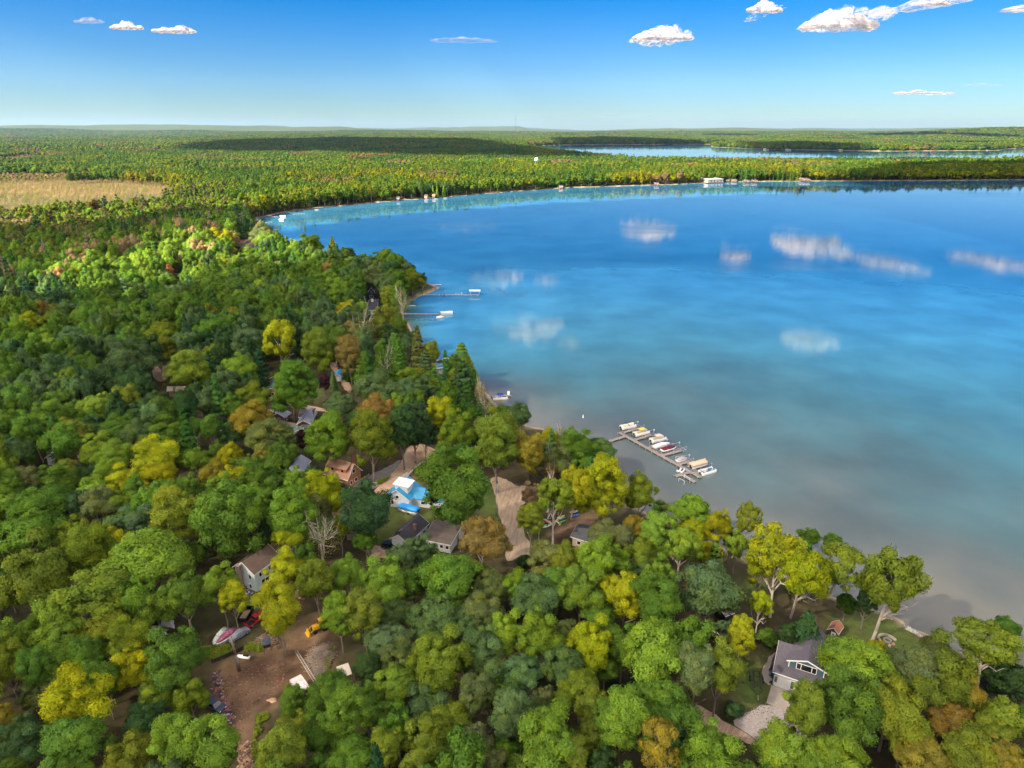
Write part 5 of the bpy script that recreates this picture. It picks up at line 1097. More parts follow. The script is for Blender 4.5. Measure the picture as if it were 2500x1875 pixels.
# charcoal-roofed house
r_, a_, L_, W_, fl = house('charcoal_roofed_house', 'white house with charcoal shingle roof behind the dark blue car', Q('Q3',1098,1325,3.0), Q('Q3',1240,1186,3.0), Q('Q3',972,1286,3.0), 3.2, 5.2, W_white, R_black,
   [('a',.62,1.2,1.0,.6),('a',.25,1.2,.8,.6),('f',.3,1.0,1.1,1.1),('f',.55,1.0,1.3,1.2),('f',.8,1.0,1.1,1.1)], chim=(.5,.22,.7,5.6))
MB().add([(L_*.28, W_*.3, 3.6), (L_*.28, W_*.95, 3.3), (L_*.28, W_*.62, 5.3), (L_*1.0, W_*.3, 4.0), (L_*1.0, W_*.95, 3.3), (L_*1.0, W_*.62, 5.3)], [(0,2,1),(3,4,5),(0,3,5,2),(1,2,5,4),(0,1,4,3)]).build('raised_gable', W_white, r_)
MB().add([(L_*.25, W_*.24, 3.65), (L_*1.02, W_*.24, 3.65), (L_*1.02, W_*.62, 5.45), (L_*.25, W_*.62, 5.45), (L_*1.02, W_*1.0, 3.25), (L_*.25, W_*1.0, 3.25)], [(0,1,2,3),(3,2,4,5)]).build('raised_roof', R_grey, r_)
# taupe-roofed low house
house('low_grey_house', 'low light grey house with wide taupe roof beside the charcoal-roofed house', Q('Q3',1192,1292,3.0), Q('Q3',1385,1330,3.0), Q('Q3',1270,1140,3.0), 3.0, 4.3, W_grey, R_taupe,
   [('f',.2,1.3,.55,.8),('f',.3,1.3,.55,.8),('f',.4,1.3,.55,.8),('f',.66,1.2,.9,1.0),('f',.88,1.2,.9,1.0)], rf=.62)
# grey metal roof, left of the log house
house('metal_roofed_house', 'white house with pale grey ribbed metal roof left of the brown log house', Q('Q3',345,884,3.0), Q('Q3',442,760,3.0), Q('Q3',262,820,3.0), 3.0, 5.2, W_white, R_metal, [('f',.3,1.0,1.0,1.0),('f',.7,1.0,1.0,1.0),('a',.5,1.0,1.0,1.0)])
# orange cabin
house('orange_cabin', 'small orange timber cabin with grey-green roof and wide door', Q('L',780,905,2.8), Q('L',830,800,2.8), Q('L',668,868,2.8), 2.8, 4.3, W_orange, R_green, [('a',.5,.1,2.2,1.9,'door',DARK,2)], cat='cabin')
# cottages
house('brown_cottage', 'small brown cottage with grey roof and white-trimmed windows, left one', Q('L',865,1190,2.9), Q('L',935,1140,2.9), Q('L',770,1140,2.9), 2.9, 4.4, W_brown, R_metal, [('a',.5,1.1,.9,1.0),('f',.4,1.1,.9,1.0)], cat='cottage')
r_, a_, L_, W_, fl = house('brown_cottage', 'brown cottage with grey roof and white front porch, right one', Q('L',1145,1262,2.9), Q('L',1215,1130,2.9), Q('L',1010,1228,2.9), 2.9, 4.4, W_brown, R_metal, [('a',.66,1.1,.8,1.0),('f',.5,1.1,.9,1.0)], cat='cottage')
MB().box(-1.5, W_*.08, 0, .4, W_*.52, 2.5).build('porch', TRIM, r_); MB().box(-1.56, W_*.16, .2, -1.5, W_*.42, 2.1).build('door', GLASS, r_); MB().box(-1.8, 0, 2.5, .3, W_*.58, 2.65).build('porch_roof', R_grey, r_)
house('grey_roofed_cottage', 'brown cottage with flat grey roof joined behind the two cottages', Q('L',1010,1190,3.0), Q('L',1180,1180,3.0), Q('L',985,1105,3.0), 3.0, 3.9, W_brown, R_grey, [('f',.2,1.1,1.0,.9),('f',.5,1.1,1.0,.9)], cat='cottage')
house('green_roofed_shed', 'long low shed with grey-green roof in front of the cottages', Q('L',905,1370,2.4), Q('L',1050,1310,2.4), Q('L',885,1340,2.4), 2.4, 2.9, W_grey, R_green, [], cat='shed', over=.25)
# gambrel barn
house('gambrel_barn', 'cream gambrel barn with tan roof and a small dark opening', Q('L',232,1268,2.6), Q('L',290,1195,2.6), Q('L',100,1212,2.6), 2.6, 5.2, W_cream, MT('tan_roof', (.27,.21,.16), .85, noise=.15), [('a',.5,3.4,.5,.9,'window'),('a',.42,.1,1.4,2.0,'door',W_cream,2)], cat='barn', gambrel=True, over=.25)
# garage house by the lake
e1 = 3.6
r_, a_, L_, W_, fl = house('garage_house', 'big house with dark grey roof, blue dormer and white garage doors', Q('Q7',704,836,e1), Q('Q7',1050,952,e1), 9.6, e1, 7.8, W_grey, R_grey,
   [('f',.155,.15,3.0,2.3,'door',TRIM,1),('f',.55,.15,3.0,2.3,'door',TRIM,1),('f',.035,.9,.55,1.7,'window',W_blue),('f',.36,.6,.65,1.9,'window',W_blue),('f',.93,.6,.65,1.9,'window',W_blue),('a',.3,1.2,1,1.1),('a',.65,1.2,1,1.1),('a',.5,4.4,1,1)])
d0, d1 = L_ * .24, L_ * .86; y0_ = W_ * .16
dw = MB().add([(d0, y0_, 4.6), (d1, y0_, 4.6), (d1, y0_, 6.7), ((d0+d1)/2, y0_, 7.8), (d0, y0_, 6.7), (d0, W_*.5, 4.6), (d1, W_*.5, 4.6), (d1, W_*.5, 6.7), ((d0+d1)/2, W_*.5, 7.8), (d0, W_*.5, 6.7)], [(0,1,2,3,4),(9,8,7,6,5),(1,6,7,2),(0,4,9,5),(2,7,8,3),(3,8,9,4)])
dwo = dw.build('dormer_wall', W_blue, r_)
dr_ = MB(); xm = (d0 + d1) / 2; yb = W_ * .62
for xa, za, xb, zb in ((d0 - .45, 6.52, xm, 7.92), (xm, 7.92, d1 + .45, 6.52)):
    dr_.add([(xa, y0_-.5, za), (xb, y0_-.5, zb), (xb, yb, zb), (xa, yb, za), (xa, y0_-.5, za+.16), (xb, y0_-.5, zb+.16), (xb, yb, zb+.16), (xa, yb, za+.16)], [(0,3,2,1),(4,5,6,7),(0,1,5,4),(1,2,6,5),(2,3,7,6),(3,0,4,7)])
dr_.build('dormer_roof', R_grey, r_)
df_ = MB()
for xa, za, xb, zb in ((d0 - .45, 6.52, xm, 7.92), (xm, 7.92, d1 + .45, 6.52)):
    df_.add([(xa, y0_-.55, za-.12), (xb, y0_-.55, zb-.12), (xb, y0_-.55, zb+.18), (xa, y0_-.55, za+.18), (xa, y0_-.505, za-.12), (xb, y0_-.505, zb-.12), (xb, y0_-.505, zb+.18), (xa, y0_-.505, za+.18)], [(0,1,2,3),(3,2,6,7),(0,4,5,1)])
df_.box(d0, y0_-.06, 4.6, d0+.16, y0_-.003, 6.7).box(d1-.16, y0_-.06, 4.6, d1, y0_-.003, 6.7)
df_.build('dormer_trim', TRIM, r_)
wf_ = MB().box(xm - 1.9, y0_ - .09, 5.05, xm + 1.9, y0_ - .004, 6.55).build('window', TRIM, r_)
for a0, a1 in ((-1.78, -1.05), (-.93, .93), (1.05, 1.78)): MB().box(xm + a0, y0_ - .11, 5.17, xm + a1, y0_ - .091, 6.43).build('pane', GLASS, wf_)
g0 = L_ * .28; g1 = L_ * .86; gy = W_ * .6; ge = W_ + 5.5; gm2 = (g0 + g1) / 2
MB().add([(g0+.4, gy, 0), (g1-.4, gy, 0), (g1-.4, ge-.4, 0), (g0+.4, ge-.4, 0), (g0+.4, gy, 4.2), (g1-.4, gy, 4.2), (g1-.4, ge-.4, 4.2), (g0+.4, ge-.4, 4.2), (gm2, ge-.4, 6.6), (gm2, gy, 6.6)], [(1,2,6,5),(0,4,7,3),(2,3,7,8,6),(0,1,5,9,4)]).build('wing_wall', W_grey, r_)
gr = MB()
for xa, za, xb, zb in ((g0, 4.1, gm2, 6.8), (gm2, 6.8, g1, 4.1)):
    gr.add([(xa, gy-1.5, za), (xb, gy-1.5, zb), (xb, ge, zb), (xa, ge, za), (xa, gy-1.5, za+.15), (xb, gy-1.5, zb+.15), (xb, ge, zb+.15), (xa, ge, za+.15)], [(0,3,2,1),(4,5,6,7),(0,1,5,4),(1,2,6,5),(2,3,7,6),(3,0,4,7)])
gr.tube((g0 + 5.2, gy + 4.2, 5.3), (g0 + 5.2, gy + 4.2, 5.9), .12)
gr.build('wing_roof', R_grey, r_)
GH = (r_, a_, L_, W_)
# garden shed by the lake
house('garden_shed', 'little brown garden shed with rusty red roof and white door under a pale tree', Q('Q7',1100,612,2.2), Q('Q7',1131,565,2.2), Q('Q7',1032,578,2.2), 2.2, 3.3, W_brown, R_red, [('a',.42,.05,.8,1.9,'door',TRIM,1),('a',.42,1.1,.45,.55)], cat='shed', over=.2, th=.1)
# other roofs among the trees
house('dark_roofed_house', 'house with plain dark grey roof in front of the kayak clearing', Q('H',1735,818,3), Q('H',2010,900,3), Q('H',1940,700,3), 3.0, 4.4, W_tan, MT('dark_metal_roof', (.085,.09,.105), .6, noise=.15, kind='x', kscale=1.6, kdepth=.2), [('f',.3,1,1,1),('f',.7,1,1,1)])
house('old_shed', 'grey weathered shed roof under the trees left of the garage house', Q('D',1190,290,2.6), Q('D',1290,240,2.6), Q('D',1050,160,2.6), 2.6, 3.3, DARK, MT('weathered_roof', (.15,.14,.15), .9, noise=.25), [('f',.5,.1,1.6,1.9,'door',DARK,1)], cat='shed', over=.25)
house('old_shed', 'shed with bleached plank roof beside the grey-green willow', Q('D',1200,20,2.6), Q('D',1300,-15,2.6), Q('D',1120,-110,2.6), 2.6, 3.2, DARK, WOODG, [], cat='shed', over=.25)
house('white_roofed_cabin', 'low cabin with bleached white roof in a gap of the left woods', Q('K',1800,905,2.8), Q('K',2000,900,2.8), Q('K',1740,885,2.8), 2.8, 4.4, W_tan, MT('bleached_roof', (.5,.44,.38), .8, noise=.2), [('f',.5,1,1,1)], cat='cabin')
house('white_cabin', 'white cabin half hidden by trees at the left edge of the lots', Q('K',600,1630,2.8), Q('K',690,1560,2.8), Q('K',520,1600,2.8), 2.8, 4.3, W_white, MT('pale_metal_roof', (.45,.48,.52), .5, noise=.1), [('f',.5,1,1,1)], cat='cabin')
house('white_shed', 'narrow white shed with blue roof beside the upper dirt road', Q('L',1480,745,2.6), Q('L',1510,690,2.6), Q('L',1425,680,2.6), 2.6, 3.8, W_white, R_blue, [('a',.5,.1,1.0,1.9,'door',TRIM,1)], cat='shed')
house('maroon_roofed_shed', 'small shed with a maroon roof behind the orange cabin', Q('L',700,770,2.3), Q('L',735,745,2.3), Q('L',640,775,2.3), 2.3, 3.0, W_log, MT('maroon_roof', (.16,.06,.07), .8, noise=.2), [], cat='shed', over=.2)
house('long_grey_building', 'long low grey-roofed building behind the upper lawn', Q('L',1060,590,3), Q('L',890,570,3), Q('L',1060,560,3), 3, 4.0, W_brown, R_grey, [('f',.5,1,1,1)])
house('navy_cottage', 'navy blue gabled cottage with white trim behind the lake point', Q('P',640,905,4.6), Q('P',590,820,4.6), Q('P',522,890,4.6), 4.6, 8.0, W_navy, R_black, [('a',.5,1.0,2.2,1.6,'window',None,3),('a',.5,4.2,1.2,1.2)], cat='cottage')
r_, a_, L_, W_, fl = house('cupola_house', 'house with purple-grey roof and small white cupola by the docks', Q('P',540,1145,3), Q('P',670,1140,3), Q('P',560,1000,3), 3.0, 5.2, W_white, R_grey, [('f',.7,1,1.2,1.2)])
MB().box(L_*.3, W_*.45, 5, L_*.3+1.4, W_*.45+1.4, 7).build('cupola', TRIM, r_); MB().add([(L_*.3-.2, W_*.45-.2, 7), (L_*.3+1.6, W_*.45-.2, 7), (L_*.3+1.6, W_*.45+1.6, 7), (L_*.3-.2, W_*.45+1.6, 7), (L_*.3+.7, W_*.45+.7, 7.9)], [(0,1,4),(1,2,4),(2,3,4),(3,0,4),(3,2,1,0)]).build('cupola_roof', R_black, r_)
house('sunlit_house', 'white house with tan roof on the sunny lakeside behind the yellow trees', Q('O',1110,545,3.4), Q('O',1245,550,3.4), Q('O',1080,490,3.4), 3.4, 6.0, W_white, MT('tan_shingles', (.30,.19,.13), .9, noise=.15), [('f',.3,1,1.2,1.2),('f',.7,1,1.2,1.2)])
house('brown_roofed_house', 'house with pink-brown roof left of the sunlit white house', Q('O',955,510,3.4), Q('O',1060,520,3.4), Q('O',960,440,3.4), 3.4, 6.0, W_tan, R_rust, [('f',.5,1,1.2,1.2)])
house('grey_roofed_house', 'house with broad grey roof in the sunlit strip of woods', Q('O',140,925,3.2), Q('O',300,905,3.2), Q('O',170,865,3.2), 3.2, 5.0, W_grey, R_grey, [('f',.5,1,1.2,1.2)])
house('lakeside_cabin', 'cream cabin glimpsed between pines at the edge of the lake', Q('P',420,560,3), Q('P',510,560,3), Q('P',430,520,3), 3, 4.8, W_cream, R_rust, [('f',.5,1,1.2,1.2)], cat='cabin')
house('trailer_home', 'white trailer home seen through the trees in front of the dark metal roof', Q('I',80,1060,2.8), Q('I',250,1150,2.8), Q('I',160,1020,2.8), 2.8, 3.2, W_white, R_white, [('f',.3,1,1,.8),('f',.7,1,1,.8)], over=.15)
# open lean-to shed in the yard
def lean_to(name, label, pts, z0, z1, roof, wall=DARK):
    A, ang, L_, W, fl = frame_of(*pts); root = empty(name, (A.x, A.y, 0), ang); tag(root, label, 'shed')
    MB().add([(0,0,z0),(L_,0,z0),(L_,W,z1),(0,W,z1),(0,0,z0+.1),(L_,0,z0+.1),(L_,W,z1+.1),(0,W,z1+.1)], [(0,3,2,1),(4,5,6,7),(0,1,5,4),(1,2,6,5),(2,3,7,6),(3,0,4,7)]).build('roof', roof, root)
    for x, y, z in ((.1,.1,z0),(L_-.1,.1,z0),(.1,W-.1,z1),(L_-.1,W-.1,z1)): MB().box(x-.06,y-.06,0,x+.06,y+.06,z).build('post', POLE, root)
    MB().box(.2, W-.18, 0, L_-.2, W-.12, z1-.1).build('back_wall', wall, root); return root
lean_to('open_shed', 'open-fronted shed with pale grey sloping roof at the edge of the yard', (Q('B',1460,692,2.3), Q('B',1590,645,2.3), Q('B',1380,610,2.3)), 2.3, 2.9, MT('pale_sheet_roof', (.42,.38,.35), .7, noise=.1))
lean_to('tarred_shelter', 'small shelter with dark tarred roof in the middle of the yard', (Q('B',625,345,2.2), Q('B',718,318,2.2), Q('B',580,290,2.2)), 2.2, 2.5, MT('tar_roof', (.05,.065,.095), .5, noise=.5, nscale=2))

# ------------------------------------------------------------------ vehicles
def heading(a, b): d = Vector(b) - Vector(a); return math.atan2(d.y, d.x)
def car(name, label, c, ang, paint, prof, glassx, width=1.85, bed=None, cat='car'):
    "profile in xz, nose at +x"
    root = empty(name, (c.x, c.y, 0.0), ang); tag(root, label, cat); hw = width / 2
    low = [(x, z) for x, z in prof]; rings = []
    for y, s in ((-hw, .93), (-hw * .93, 1.0), (hw * .93, 1.0), (hw, .93)):
        rings.append([(x * (1 if s == 1 else .985), y, .38 + (z - .38) * s) for x, z in low])
    MB().loft(rings, None, False).build('body', paint, root)
    g = MB(); x0, x1, x2, x3, zb, zt = glassx; b_, t_ = hw * .93, hw * .76
    g.add([(x0,-b_,zb),(x3,-b_,zb),(x3,b_,zb),(x0,b_,zb),(x1,-t_,zt),(x2,-t_,zt),(x2,t_,zt),(x1,t_,zt)], [(0,3,2,1),(0,1,5,4),(1,2,6,5),(2,3,7,6),(3,0,4,7),(4,5,6,7)]); g.build('cabin_glass', GLASS, root)
    MB().box(x1-.02,-t_-.02,zt+.003,x2+.02,t_+.02,zt+.06).build('cabin_roof', paint, root)
    L0 = min(p[0] for p in prof); L1 = max(p[0] for p in prof)
    for x in (L0 + .19 * (L1 - L0), L1 - .17 * (L1 - L0)):
        for s in (-1, 1):
            w = MB().tube((x, s*(hw-.2), .34), (x, s*(hw+.02), .34), .34, n=14).build('wheel', TYRE, root); MB().tube((x, s*(hw+.021), .34), (x, s*(hw+.035), .34), .19, n=10).build('rim', RIM, w)
    for s in (-1, 1): MB().box(L1-.03, s*hw*.72-.16, .62, L1+.02, s*hw*.72+.16, .78).build('headlight', TRIM, root)
    if bed: MB().box(bed[0], -hw*.8, bed[2], bed[1], hw*.8, bed[2]+.02).build('bed_floor', BLACKP, root)
    return root
def paint(n, c, r=.3): return MT(n, c, r, spec=.6, noise=.05)
SUVP = [(-2.3,.4),(2.3,.4),(2.35,.75),(2.15,.98),(1.0,1.08),(-2.2,1.12),(-2.38,.8)]
PICK = [(-2.75,.45),(2.6,.45),(2.68,.8),(2.45,1.02),(1.2,1.12),(.9,1.15),(-.75,1.15),(-.78,.72),(-2.58,.70),(-2.6,1.12),(-2.78,1.12)]
P1 = Q('B',560,75); car('pickup_truck', 'red pickup truck parked on the grass beside the dirt yard', P1, heading(Q('B',480,130), Q('B',660,5)), paint('red_paint',(.42,.015,.03)), PICK, (-.75,-.55,.55,1.2,1.12,1.68), 1.9, (-2.55,-.8,.74), 'pickup')
car('parked_suv', 'black car parked in front of the charcoal-roofed house', Q('G',2005,945), heading(Q('G',1950,940), Q('G',2060,960)), paint('midnight_paint',(.008,.012,.03)), SUVP, (-2.2,-1.9,.3,1.0,1.1,1.66))
car('parked_suv', 'black car parked beside the brown log house', Q('G',1487,300), heading(Q('G',1450,280), Q('G',1525,305)), paint('black_paint',(.008,.008,.012)), SUVP, (-2.2,-1.9,.3,1.0,1.1,1.66))
rr_ = car('covered_car', 'old sedan under a slate-grey cover beside the pink boats', Q('B',370,240), heading(Q('B',460,190), Q('B',280,300)), MT('grey_cover',(.16,.18,.23),.8,noise=.15), [(-2.5,.25),(2.5,.25),(2.5,.6),(2.3,.92),(.9,1.02),(-2.3,.98),(-2.5,.7)], (-1.7,-.9,.5,1.4,1.0,1.4), 1.8)
for ch in rr_.children:
    if ch.name.startswith(('cabin_glass',)): ch.data.materials[0] = M_['grey_cover']; ch.name = 'cabin_cover'
car('old_car_wreck', 'dark blue wrecked car in the rubbish at the left of the yard', Q('B',110,1010), heading(Q('B',30,960), Q('B',190,1040)), paint('dull_blue_paint',(.03,.045,.09),.6), SUVP, (-2.0,-1.6,.5,1.2,1.08,1.55), 1.8, cat='car wreck')
def trailer_box():
    c = Q('B',450,30); root = empty('utility_trailer', (c.x, c.y, 0), heading(Q('B',400,110), Q('B',490,-40)));  tag(root, 'black high-sided utility trailer left of the red pickup', 'trailer')
    b = MB(); b.box(-2.2,-1.0,.5,2.2,1.0,.58)
    for x0,y0,x1,y1 in ((-2.2,-1.0,2.2,-.94),(-2.2,.94,2.2,1.0),(-2.2,-.94,-2.14,.94),(2.14,-.94,2.2,.94)): b.box(x0,y0,.582,x1,y1,1.5)
    b.build('box', BLACKP, root); MB().box(-1.9,-.8,.6,1.0,.8,1.2).build('load', MT('load_tan',(.25,.17,.12),.9,noise=.4), root); MB().tube((2.2,0,.5),(3.4,0,.5),.06).build('drawbar', STEEL, root)
    for s in (-1,1): MB().tube((0,s*1.02,.33),(0,s*1.22,.33),.33,n=12).build('wheel', TYRE, root)
trailer_box()
def tractor():
    a, b_ = Q('B',1150,205), Q('B',1330,130); c = (a + b_) / 2; root = empty('backhoe_loader', (c.x, c.y, 0), heading(b_, a));  tag(root, 'yellow loader tractor with front bucket at the edge of the yard', 'tractor')
    YEL = paint('yellow_paint', (.55,.33,.01), .45)
    MB().box(-.9,-.45,.7,1.5,.45,1.35).box(-1.5,-.65,.8,-.7,.65,1.25).build('body', YEL, root); MB().box(.2,-.42,1.355,1.45,.42,1.6).build('bonnet', YEL, root)
    MB().box(-1.0,-.3,1.36,-.5,.3,1.5).box(-1.1,-.3,1.5,-1.0,.3,2.0).build('seat', BLACKP, root)
    for x in (-1.4,-.2):
        for s in (-1,1): MB().box(x-.04,s*.6-.04,1.3,x+.04,s*.6+.04,2.6).build('canopy_post', YEL, root)
    MB().box(-1.55,-.75,2.605,0,.75,2.7).build('canopy', YEL, root)
    for s in (-1,1):
        MB().tube((-1.0,s*.75,.75),(-1.0,s*1.15,.75),.75,n=16).build('wheel', TYRE, root); MB().tube((1.2,s*.6,.45),(1.2,s*.9,.45),.45,n=14).build('wheel', TYRE, root)
        MB().path([(.3,s*.75,1.5),(1.6,s*.75,1.3),(2.5,s*.75,.5)],.08).build('loader_arm', YEL, root)
    MB().prism([(2.4,.1),(3.1,.1),(2.75,.2),(2.6,.9),(2.4,.9)],-1.0,1.0).build('bucket', YEL, root)
    MB().path([(-1.5,0,1.0),(-2.4,0,2.3),(-3.0,0,1.2),(-2.9,0,.5)],.11).build('backhoe_arm', YEL, root)
tractor()
def camper():
    a, b_ = Q('B',985,690,2.4), Q('B',1100,850,2.4); c = (a + b_) / 2; root = empty('camper_trailer', (c.x, c.y, 0), heading(b_, a)); tag(root, 'weathered white camper trailer with rust-streaked roof under the yard trees', 'camper')
    CW = MT('stained_white', (.55,.50,.50), .7, noise=.35, nscale=1.2)
    prof = [(-3.2,.5),(2.7,.5),(3.2,1.2),(3.0,2.35),(2.6,2.55),(-3.0,2.55),(-3.2,2.3)]
    MB().prism(prof,-1.15,1.15).build('body', CW, root); MB().box(-.4,-.4,2.555,.4,.4,2.72).build('roof_vent', TRIM, root)
    for x in (-1.8,.4,1.9): MB().box(x-.4,-1.19,1.3,x+.4,-1.153,1.9).build('window', GLASS, root)
    MB().box(-1.1,-1.2,.6,-.5,-1.153,2.2).build('door', TRIM, root)
    for s in (-1,1): MB().tube((-.5,s*1.0,.34),(-.5,s*1.2,.34),.34,n=12).build('wheel', TYRE, root)
    MB().tube((2.9,0,.5),(4.2,0,.5),.06).build('drawbar', STEEL, root)
camper()
def rv():
    a, b_ = Q('L',670,1125,2.6), Q('L',790,1100,2.6); c = (a + b_) / 2; root = empty('travel_trailer', (c.x, c.y, 0), heading(a, b_)); tag(root, 'white travel trailer parked behind the brown cottages', 'camper')
    MB().prism([(-3.4,.6),(3.2,.6),(3.5,1.4),(3.3,2.7),(-3.3,2.75),(-3.5,2.4)],-1.2,1.2).build('body', WHITEP, root)
    for x in (-2.2,0,1.9): MB().box(x-.5,-1.24,1.4,x+.5,-1.203,2.1).build('window', GLASS, root)
    MB().box(-.6,-.4,2.74,.6,.4,2.9).build('roof_vent', TRIM, root)
    for s in (-1,1): MB().tube((0,s*1.05,.36),(0,s*1.24,.36),.36,n=12).build('wheel', TYRE, root)
rv()
def flat_trailer():
    c = Q('D',1535,745); root = empty('boat_trailer', (c.x, c.y, 0), heading(Q('D',1530,640), Q('D',1550,900))); tag(root, 'empty black boat trailer on the grass left of the garage', 'trailer'); DK = paint('dark_blue_steel', (.012,.03,.05), .5)
    for s in (-1,1):
        MB().box(-3,s*1.05-.06,.55,2.2,s*1.05+.06,.67).build('rail', DK, root); MB().tube((2.2,s*1.05,.6),(3.7,0,.55),.06).build('rail', DK, root)
        MB().box(-2.6,s*.55-.1,.672,2.0,s*.55+.1,.78).build('bunk', DARK, root)
        for x in (-1.2,-.35): MB().tube((x,s*1.15,.33),(x,s*1.36,.33),.33,n=12).build('wheel', TYRE, root)
    for x in (-2.9,-1.5,0,1.4): MB().box(x-.05,-1,.50,x+.05,1,.548).build('cross_member', DK, root)
    MB().tube((3.7,0,.55),(5.0,0,.5),.06).tube((4.4,0,0),(4.4,0,.6),.05).build('drawbar', STEEL, root)
flat_trailer()
# ------------------------------------------------------------------ boats, docks
def pontoon(label, c, ang, z=-.55, cover=None, kind='open', deckc=CREAMP, L_=6.8, W=2.45, name='pontoon_boat', lift=True, cat='boat', tarp=None, group='boats around the docks'):
    root = empty(name, (c.x, c.y, z), ang); tag(root, label, cat, group); h = L_ / 2; hw = W / 2
    for s in (-1, 1):
        rings = []
        for x, r in ((-h,.22),(-h+.2,.3),(h-1.0,.3),(h-.35,.22),(h-.02,.05)):
            rings.append([(x, s*(hw-.35)+r*math.cos(k*math.pi/5), .3+r*math.sin(k*math.pi/5)+(.1 if x>h-.5 else 0)) for k in range(10)])
        MB().loft(rings).build('pontoon', ALU, root)
    MB().box(-h+.1,-hw,.62,h-.4,hw,.72).build('deck', MT('deck_tan',(.42,.36,.28),.8,noise=.1), root)
    f = MB(); hr = 1.38
    for x0,y0,x1,y1 in ((-h+.2,-hw+.04,h-.5,-hw+.1),(-h+.2,hw-.1,h-.5,hw-.04),(h-.56,-hw+.1,h-.5,-.45),(h-.56,.45,h-.5,hw-.1),(-h+.2,-hw+.1,-h+.26,hw-.1)): f.box(x0,y0,.722,x1,y1,hr)
    f.build('side_panel', WHITEP, root)
    if kind in ('open','bimini'):
        for x0,y0,x1,y1 in ((-h+.3,-hw+.12,-h+1.2,hw-.12),(h-2.3,-hw+.12,h-.7,-hw+.75),(h-2.3,hw-.75,h-.7,hw-.12)):
            MB().box(x0,y0,.725,x1,y1,1.12).build('bench', deckc, root)
        MB().box(-.4,-hw+.12,.725,.3,-hw+.8,1.55).build('console', deckc, root); MB().box(-.9,-hw+.3,.9,-.6,-hw+.75,1.5).build('helm_seat', deckc, root)
    if kind in ('cover',):
        rings = []
        for x, k in ((-h,.75),(-h+.35,1.0),(h-.9,1.0),(h-.3,.72)):
            rings.append([(x,-hw*1.03,.95),(x,-hw*.98,hr+.12*k),(x,-hw*.6,hr+.55*k),(x,0,hr+.72*k),(x,hw*.6,hr+.55*k),(x,hw*.98,hr+.12*k),(x,hw*1.03,.95)])
        MB().loft(rings).build('cover', cover, root)
    if kind == 'bimini':
        rings = []
        for x, k in ((-1.3,.82),(-.9,1),(.7,1),(1.15,.82)):
            rings.append([(x,-hw*.95,2.25),(x,-hw*.7,2.42+.12*k),(x,0,2.5+.14*k),(x,hw*.7,2.42+.12*k),(x,hw*.95,2.25),(x,0,2.36)])
        MB().loft(rings).build('canopy', cover, root)
        for s in (-1,1): MB().path([(-.1,s*(hw-.08),hr),(-1.2,s*(hw-.1),2.3)],.03).path([(-.1,s*(hw-.08),hr),(1.05,s*(hw-.1),2.3)],.03).build('canopy_frame', STEEL, root)
    if kind == 'folded':
        MB().path([(-.2,-hw+.06,hr),(-1.1,-hw+.2,2.5),(-1.3,0,2.75),(-1.1,hw-.2,2.5),(-.2,hw-.06,hr)],.09).build('folded_canopy', BLACKP, root)
        for x0,y0,x1,y1 in ((-h+.3,-hw+.12,-h+1.2,hw-.12),(h-2.3,-hw+.12,h-.7,-hw+.75),(h-2.3,hw-.75,h-.7,hw-.12)): MB().box(x0,y0,.725,x1,y1,1.12).build('bench', deckc, root)
    mo = MB().box(-h-.45,-.2,.7,-h-.02,.2,1.35); mo.build('outboard_motor', BLACKP, root)
    return root
def speedboat(label, c, ang, z, cover, L_=6.0, W=2.3, name='speedboat', hull=WHITEP, tower=False, group='boats around the docks'):
    root = empty(name, (c.x, c.y, z), ang); tag(root, label, 'boat', group); h = L_/2; hw = W/2; rings = []
    for x, w, zb in ((-h,.92,.15),(-h*.3,1.0,.0),(h*.35,.92,.05),(h*.75,.55,.3),(h,.06,.75)):
        w *= hw; rings.append([(x,-w,.95),(x,-w*.95,.55),(x,-w*.4,zb+.1),(x,0,zb),(x,w*.4,zb+.1),(x,w*.95,.55),(x,w,.95),(x,0,1.0)])
    MB().loft(rings).build('hull', hull, root); rings = []
    for x, w, k in ((-h*.98,.9,.1),(-h*.5,.98,.55),(h*.1,.97,.7),(h*.6,.72,.35),(h*.97,.08,.05)):
        w *= hw; rings.append([(x,-w,.97),(x,-w*.6,1.0+k*.8),(x,0,1.02+k),(x,w*.6,1.0+k*.8),(x,w,.97)])
    MB().loft(rings).build('cover', cover, root)
    if tower: MB().path([(.2,-hw,1.0),(-.3,-hw*.8,2.3),(-.3,hw*.8,2.3),(.2,hw,1.0)],.06).build('tower', BLACKP, root)
    return root
def lift_frame(c, ang, L_=5.0, W=3.0, z=-1.2, label='steel boat lift beside the marina dock', canopy=None):
    root = empty('boat_lift', (c.x, c.y, z), ang); tag(root, label, 'boat lift', 'boat lifts at the marina dock'); f = MB()
    for sx in (-1,1):
        for sy in (-1,1): f.tube((sx*L_/2,sy*W/2,-.8),(sx*L_/2,sy*W/2,1.5),.05)
        f.tube((sx*L_/2,-W/2,.1),(sx*L_/2,W/2,.1),.05)
    for sy in (-1,1): f.tube((-L_/2,sy*W/2,.15),(L_/2,sy*W/2,.15),.05).tube((-L_/2,sy*W/2,1.4),(L_/2,sy*W/2,1.4),.035)
    f.build('frame', STEEL, root)
    b = MB()
    for sy in (-1,1): b.box(-L_/2,sy*.7-.08,.2,L_/2,sy*.7+.08,.34)
    b.build('bunk', WOODG, root); MB().tube((L_/2,W/2+.03,1.2),(L_/2,W/2+.1,1.2),.45,n=14).build('crank_wheel', STEEL, root); return root
q8 = lambda x, y, z=-.55: tp('Q8', x, y, z)
HD = heading(q8(610,400), q8(840,345))
lab = 'at the marina dock'
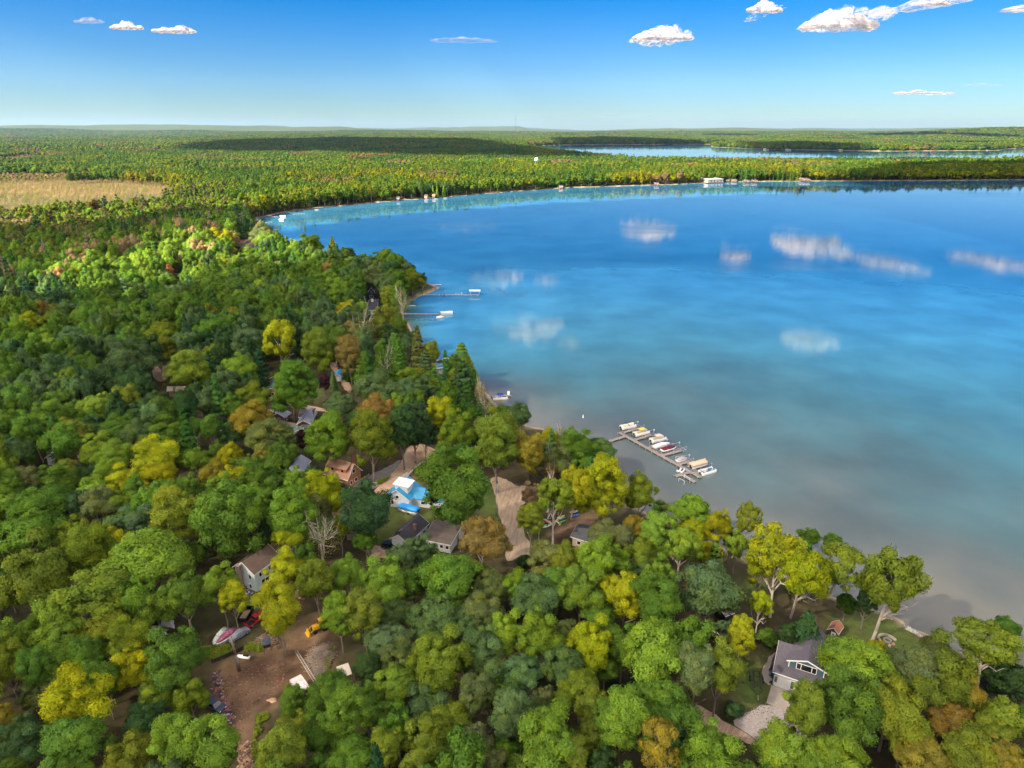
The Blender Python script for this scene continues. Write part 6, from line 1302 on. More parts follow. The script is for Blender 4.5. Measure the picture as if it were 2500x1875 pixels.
pontoon('tan and white pontoon with folded black canopy at the shore end of the marina dock', q8(530,265,-.2), heading(q8(400,290), q8(660,235)), -.75, kind='folded')
pontoon('pontoon boat with a yellow canopy at the marina dock', q8(735,365,-.2), HD, -.75, MT('yellow_canvas',(.62,.42,.10),.8), 'bimini', MT('yellowish_vinyl',(.66,.58,.34),.5))
pontoon('pontoon boat with a pale beige canopy behind the covered white boat', q8(990,465,-.2), HD, -.75, MT('beige_canvas',(.55,.45,.38),.8), 'bimini')
speedboat('long white boat under a white cover between beige canopy and maroon cover', q8(1045,545,-.1), HD, -.9, MT('white_canvas',(.62,.60,.62),.7,noise=.08), 7.4, 2.5, hull=MT('pinkish_hull',(.62,.52,.50),.4))
speedboat('boat under a dark maroon cover with a black tower', q8(1155,600,-.1), HD, -.8, MT('maroon_canvas',(.11,.012,.035),.8,noise=.1), 6.3, 2.3, tower=True)
speedboat('small white boat with grey cover beside the short finger dock', q8(1358,772,-.6), HD, -1.25, MT('grey_canvas',(.32,.31,.35),.8,noise=.1), 4.6, 1.9)
pontoon('pontoon boat under a long tan cover near the dock end', q8(1612,852,-.2), HD, -.75, MT('tan_canvas',(.50,.37,.27),.8,noise=.08), 'cover')
pontoon('open blue pontoon boat with white tubes at the dock end', q8(1755,955,-.8), HD, -1.5, kind='open', deckc=MT('blue_vinyl',(.02,.14,.32),.4), L_=6.4)
def jetski(label, c, ang, z=-1.2, col=WHITEP, group='jet skis by the marina dock'):
    root = empty('jet_ski', (c.x, c.y, z), ang); tag(root, label, 'jet ski', group); rings = []
    for x, w, t in ((-1.45,.5,.45),(-.6,.6,.5),(.4,.55,.6),(1.0,.36,.6),(1.5,.04,.5)): rings.append([(x,-w,t*.7),(x,-w*.6,.05),(x,0,0),(x,w*.6,.05),(x,w,t*.7),(x,w*.4,t+.1),(x,-w*.4,t+.1)])
    MB().loft(rings).build('hull', col, root); MB().box(-1.2,-.2,.62,.0,.2,.85).build('seat', BLACKP, root); MB().tube((.35,-.4,1.0),(.35,.4,1.0),.035).tube((.6,0,.6),(.35,0,1.0),.06).build('handlebar', BLACKP, root); return root
jetski('white jet ski by the dock corner, left of the pair', q8(1318,938,-1.2), heading(q8(1290,960,-1.2), q8(1345,915,-1.2)))
jetski('white jet ski by the dock corner, right of the pair', q8(1372,952,-1.2), heading(q8(1345,970,-1.2), q8(1400,930,-1.2)))
for a, b_, W, lb in (((760,420),(960,390),2.8,'steel boat lift under the yellow-canopied pontoon'), ((1170,640),(1370,590),3.2,'empty railed boat lift beside the maroon boat'), ((1010,640),(1090,690),2.2,'steel boat lift frame below the covered white boat'),
                  ((470,330),(740,255),3.0,'steel boat lift holding the first pontoon'), ((880,600),(1190,540),3.0,'steel boat lift holding the long white boat'), ((1490,920),(1760,850),3.0,'steel boat lift holding the tan-covered pontoon'), ((1290,810),(1500,780),2.2,'low lift beside the small grey-covered boat'), ((1600,960),(1660,1010),1.8,'little steel lift between the dock end and blue pontoon')):
    A, B = q8(*a, -1.2), q8(*b_, -1.2); lift_frame((A + B) / 2, heading(A, B), min((B - A).length, 7.5), W * 1.2, label=lb)
def dock(label, pts, w=1.5, z=-.62, cat='dock', grp=None, m=None, post=3.0, name='dock'):
    "plank walkway on posts; pts world xy pairs of separate runs"
    root = empty(name, (pts[0][0][0], pts[0][0][1], z)); tag(root, label, cat, grp); O_ = root.location
    for a, b in pts:
        a = Vector((a[0]-O_.x, a[1]-O_.y, 0)); b = Vector((b[0]-O_.x, b[1]-O_.y, 0)); d = (b - a); L_ = d.length; ang = math.atan2(d.y, d.x); ww = w if not isinstance(w, dict) else 1.2
        M = Matrix.Translation(a) @ Matrix.Rotation(ang, 4, 'Z'); zj = random.uniform(0, .02)
        dk = MB(); x = 0
        while x < L_ - .05:
            x2 = min(x + .86, L_); dk.box(x, -ww/2, -.06 + zj, x2 - .02, ww/2, zj, M); x = x2
        dk.build('deck', m or WOODG, root)
        st_ = MB().box(0, -ww/2 + .03, -.24, L_, -ww/2 + .09, -.063 + zj, M).box(0, ww/2 - .09, -.24, L_, ww/2 - .03, -.063 + zj, M); st_.build('stringer', DARK, root)
        ps = MB(); k = max(1, int(L_ / post))
        for i in range(k + 1):
            for s in (-1, 1): ps.tube(M @ Vector((L_ * i / k * .98 + .05, s * (ww/2 + .05), -1.3)), M @ Vector((L_ * i / k * .98 + .05, s * (ww/2 + .05), .12)), .045)
        ps.build('posts', STEEL, root)
    return root
d8 = lambda a, b: (q8(*a, -.62), q8(*b, -.62))
dock('long weathered marina dock with a walkway to the shore and finger piers', [d8((140,515),(495,408)), d8((388,352),(1650,1048)), d8((1255,1028),(1490,958)), d8((1375,1012),(1560,1118)), d8((455,352),(690,285)), d8((640,462),(885,388)), d8((845,590),(930,566)), d8((1060,705),(1360,625)), d8((1315,842),(1480,795)), d8((1545,985),(1640,955))], 1.5)
def hoop(label, a, b, h, z=-1.2):
    A, B = q8(*a, -.6), q8(*b, -.6); root = empty('white_rail', (A.x, A.y, z)); tag(root, label, 'rail', 'white rails at the dock end'); d = B - A
    MB().path([(0,0,0),(0,0,h),(d.x,d.y,h),(d.x,d.y,0)],.05).build('rail', TRIM, root)
hoop('white pipe frame standing in the water beside the dock end', (1310,1090), (1392,1135), 1.4); hoop('white pipe rail along the short end pier', (1392,1050), (1478,1108), 1.6)
# small white buoy, swimming raft and blue canopy pontoon
def buoy(label, P): root = empty('buoy', P); tag(root, label, 'buoy'); MB().loft([[(r*math.cos(k*.785), r*math.sin(k*.785), z) for k in range(8)] for r, z in ((.12,-.3),(.3,-.1),(.3,.2),(.16,.5),(.12,1.2),(.02,1.3))]).build('float', TRIM, root); MB().tube((0,0,.7),(0,0,.8),.15,n=8).build('band', paint('orange_band',(.6,.2,.02)), root)
buoy('lone white buoy floating left of the marina dock', Q('M',1873,1192,-1.2))
m5 = lambda x, y, z=-1.0: tp('M', x, y, z)
pontoon('pontoon boat with a bright blue canopy moored beside the pines', m5(980,985), heading(m5(915,1000), m5(1045,990)), -1.45, MT('blue_canvas',(.015,.04,.30),.8), 'bimini', MT('blue_seats',(.02,.06,.18),.5), L_=6.8)
dock('short grey floating dock behind the blue-canopied pontoon', [(m5(1040,962), m5(1098,955))], 2.0, -.8); MB_ = MB().box(-.5,-.5,0,.5,.5,.9).box(-.5,.35,.9,.5,.5,1.5); o_ = MB_.build('outdoor_chair', TRIM, None, m5(1068,945,-.79)); tag(o_, 'white chair standing on the short floating dock', 'chair')
GD = 'docks along the wooded shore'
WD = MT('pale_dock_boards', (.50,.48,.46), .8, noise=.15)
dock('pale dock behind the big pine, upper of two', [(m5(250,585), m5(480,570))], 1.4, -.6, grp=GD, m=MT('bluish_dock', (.36,.44,.55), .7, noise=.1)); dock('bluish dock behind the big pine, lower of two', [(m5(250,680), m5(420,650))], 1.8, -.6, grp=GD, m=M_['bluish_dock'])
speedboat('small white covered boat at the dock behind the pine', m5(410,572), heading(m5(380,575), m5(440,570)), -1.3, MT('white_canvas',(.6,.6,.6)), 5.0, 2.0)
pp = lambda x, y, z=-.6: tp('P', x, y, z)
dock('white railed dock beside the reeds at the point', [(pp(1340,812), pp(1535,800))], 1.6, -.5, grp=GD, m=WD)
dock('very long dock with a canopied lift at its far end', [(pp(1265,940), pp(2040,940))], 1.3, -.6, grp=GD, m=WD, post=4)
dock('short dock in the dark cove behind the docks', [(pp(1068,1088), pp(1182,1085))], 1.5, -.6, grp=GD, m=WD)
dock('long dock leading to the white pontoon', [(pp(985,1195), pp(1545,1198))], 1.3, -.6, grp=GD, m=WD); dock('dark low dock leading to the small boat', [(pp(985,1262), pp(1500,1268))], 1.2, -.7, grp=GD, m=MT('dark_dock',(.16,.17,.18),.8))
pontoon('white pontoon boat at the end of the long dock by the cove', pp(1608,1192,-.9), heading(pp(1550,1198), pp(1670,1190)), -1.4, MT('white_canvas',(.6,.6,.6)), 'cover', L_=8.0)
speedboat('small white boat at the end of the low dark dock', pp(1522,1245,-.9), heading(pp(1490,1248), pp(1555,1240)), -1.4, MT('white_canvas',(.6,.6,.6)), 4.8, 2.0)
jetski('dark jet ski on the very long dock, left one', pp(1533,945,-1), 1.4, -1.2, paint('darkred',(.10,.03,.04)), 'jet skis by the very long dock'); jetski('dark jet ski on the very long dock, right one', pp(1577,945,-1), 1.4, -1.2, paint('darkred',(.10,.03,.04)), 'jet skis by the very long dock')
def canopy_lift(c, ang, label):
    root = empty('canopy_lift', (c.x, c.y, -1.2), ang); tag(root, label, 'boat lift'); f = MB()
    for sx in (-1,1):
        for sy in (-1,1): f.tube((sx*3,sy*1.6,-.5),(sx*3,sy*1.6,2.9),.06)
    f.build('frame', STEEL, root); rings = []
    for x in (-3.8,-3.4,3.4,3.8): rings.append([(x,-1.8,2.6),(x,-1.3,3.15),(x,0,3.4),(x,1.3,3.15),(x,1.8,2.6),(x,0,3.1)])
    MB().loft(rings).build('canopy', MT('white_canvas2',(.75,.74,.72),.7), root)
canopy_lift(pp(1988,935,-1.2), heading(pp(1940,940), pp(2040,940)), 'boat lift with a white canopy at the end of the very long dock')
lift_frame(pp(1768,945,-1.2), 0, 4, 2.4, label='small bare boat lift halfway along the very long dock')
oo = lambda x, y, z=-1.0: tp('O', x, y, z)
pontoon('white covered pontoon moored in the far bay', oo(1610,160), 0.0, -1.4, MT('white_canvas2',(.75,.74,.72),.7), 'cover', L_=7.5, W=2.6); pontoon('white boat just in front of the covered pontoon in the far bay', oo(1590,205), 0.0, -1.4, MT('white_canvas2',(.75,.74,.72),.7), 'cover', L_=6)
dock('thin dock in the far bay, front one', [(oo(1200,240,-.6), oo(1460,232,-.6))], 1.2, -.6, grp=GD, m=WD); dock('thin dock running to the covered pontoon in the far bay', [(oo(1400,160,-.6), oo(1540,160,-.6))], 1.2, -.6, grp=GD, m=WD); dock('dock with red boats on the far shore', [(oo(1750,125,-.6), oo(1900,118,-.6))], 1.2, -.6, grp=GD, m=WD)
# racked kayaks, boats in the yard, pontoon on the lawn
def kayak(label, a, b, colr, z=.35, W=.75):
    L_ = (b - a).length; L_ = max(3.0, min(L_, 5.2)); c = (a + b) / 2; h = L_ / 2; root = empty('kayak', (c.x, c.y, z), heading(a, b)); tag(root, label, 'kayak', 'kayaks and canoes under the trees'); rings = []
    for x, w, t in ((-h,.04,.22),(-h*.6,.62,.1),(0,1,.0),(h*.6,.62,.1),(h,.04,.22)): w *= W/2; rings.append([(x,-w,.3),(x,-w*.6,t),(x,w*.6,t),(x,w,.3),(x,w*.5,.38),(x,-w*.5,.38)])
    MB().loft(rings).build('hull', paint(*colr), root); MB().tube((0,0,.385),(0,0,.40),.24,n=12).build('cockpit', BLACKP, root)
h_ = lambda x, y, z=.3: tp('H', x, y, z)
kayak('blue kayak leaning on the left of the kayak rack', h_(1450,655), h_(1515,635), ('kayak_blue',(.02,.16,.42)), .5); kayak('red kayak under the blue one', h_(1455,672), h_(1525,655), ('kayak_red',(.45,.05,.03)), .3); kayak('lime green kayak near the two trunks', h_(1450,705), h_(1530,680), ('kayak_lime',(.20,.50,.06)), .05); kayak('white canoe in front of the lime kayak', h_(1435,722), h_(1535,690), ('kayak_white',(.55,.57,.55)), .03)
kayak('yellow-green kayak at the back of the middle rack', h_(1595,630), h_(1670,605), ('kayak_yellow',(.45,.50,.05)), .5, .8); kayak('dark green canoe on the middle rack', h_(1580,652), h_(1695,622), ('canoe_green',(.015,.12,.07)), .3, 1.1); kayak('bright green kayak in front of the dark canoe', h_(1605,668), h_(1690,640), ('kayak_green',(.10,.45,.08)), .05)
kayak('bright blue kayak beside the right trunk', h_(1755,602), h_(1830,580), ('kayak_bright_blue',(.015,.12,.50)), .1, .95); kayak('grey rowing boat behind the bright blue kayak', h_(1740,560), h_(1820,545), ('rowboat_grey',(.42,.38,.36)), .2, 1.2)
c = tp('Q3',1100,1092,.8); r_ = pontoon('white pontoon boat under a crumpled bright blue tarpaulin on the lawn', c, heading(tp('Q3',1160,1110,.8), tp('Q3',1045,1080,.8)), .35, MT('blue_tarp',(.02,.28,.75),.45,bump=.6,bscale=2), 'cover', L_=6.6, W=2.4, group=None)
MB().box(-2.6,-1.0,-.15,2.4,1.0,.0).build('trailer_frame', STEEL, r_)
for s in (-1,1): MB().tube((-.5,s*1.0,-.1),(-.5,s*1.2,-.1),.28,n=12).build('wheel', TYRE, r_)
r_ = speedboat('pink and white boat on a trailer at the left of the yard', Q('B',235,270,.3), heading(Q('B',310,210), Q('B',150,340)), .35, MT('pink_canvas',(.34,.10,.18),.6,noise=.8,nscale=2.5), 5.4, 1.9, group=None); MB().box(-2.0,-.6,-.1,2.1,.6,0).build('trailer_frame', STEEL, r_)
r_ = speedboat('silver striped boat on a trailer beside the pink one', Q('B',170,265,.3), heading(Q('B',240,190), Q('B',115,340)), .35, MT('silver_canvas',(.45,.50,.48),.4,noise=.6,nscale=2), 5.2, 1.8, group=None); MB().box(-1.9,-.6,-.1,2.0,.6,0).build('trailer_frame', STEEL, r_)
jetski('white jet ski lying at the yard edge beside the leaning trunk', Q('B',420,470,.05), heading(Q('B',460,480), Q('B',370,470)), .05, WHITEP, None)
def tarp(label, pts, z, m, cat='tarpaulin', name='tarpaulin', bump=.35, seed=1):
    P = [Vector(p) for p in pts]; c = sum(P, Vector((0,0,0))) / len(P); rs = random.Random(seed); n = 14; b = MB(); vs = []
    for i in range(n + 1):
        for j in range(n + 1):
            s, t = i / n, j / n; p = P[0].lerp(P[1], s).lerp(P[3].lerp(P[2], s), t) - c; edge = min(s, 1 - s, t, 1 - t) * 4
            vs.append((p.x + rs.uniform(-.1,.1), p.y + rs.uniform(-.1,.1), .03 + min(edge, 1) * z * rs.uniform(.7, 1.1) + rs.uniform(0, bump) * min(edge, 1)))
    k = n + 1; b.add(vs, [(i*k+j, (i+1)*k+j, (i+1)*k+j+1, i*k+j+1) for i in range(n) for j in range(n)], None, True)
    o = b.build(name, m, None, (c.x, c.y, 0)); tag(o, label, cat); return o
WT = MT('white_tarp', (.60,.62,.70), .5, noise=.1)
tarp('big pale tarpaulin over a boat under the left trees, upper one', [Q('A',1720,90,.8), Q('A',1880,120,.8), Q('A',1860,0,.8), Q('A',1770,0,.8)], 1.8, WT, seed=2); tarp('pale tarpaulin over a boat under the left trees, lower one', [Q('A',1580,160,.8), Q('A',1690,200,.8), Q('A',1810,190,.8), Q('A',1680,130,.8)], 1.6, WT, seed=3)
tarp('white sheet with an orange stain lying at the yard edge', [Q('B',660,930), Q('B',720,960), Q('B',775,940), Q('B',770,905)], .4, MT('stained_sheet',(.62,.42,.28),.7,noise=.5,nscale=1.2), 'sheet', 'plastic_sheet', .2)
tarp('blue paddling pool tarp in the cottage garden', [Q('L',905,1300), Q('L',945,1312), Q('L',965,1298), Q('L',920,1288)], .35, MT('pool_blue',(.02,.35,.62),.4), 'pool', 'paddling_pool', .02)
# ------------------------------------------------------------------ piles
def pile(name, label, cat, poly, h, size, mats, n, seed, stick=False):
    "loose heap modelled as one mass: nobody could count its pieces"
    rs = random.Random(seed); xs = [p[0] for p in poly]; ys = [p[1] for p in poly]; cx = sum(xs)/len(xs); cy = sum(ys)/len(ys); bs = [MB() for _ in mats]; k = 0; t = 0
    while k < n and t < n * 20:
        t += 1; x = rs.uniform(min(xs), max(xs)); y = rs.uniform(min(ys), max(ys))
        if not bool(inpoly(np.array([x]), np.array([y]), poly)[0]): continue
        e = min(1, float(segdist(np.array([x]), np.array([y]), poly)[0]) / 1.6); k += 1; z = rs.uniform(0, h) * e
        R_ = Matrix.Rotation(rs.uniform(0, 6.28), 4, 'Z') @ Matrix.Rotation(rs.uniform(-.6,.6), 4, 'X') @ Matrix.Rotation(rs.uniform(-.5,.5), 4, 'Y'); M = Matrix.Translation((x - cx, y - cy, z)) @ R_; s = size * rs.uniform(.5, 1.5); q = rs.randrange(len(mats))
        if stick: bs[q].tube((-s*2.2,0,0),(s*2.2,0,rs.uniform(-.2,.3)),.04,.015,4,M)
        else: bs[q].box(-s*.7,-s*.45,-s*.25,s*.7,s*.45,s*.25,M)
    root = empty(name, (cx, cy, 0)); tag(root, label, cat, kind='stuff')
    for b, m in zip(bs, mats): b.build('pieces', m, root)
WB = [MT('split_wood',(.30,.17,.11),.9,noise=.3), MT('pale_wood',(.50,.34,.22),.9,noise=.2), MT('old_wood',(.16,.10,.08),.9,noise=.3)]
RUB = [MT('rub_dark',(.05,.045,.06),.8), MT('rub_grey',(.30,.28,.30),.8), MT('rub_purple',(.16,.08,.13),.8), MT('rub_white',(.6,.6,.62),.7), MT('rub_blue',(.04,.10,.22),.7), MT('rub_rust',(.28,.10,.05),.9)]
STK = [MT('dry_brush',(.36,.28,.22),.9), MT('grey_brush',(.24,.20,.18),.9)]
pile('firewood_heap', 'long heap of split firewood at the bottom of the yard', 'firewood', T2W([('B',300,1380),('B',540,1380),('B',520,1659),('B',440,1850),('B',330,1850),('B',370,1600)]), 1.0, .34, WB, 620, 1)
pile('brush_heap', 'grey heap of cut brushwood beside the long pole in the yard', 'brushwood', T2W([('B',1100,480),('B',1200,350),('B',1320,330),('B',1420,420),('B',1330,560),('B',1230,720),('B',1130,600)]), 1.3, .55, STK, 700, 2, True)
pile('rubbish_heap', 'mixed rubbish heap around the wrecked blue car', 'rubbish', T2W([('B',60,640),('B',160,600),('B',200,800),('B',260,950),('B',330,1100),('B',300,1200),('B',170,1150),('B',60,800)]), .8, .28, [RUB[0], WB[2], RUB[2], RUB[5], RUB[0], RUB[1]], 300, 3)
pile('rubbish_heap', 'clutter piled against the gable of the brown-roofed white house', 'clutter', T2W([('G',330,1310),('G',400,1300),('G',500,1360),('G',520,1420),('G',460,1480),('G',380,1440)]), .9, .3, RUB, 190, 4)
pile('scrap_heap', 'scrap wood and branches behind the tarred shelter', 'scrap', T2W([('B',500,310),('B',640,210),('B',760,230),('B',830,330),('B',760,380),('B',560,340)]), .8, .3, WB + STK, 260, 5, True)
pile('scrap_heap', 'small clutter along the front wall of the brown-roofed house', 'clutter', T2W([('G',560,1380),('G',720,1270),('G',750,1290),('G',600,1400)]), .5, .22, RUB, 80, 6)
pile('scattered_wood', 'chips and offcuts scattered over the brown dirt', 'wood scraps', T2W([('B',160,700),('B',360,600),('B',900,480),('B',900,700),('B',480,1100),('B',400,1300),('B',300,1200)]), .12, .17, [WB[0], WB[2], RUB[0], WB[2], RUB[5]], 420, 7)
pile('scrap_heap', 'orange and white machine scrap right of the tall yellow tree', 'scrap', T2W([('G',1010,1400),('G',1070,1390),('G',1080,1490),('G',1020,1510)]), .9, .28, [paint('scrap_orange',(.5,.12,.02)), RUB[3], RUB[0], RUB[5]], 50, 8)
pile('shore_stones', 'line of pale stones along the lake bank by the green lawn', 'stones', T2W([('E',905,125),('E',980,150),('E',1110,240),('E',1180,290),('E',1160,310),('E',1060,240),('E',930,165)], -.3), .25, .24, [MT('stone_pale',(.45,.43,.38),.9), MT('stone_grey',(.25,.24,.23),.9)], 170, 9)
pile('gravel_stones', 'dark stones strewn along the edge of the gravel drive', 'stones', T2W([('D',1400,1040),('D',1640,950),('D',1760,1000),('D',1700,1080),('D',1350,1160)]), .05, .11, [RUB[0], MT('stone_grey',(.25,.24,.23),.9)], 150, 10)
# long pole barrier and fences, poles
def single(name, label, cat, mb, m, loc=None, rz=0, **k): o = mb.build(name, m, None, loc, rz); tag(o, label, cat, **k); return o
a, b_ = Q('B',985,390,.9), Q('B',1200,745,.9); root = empty('ladder_rail', (a.x, a.y, 0)); tag(root, 'long pale ladder rail lying across the brush at the yard edge', 'ladder'); d = b_ - a; n_ = Vector((-d.y, d.x, 0)).normalized() * .25
MB().tube(n_ + Vector((0,0,.8)), d + n_ + Vector((0,0,1.0)), .06).tube(-n_ + Vector((0,0,.8)), d - n_ + Vector((0,0,1.0)), .06).build('rail', MT('pale_pole',(.45,.42,.38),.8), root); rg = MB()
for i in range(1, 22): p = d * (i / 22); rg.tube(p + n_ + Vector((0,0,.85)), p - n_ + Vector((0,0,.85)), .03)
rg.build('rungs', M_['pale_pole'], root)
def trunk_pole(label, base, top, r=.36): o = MB().path([(0,0,0), tuple((top - base) * .5 + Vector((.05,.0,0))), tuple(top - base)], r, r * .6, 9).build('dead_trunk', BARK, None, tuple(base)); tag(o, label, 'tree trunk')
bp_ = Q('B',378,610); tt = Q('B',275,225,10.5); tt = bp_ + (tt - bp_).normalized() * 10.5 if (tt - bp_).length > 12 else tt; trunk_pole('tall bare grey trunk standing at the edge of the dirt yard', bp_, Vector((tt.x, tt.y, 10)))
def utility_pole(label, base, h, m=POLE, lamp=False, arm=True):
    root = empty('utility_pole', (base.x, base.y, 0)); tag(root, label, 'pole'); MB().tube((0,0,0),(0,0,h),.14,.1,9).build('pole', m, root)
    if arm: MB().box(-.9,-.06,h-.6,.9,.06,h-.48).build('crossarm', m, root); MB().tube((.25,0,h-1.7),(.25,0,h-.8),.2,n=10).build('transformer', MT('transformer_grey',(.5,.5,.5),.5), root)
utility_pole('utility pole with a white transformer beside the upper dirt road', Q('Q3',1297,768), 11); utility_pole('pale wooden pole on the grass verge of the sandy road', Q('H',948,605), 11.0, MT('pale_pole',(.45,.42,.38),.8), arm=False)
lp = Q('H',1293,855); root = empty('lamp_post', (lp.x, lp.y, 0)); tag(root, 'small dark lamp post with twin white lamps beside the sandy road', 'lamp post'); MB().tube((0,0,0),(0,0,2.3),.06).tube((-.4,0,2.2),(.4,0,2.2),.03).build('post', BLACKP, root)
for s in (-1,1): MB().ball((s*.4,0,2.35),.16).build('lamp', TRIM, root)
w0 = [(Q('Q3',1297,768), 10.6), (Q('H',948,605), 10.8), (Q('Q3',2100,1500), 10)]
wm_ = MB()
for (p, h1), (q, h2) in zip(w0, w0[1:]):
    pts = [Vector((p.x + (q.x-p.x)*t, p.y + (q.y-p.y)*t, h1 + (h2-h1)*t - 1.2*4*t*(1-t))) for t in [i/10 for i in range(11)]]; wm_.path(pts, .022, .022, 4)
single('overhead_wire', 'thin overhead wire sagging across the sandy road', 'wire', wm_, BLACKP)
def fence(label, pts, h, m, cat='fence', bt=.06, post=2.4):
    root = empty('fence', (pts[0].x, pts[0].y, 0)); tag(root, label, cat); O_ = pts[0]
    for p, q in zip(pts, pts[1:]):
        d = q - p; L_ = math.hypot(d.x, d.y); M = Matrix.Translation((p.x - O_.x, p.y - O_.y, 0)) @ Matrix.Rotation(math.atan2(d.y, d.x), 4, 'Z'); b = MB(); x = 0
        while x < L_ - .02: b.box(x, -bt/2, .05, min(x + .28, L_), bt/2, h + random.uniform(-.02,.03), M); x += .30
        b.build('boards', m, root); k = max(1, round(L_ / post))
        for i in range(k + 1): MB().box(L_*i/k - .06, bt/2 + .003, 0, L_*i/k + .06, bt/2 + .1, h + .1, M).build('post', m, root)
fence('white plank fence behind the blue-roofed house', [Q('Q3',1042,905), Q('Q3',1092,868)], 1.7, MT('white_fence',(.72,.73,.74),.6), post=1.8); fence('low white fence running along the dirt lot to the road', [Q('Q3',1092,868), Q('Q3',1140,820), Q('Q3',1192,775)], .7, M_['white_fence'])
fence('grey board fence beside the dark spreading tree', [Q('G',1540,855), Q('G',1660,860), Q('G',1790,760)], 1.8, WOODF); fence('grey board fence around the cottage garden', [Q('L',760,1235), Q('L',870,1275), Q('L',1030,1310)], 1.7, WOODF); fence('low dark fence at the back of the dirt yard', [Q('B',80,530), Q('B',230,470), Q('B',420,380)], 1.0, DARK)
fence('timber edging fence beside the log house', [Q('Q3',700,940), Q('Q3',835,860)], .7, WOODF)
# hedge, bushes by walls
def hedge(label, a, b, w=1.2, h=1.1, colr='D', name='hedge'):
    me = PROTO['h'][0]; root = empty(name, ((a.x+b.x)/2, (a.y+b.y)/2, 0), heading(a, b)); tag(root, label, 'hedge' if name == 'hedge' else 'bush'); o = bpy.data.objects.new('foliage', me); C.objects.link(o); o.parent = root
    o.location = (0,0,h*.5); o.scale = ((b-a).length/2, w/2, h*.62); o.color = (*PAL[colr], 1); return root
hedge('long low hedge between the asphalt and the dirt road', Q('Q3',880,930), Q('Q3',965,880), 1.6, 1.1, 'O'); hedge('low hedge inside the low white fence', Q('Q3',1130,850), Q('Q3',1190,790), 1.0, .8, 'O')
for i, (x, y, lb) in enumerate(((985,1045,'left'), (1028,1052,'middle'), (1075,1058,'right'))): hedge(f'round dark bush against the white gable wall, {lb} of three', Q('Q3',x-14,y), Q('Q3',x+14,y+4), 1.6, 1.5, 'D', 'wall_bush')
# bins, hoop, fire pit, bench
def wbin(label, P, m, h=1.1):
    root = empty('wheelie_bin', (P.x, P.y, 0)); tag(root, label, 'bin'); MB().add([(-.24,-.28,.05),(.24,-.28,.05),(.24,.28,.05),(-.24,.28,.05),(-.3,-.36,h),(.3,-.36,h),(.3,.36,h),(-.3,.36,h)], [(0,3,2,1),(0,1,5,4),(1,2,6,5),(2,3,7,6),(3,0,4,7),(4,5,6,7)]).build('body', m, root); MB().box(-.33,-.4,h+.003,.33,.4,h+.08).build('lid', m, root)
    for s in (-1,1): MB().tube((s*.2,.33,.12),(s*.3,.33,.12),.12,n=8).build('wheel', TYRE, root)
wbin('blue wheelie bin at the corner of the garage house', Q('Q7',694,862), paint('bin_blue',(.01,.06,.25)), 1.2); wbin('dark green wheelie bin in front of the orange cabin', Q('L',690,915), paint('bin_green',(.01,.09,.05))); wbin('lime green bin in front of the orange cabin', Q('L',712,915), paint('bin_lime',(.18,.55,.05)))
P = Q('Q7',700,905); root = empty('basketball_hoop', (P.x, P.y, 0), 2.2); tag(root, 'portable basketball hoop with black backboard beside the concrete apron', 'basketball hoop'); MB().box(-.5,-.35,0,.5,.35,.2).build('base', BLACKP, root); MB().path([(0,0,.2),(0,0,2.4),(.7,0,3.2)],.06).build('pole', BLACKP, root); MB().box(.7,-.65,2.9,.76,.65,3.75).build('backboard', BLACKP, root)
rg = MB(); [rg.tube((1.0+.23*math.cos(k*.628), .23*math.sin(k*.628), 3.05), (1.0+.23*math.cos((k+1)*.628), .23*math.sin((k+1)*.628), 3.05), .015, n=4) for k in range(10)]; rg.build('hoop', paint('hoop_orange',(.6,.15,.02)), root)
P = Q('E',735,285); root = empty('fire_pit', (P.x, P.y, 0)); tag(root, 'round stone fire pit with a curved stone bench on the lakeside lawn', 'fire pit'); b = MB(); b2 = MB()
for k in range(14): t = k/14*6.283; b.box(-.18,-.14,0,.18,.14,.35, Matrix.Translation((.7*math.cos(t),.7*math.sin(t),0)) @ Matrix.Rotation(t+1.57,4,'Z'))
for k in range(16): t = .1 + k/16*3.3; b2.box(-.26,-.2,0,.26,.2,.45, Matrix.Translation((1.75*math.cos(t),1.75*math.sin(t),0)) @ Matrix.Rotation(t+1.57,4,'Z'))
b.build('ring', MT('stone_grey',(.25,.24,.23),.9), root); b2.build('bench', MT('stone_bench',(.48,.42,.36),.9), root)
for i, (x, y) in enumerate(((690,320),(760,345),(800,330))): single('lawn_stone_seat', f'flat stone seat in front of the fire pit, {ordw(i)} from the left', 'stone seat', MB().box(-.3,-.25,0,.3,.25,.4), MT('stone_bench2',(.36,.24,.2),.9), Q('E',x,y), i*.8, group='stone seats by the fire pit')
# red pieces of garden
single('garden_table', 'round table on the lawn of the blue-roofed house', 'table', MB().tube((0,0,0),(0,0,.7),.05).tube((0,0,.7),(0,0,.76),.6,n=14), TRIM, Q('Q3',1180,1050)); single('garden_bench', 'red bench against the white wing wall of the blue-roofed house', 'bench', MB().box(-1,-.3,.35,1,.3,.45).box(-1,.25,.45,1,.33,.9).box(-.95,-.28,0,-.85,.28,.35).box(.85,-.28,0,.95,.28,.35), paint('bench_red',(.5,.04,.03)), Q('Q3',1185,1066), -.12)
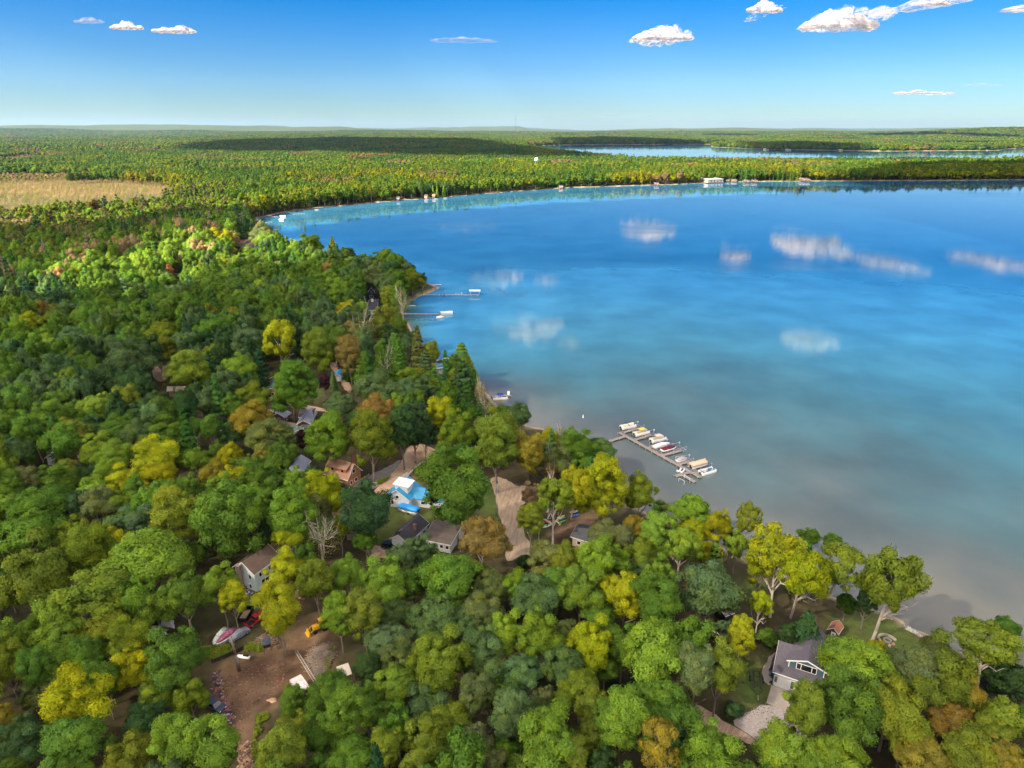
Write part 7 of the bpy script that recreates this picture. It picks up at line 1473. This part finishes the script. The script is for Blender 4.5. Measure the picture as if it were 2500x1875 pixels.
# ------------------------------------------------------------------ far shore
def farhouse(*a, **k): return house(*a, **k)
w1 = lambda x, y, z=0.0: tp('W1', x, y, z)
w2 = lambda x, y, z=0.0: tp('W2', x, y, z)
r_, a_, L_, W_, fl = house('boathouse', 'large white metal-roofed boathouse on the far shore', w2(848,315,7.0), w2(915,313,7.0), w2(800,289,7.0), 7.0, 11.0, MT('boathouse_wall', (.22,.21,.20), .7, noise=.1), MT('far_white_roof', (.45,.46,.48), .5, noise=.05), [('f',.2,1,3,4,'door'),('f',.42,1,3,4,'door'),('f',.64,1,3,4,'door'),('f',.85,1,3,4,'door')], base=0)
house('lodge', 'long low brown lodge on the far shore, left of the boathouse', w2(487,316,5), w2(575,318,5), w2(490,310,5), 5.0, 8.0, W_tan, R_brown, [('f',t,1.2,2.5,2) for t in (.15,.38,.62,.85)]); house('lodge', 'long dark-roofed brown lodge nearest the boathouse', w2(605,319,5), w2(692,319,5), w2(615,310,5), 5.0, 8.5, W_log, R_black, [('f',t,1.2,2.5,2) for t in (.15,.38,.62,.85)])
house('hotel_block', 'cream flat-roofed block rising above the far woods', w2(285,264,14), w2(320,262,14), w2(262,258,14), 19.0, 19.6, W_cream, R_taupe, [('f',t,z,1.6,1.6) for t in (.15,.4,.65,.88) for z in (12.5,16)], over=.1)
house('shore_house', 'small brown house on the far shore right of the boathouse', w2(1265,316,4), w2(1290,316,4), w2(1268,311,4), 4, 6.4, W_brown, R_brown, [('f',.5,1,2,1.5)])
for i, (x, y) in enumerate(((925,318),(955,318),(1010,322),(1045,322))): house('shore_cabin', 'small ' + ['brown','orange-brown','dark brown','brown-walled'][i] + ' cabin on the far shore just right of the boathouse', w2(x,y,3), w2(x+18,y,3), w2(x,y-3,3), 3, 5, [W_brown,W_log,W_brown,W_brown][i], [R_brown,R_grey,R_grey,R_brown][i], [('f',.5,.8,1.5,1.2)], cat='cabin', group='small cabins on the far shore')
for i, (x, y) in enumerate(((1832,388),(1866,385),(1712,397))): 
    house('shore_cabin', 'small ' + ['tan','orange-brown','dark brown'][i] + ' cabin on the far shore among the pointed cedars', w1(x,y,3), w1(x+14,y,3), w1(x,y-3,3), 3, 5.4, [W_tan,W_log,W_brown][i], [R_brown,R_rust,R_grey][i], [('f',.5,.8,1.5,1.2)], cat='cabin', group='small cabins on the far shore')
for i, (x, y) in enumerate(((165,345),(205,350),(620,338))): house('shore_cabin', 'small ' + ['brown','orange-brown','dark brown'][i] + ' cabin on the far shore left of the boathouse', w2(x,y-4,3), w2(x+16,y-4,3), w2(x,y-7,3), 3, 5, [W_brown,W_log,W_brown][i], [R_brown,R_grey,R_brown][i], [('f',.5,.8,1.5,1.2)], cat='cabin', group='small cabins on the far shore')
house('farmhouse', 'white farmhouse beside the small pond in the left woods', w1(843,283,4), w1(860,283,4), w1(843,280,4), 4, 8, W_white, R_grey, [('f',.5,1,2,1.5)])
for i, (x, y) in enumerate(((1100,186),(1195,188),(1605,191),(1960,188),(2050,189),(1420,189))): house('lakeside_house', 'tiny white house on the wooded point in the second lake, ' + ordw(i), w2(x,y,0), w2(x+10,y,0), w2(x,y-1.2,0), 3.5, 6, W_cream, [R_grey,R_brown][i%2], [('f',.5,1,3,2)], group='tiny houses on the second lake')
for i, o in enumerate(sorted([o for o in C.objects if o.get('group') == 'tiny houses on the second lake'], key=lambda o: o.location.x)): o['label'] = f'tiny pale house on the wooded point in the second lake, {ordw(i)} from the left'
def water_tower():
    P = w2(105,281,0); root = empty('water_tower', (P.x, P.y, 0)); tag(root, 'white water tower on green legs above the far woods', 'water tower'); G_ = paint('green_steel',(.03,.20,.17))
    dist = P.length; s = dist / FPX * .565; h = 27
    for k in range(4): t = .78 + k*1.571; MB().tube((6*math.cos(t),6*math.sin(t),0),(4.2*math.cos(t),4.2*math.sin(t),h),.35,n=6).build('leg', G_, root)
    MB().loft([[(r*math.cos(k*.3927), r*math.sin(k*.3927), z) for k in range(16)] for r, z in ((1,h-2.5),(4.2,h-.5),(5.2,h+1.5),(5.2,h+5),(4.4,h+7),(2.4,h+8.2),(.3,h+8.7))]).build('tank', TRIM, root)
water_tower()
def mast():
    P = w2(15,222,0); P = Vector((P.x, P.y, 0)); root = empty('radio_mast', (P.x, P.y, 0)); tag(root, 'thin radio mast standing tall over the horizon', 'mast'); dep = P.y * cp + CAMZ * sp_; h = CAMZ + (314 - 284) / FPX * P.y
    b = MB()
    for k in range(3): t = k*2.094; b.tube((.9*math.cos(t),.9*math.sin(t),0),(.9*math.cos(t),.9*math.sin(t),h),.22,n=4)
    z = 0
    while z < h - 6:
        for k in range(3): t0, t1 = k*2.094, (k+1)*2.094; b.tube((.9*math.cos(t0),.9*math.sin(t0),z),(.9*math.cos(t1),.9*math.sin(t1),z+5),.1,n=3)
        z += 5
    b.build('lattice', MT('mast_grey',(.28,.24,.24),.6), root)
mast()
for i, (x, y, hh_) in enumerate(((1852,391,15),(1872,391,20),(1890,391,23),(1918,389,19))):
    P = w1(x, y); r_ = new_tree(Vector((P.x, P.y, 0)), 3.4, hh_/2, hh_/2, 's', 'L'); LABQ.pop(); r_['label'] = f'pointed yellow-green cedar on the far shore, {ordw(i)} from the left'; r_['category'] = 'tree'
def far_boat(x, y, t, lb, i): P = tp(t, x, y, -1.0); return speedboat(lb, P, 0, -1.4, MT('far_canvas',(.2,.2,.2),.7), 6.5, 2.3, hull=MT('far_hull',(.24,.24,.23),.6), group='far-off moored boats')
for i, (x, y) in enumerate(((1845,402),(1885,400),(1925,397),(1370,447))): far_boat(x, y, 'W1', f'white boat moored below the far cedars, {ordw((1,2,3,0)[i])} from the left', i)
# reeds off the point
rs = random.Random(4); rd = MB()
for _ in range(420):
    u = rs.uniform(1060, 1290); v = 702 + (u - 1060) * .07 + rs.gauss(0, 6); P = at(u, v, WATER_Z); rd.tube((P.x, P.y, WATER_Z - .2), (P.x + rs.uniform(-.3,.3), P.y, WATER_Z + rs.uniform(.3,.9)), .06, .02, 3)
o = rd.build('reeds', MT('reed_brown', (.10,.11,.05), .9)); tag(o, 'sparse reeds growing in the water off the point', 'reeds', kind='stuff')
rs = random.Random(5)
def mass(name, label, cat, poly, hts, colr, n, seed):
    rq = np.random.default_rng(seed); poly = list(poly); xs = [p[0] for p in poly]; ys = [p[1] for p in poly]; x = rq.uniform(min(xs), max(xs), n*3); y = rq.uniform(min(ys), max(ys), n*3); k = inpoly(x, y, poly) & (fbm(x, y, 3.5, seed, 2) > .47); x, y = x[k][:n], y[k][:n]
    Pn = np.stack([x, y, rq.uniform(0, hts, len(x))], -1); D_ = np.tile([0,-.3,1.], (len(x),1)); V, F, NN, AG = leaf_quads(Pn, D_, .19, rq.uniform(0,1,len(x)), rq, .8, .2); me = finish(name, V, F, NN, AG, LEAF)
    o = bpy.data.objects.new(name, me); C.objects.link(o); o.color = (*PAL[colr], 1); tag(o, label, cat, kind='stuff')
mass('undergrowth', 'green weeds and undergrowth along the back of the yard', 'undergrowth', T2W([('B',-100,340),('B',80,520),('B',480,400),('B',620,420),('B',640,330),('B',420,300),('B',260,330),('B',60,360)]), .5, 'O', 1500, 1)
mass('undergrowth', 'weeds along the right side of the dirt yard', 'undergrowth', T2W([('B',1180,260),('B',1420,330),('B',1340,600),('B',1240,560),('B',1320,380),('B',1120,320)]), .5, 'O', 1500, 2)
mass('undergrowth', 'overgrown grass between the yard and the lower woods', 'undergrowth', T2W([('B',560,1100),('B',800,1000),('B',860,850),('B',1000,600),('B',1060,560),('B',920,900),('B',700,1400),('B',560,1659),('B',500,1500)]), .5, 'O', 3000, 3)
mass('undergrowth', 'brown weeds left of the garage house', 'undergrowth', T2W([('D',1330,560),('D',1580,350),('D',1700,330),('D',1600,470),('D',1420,620)]), .4, 'O', 1300, 4)
flush_labels()
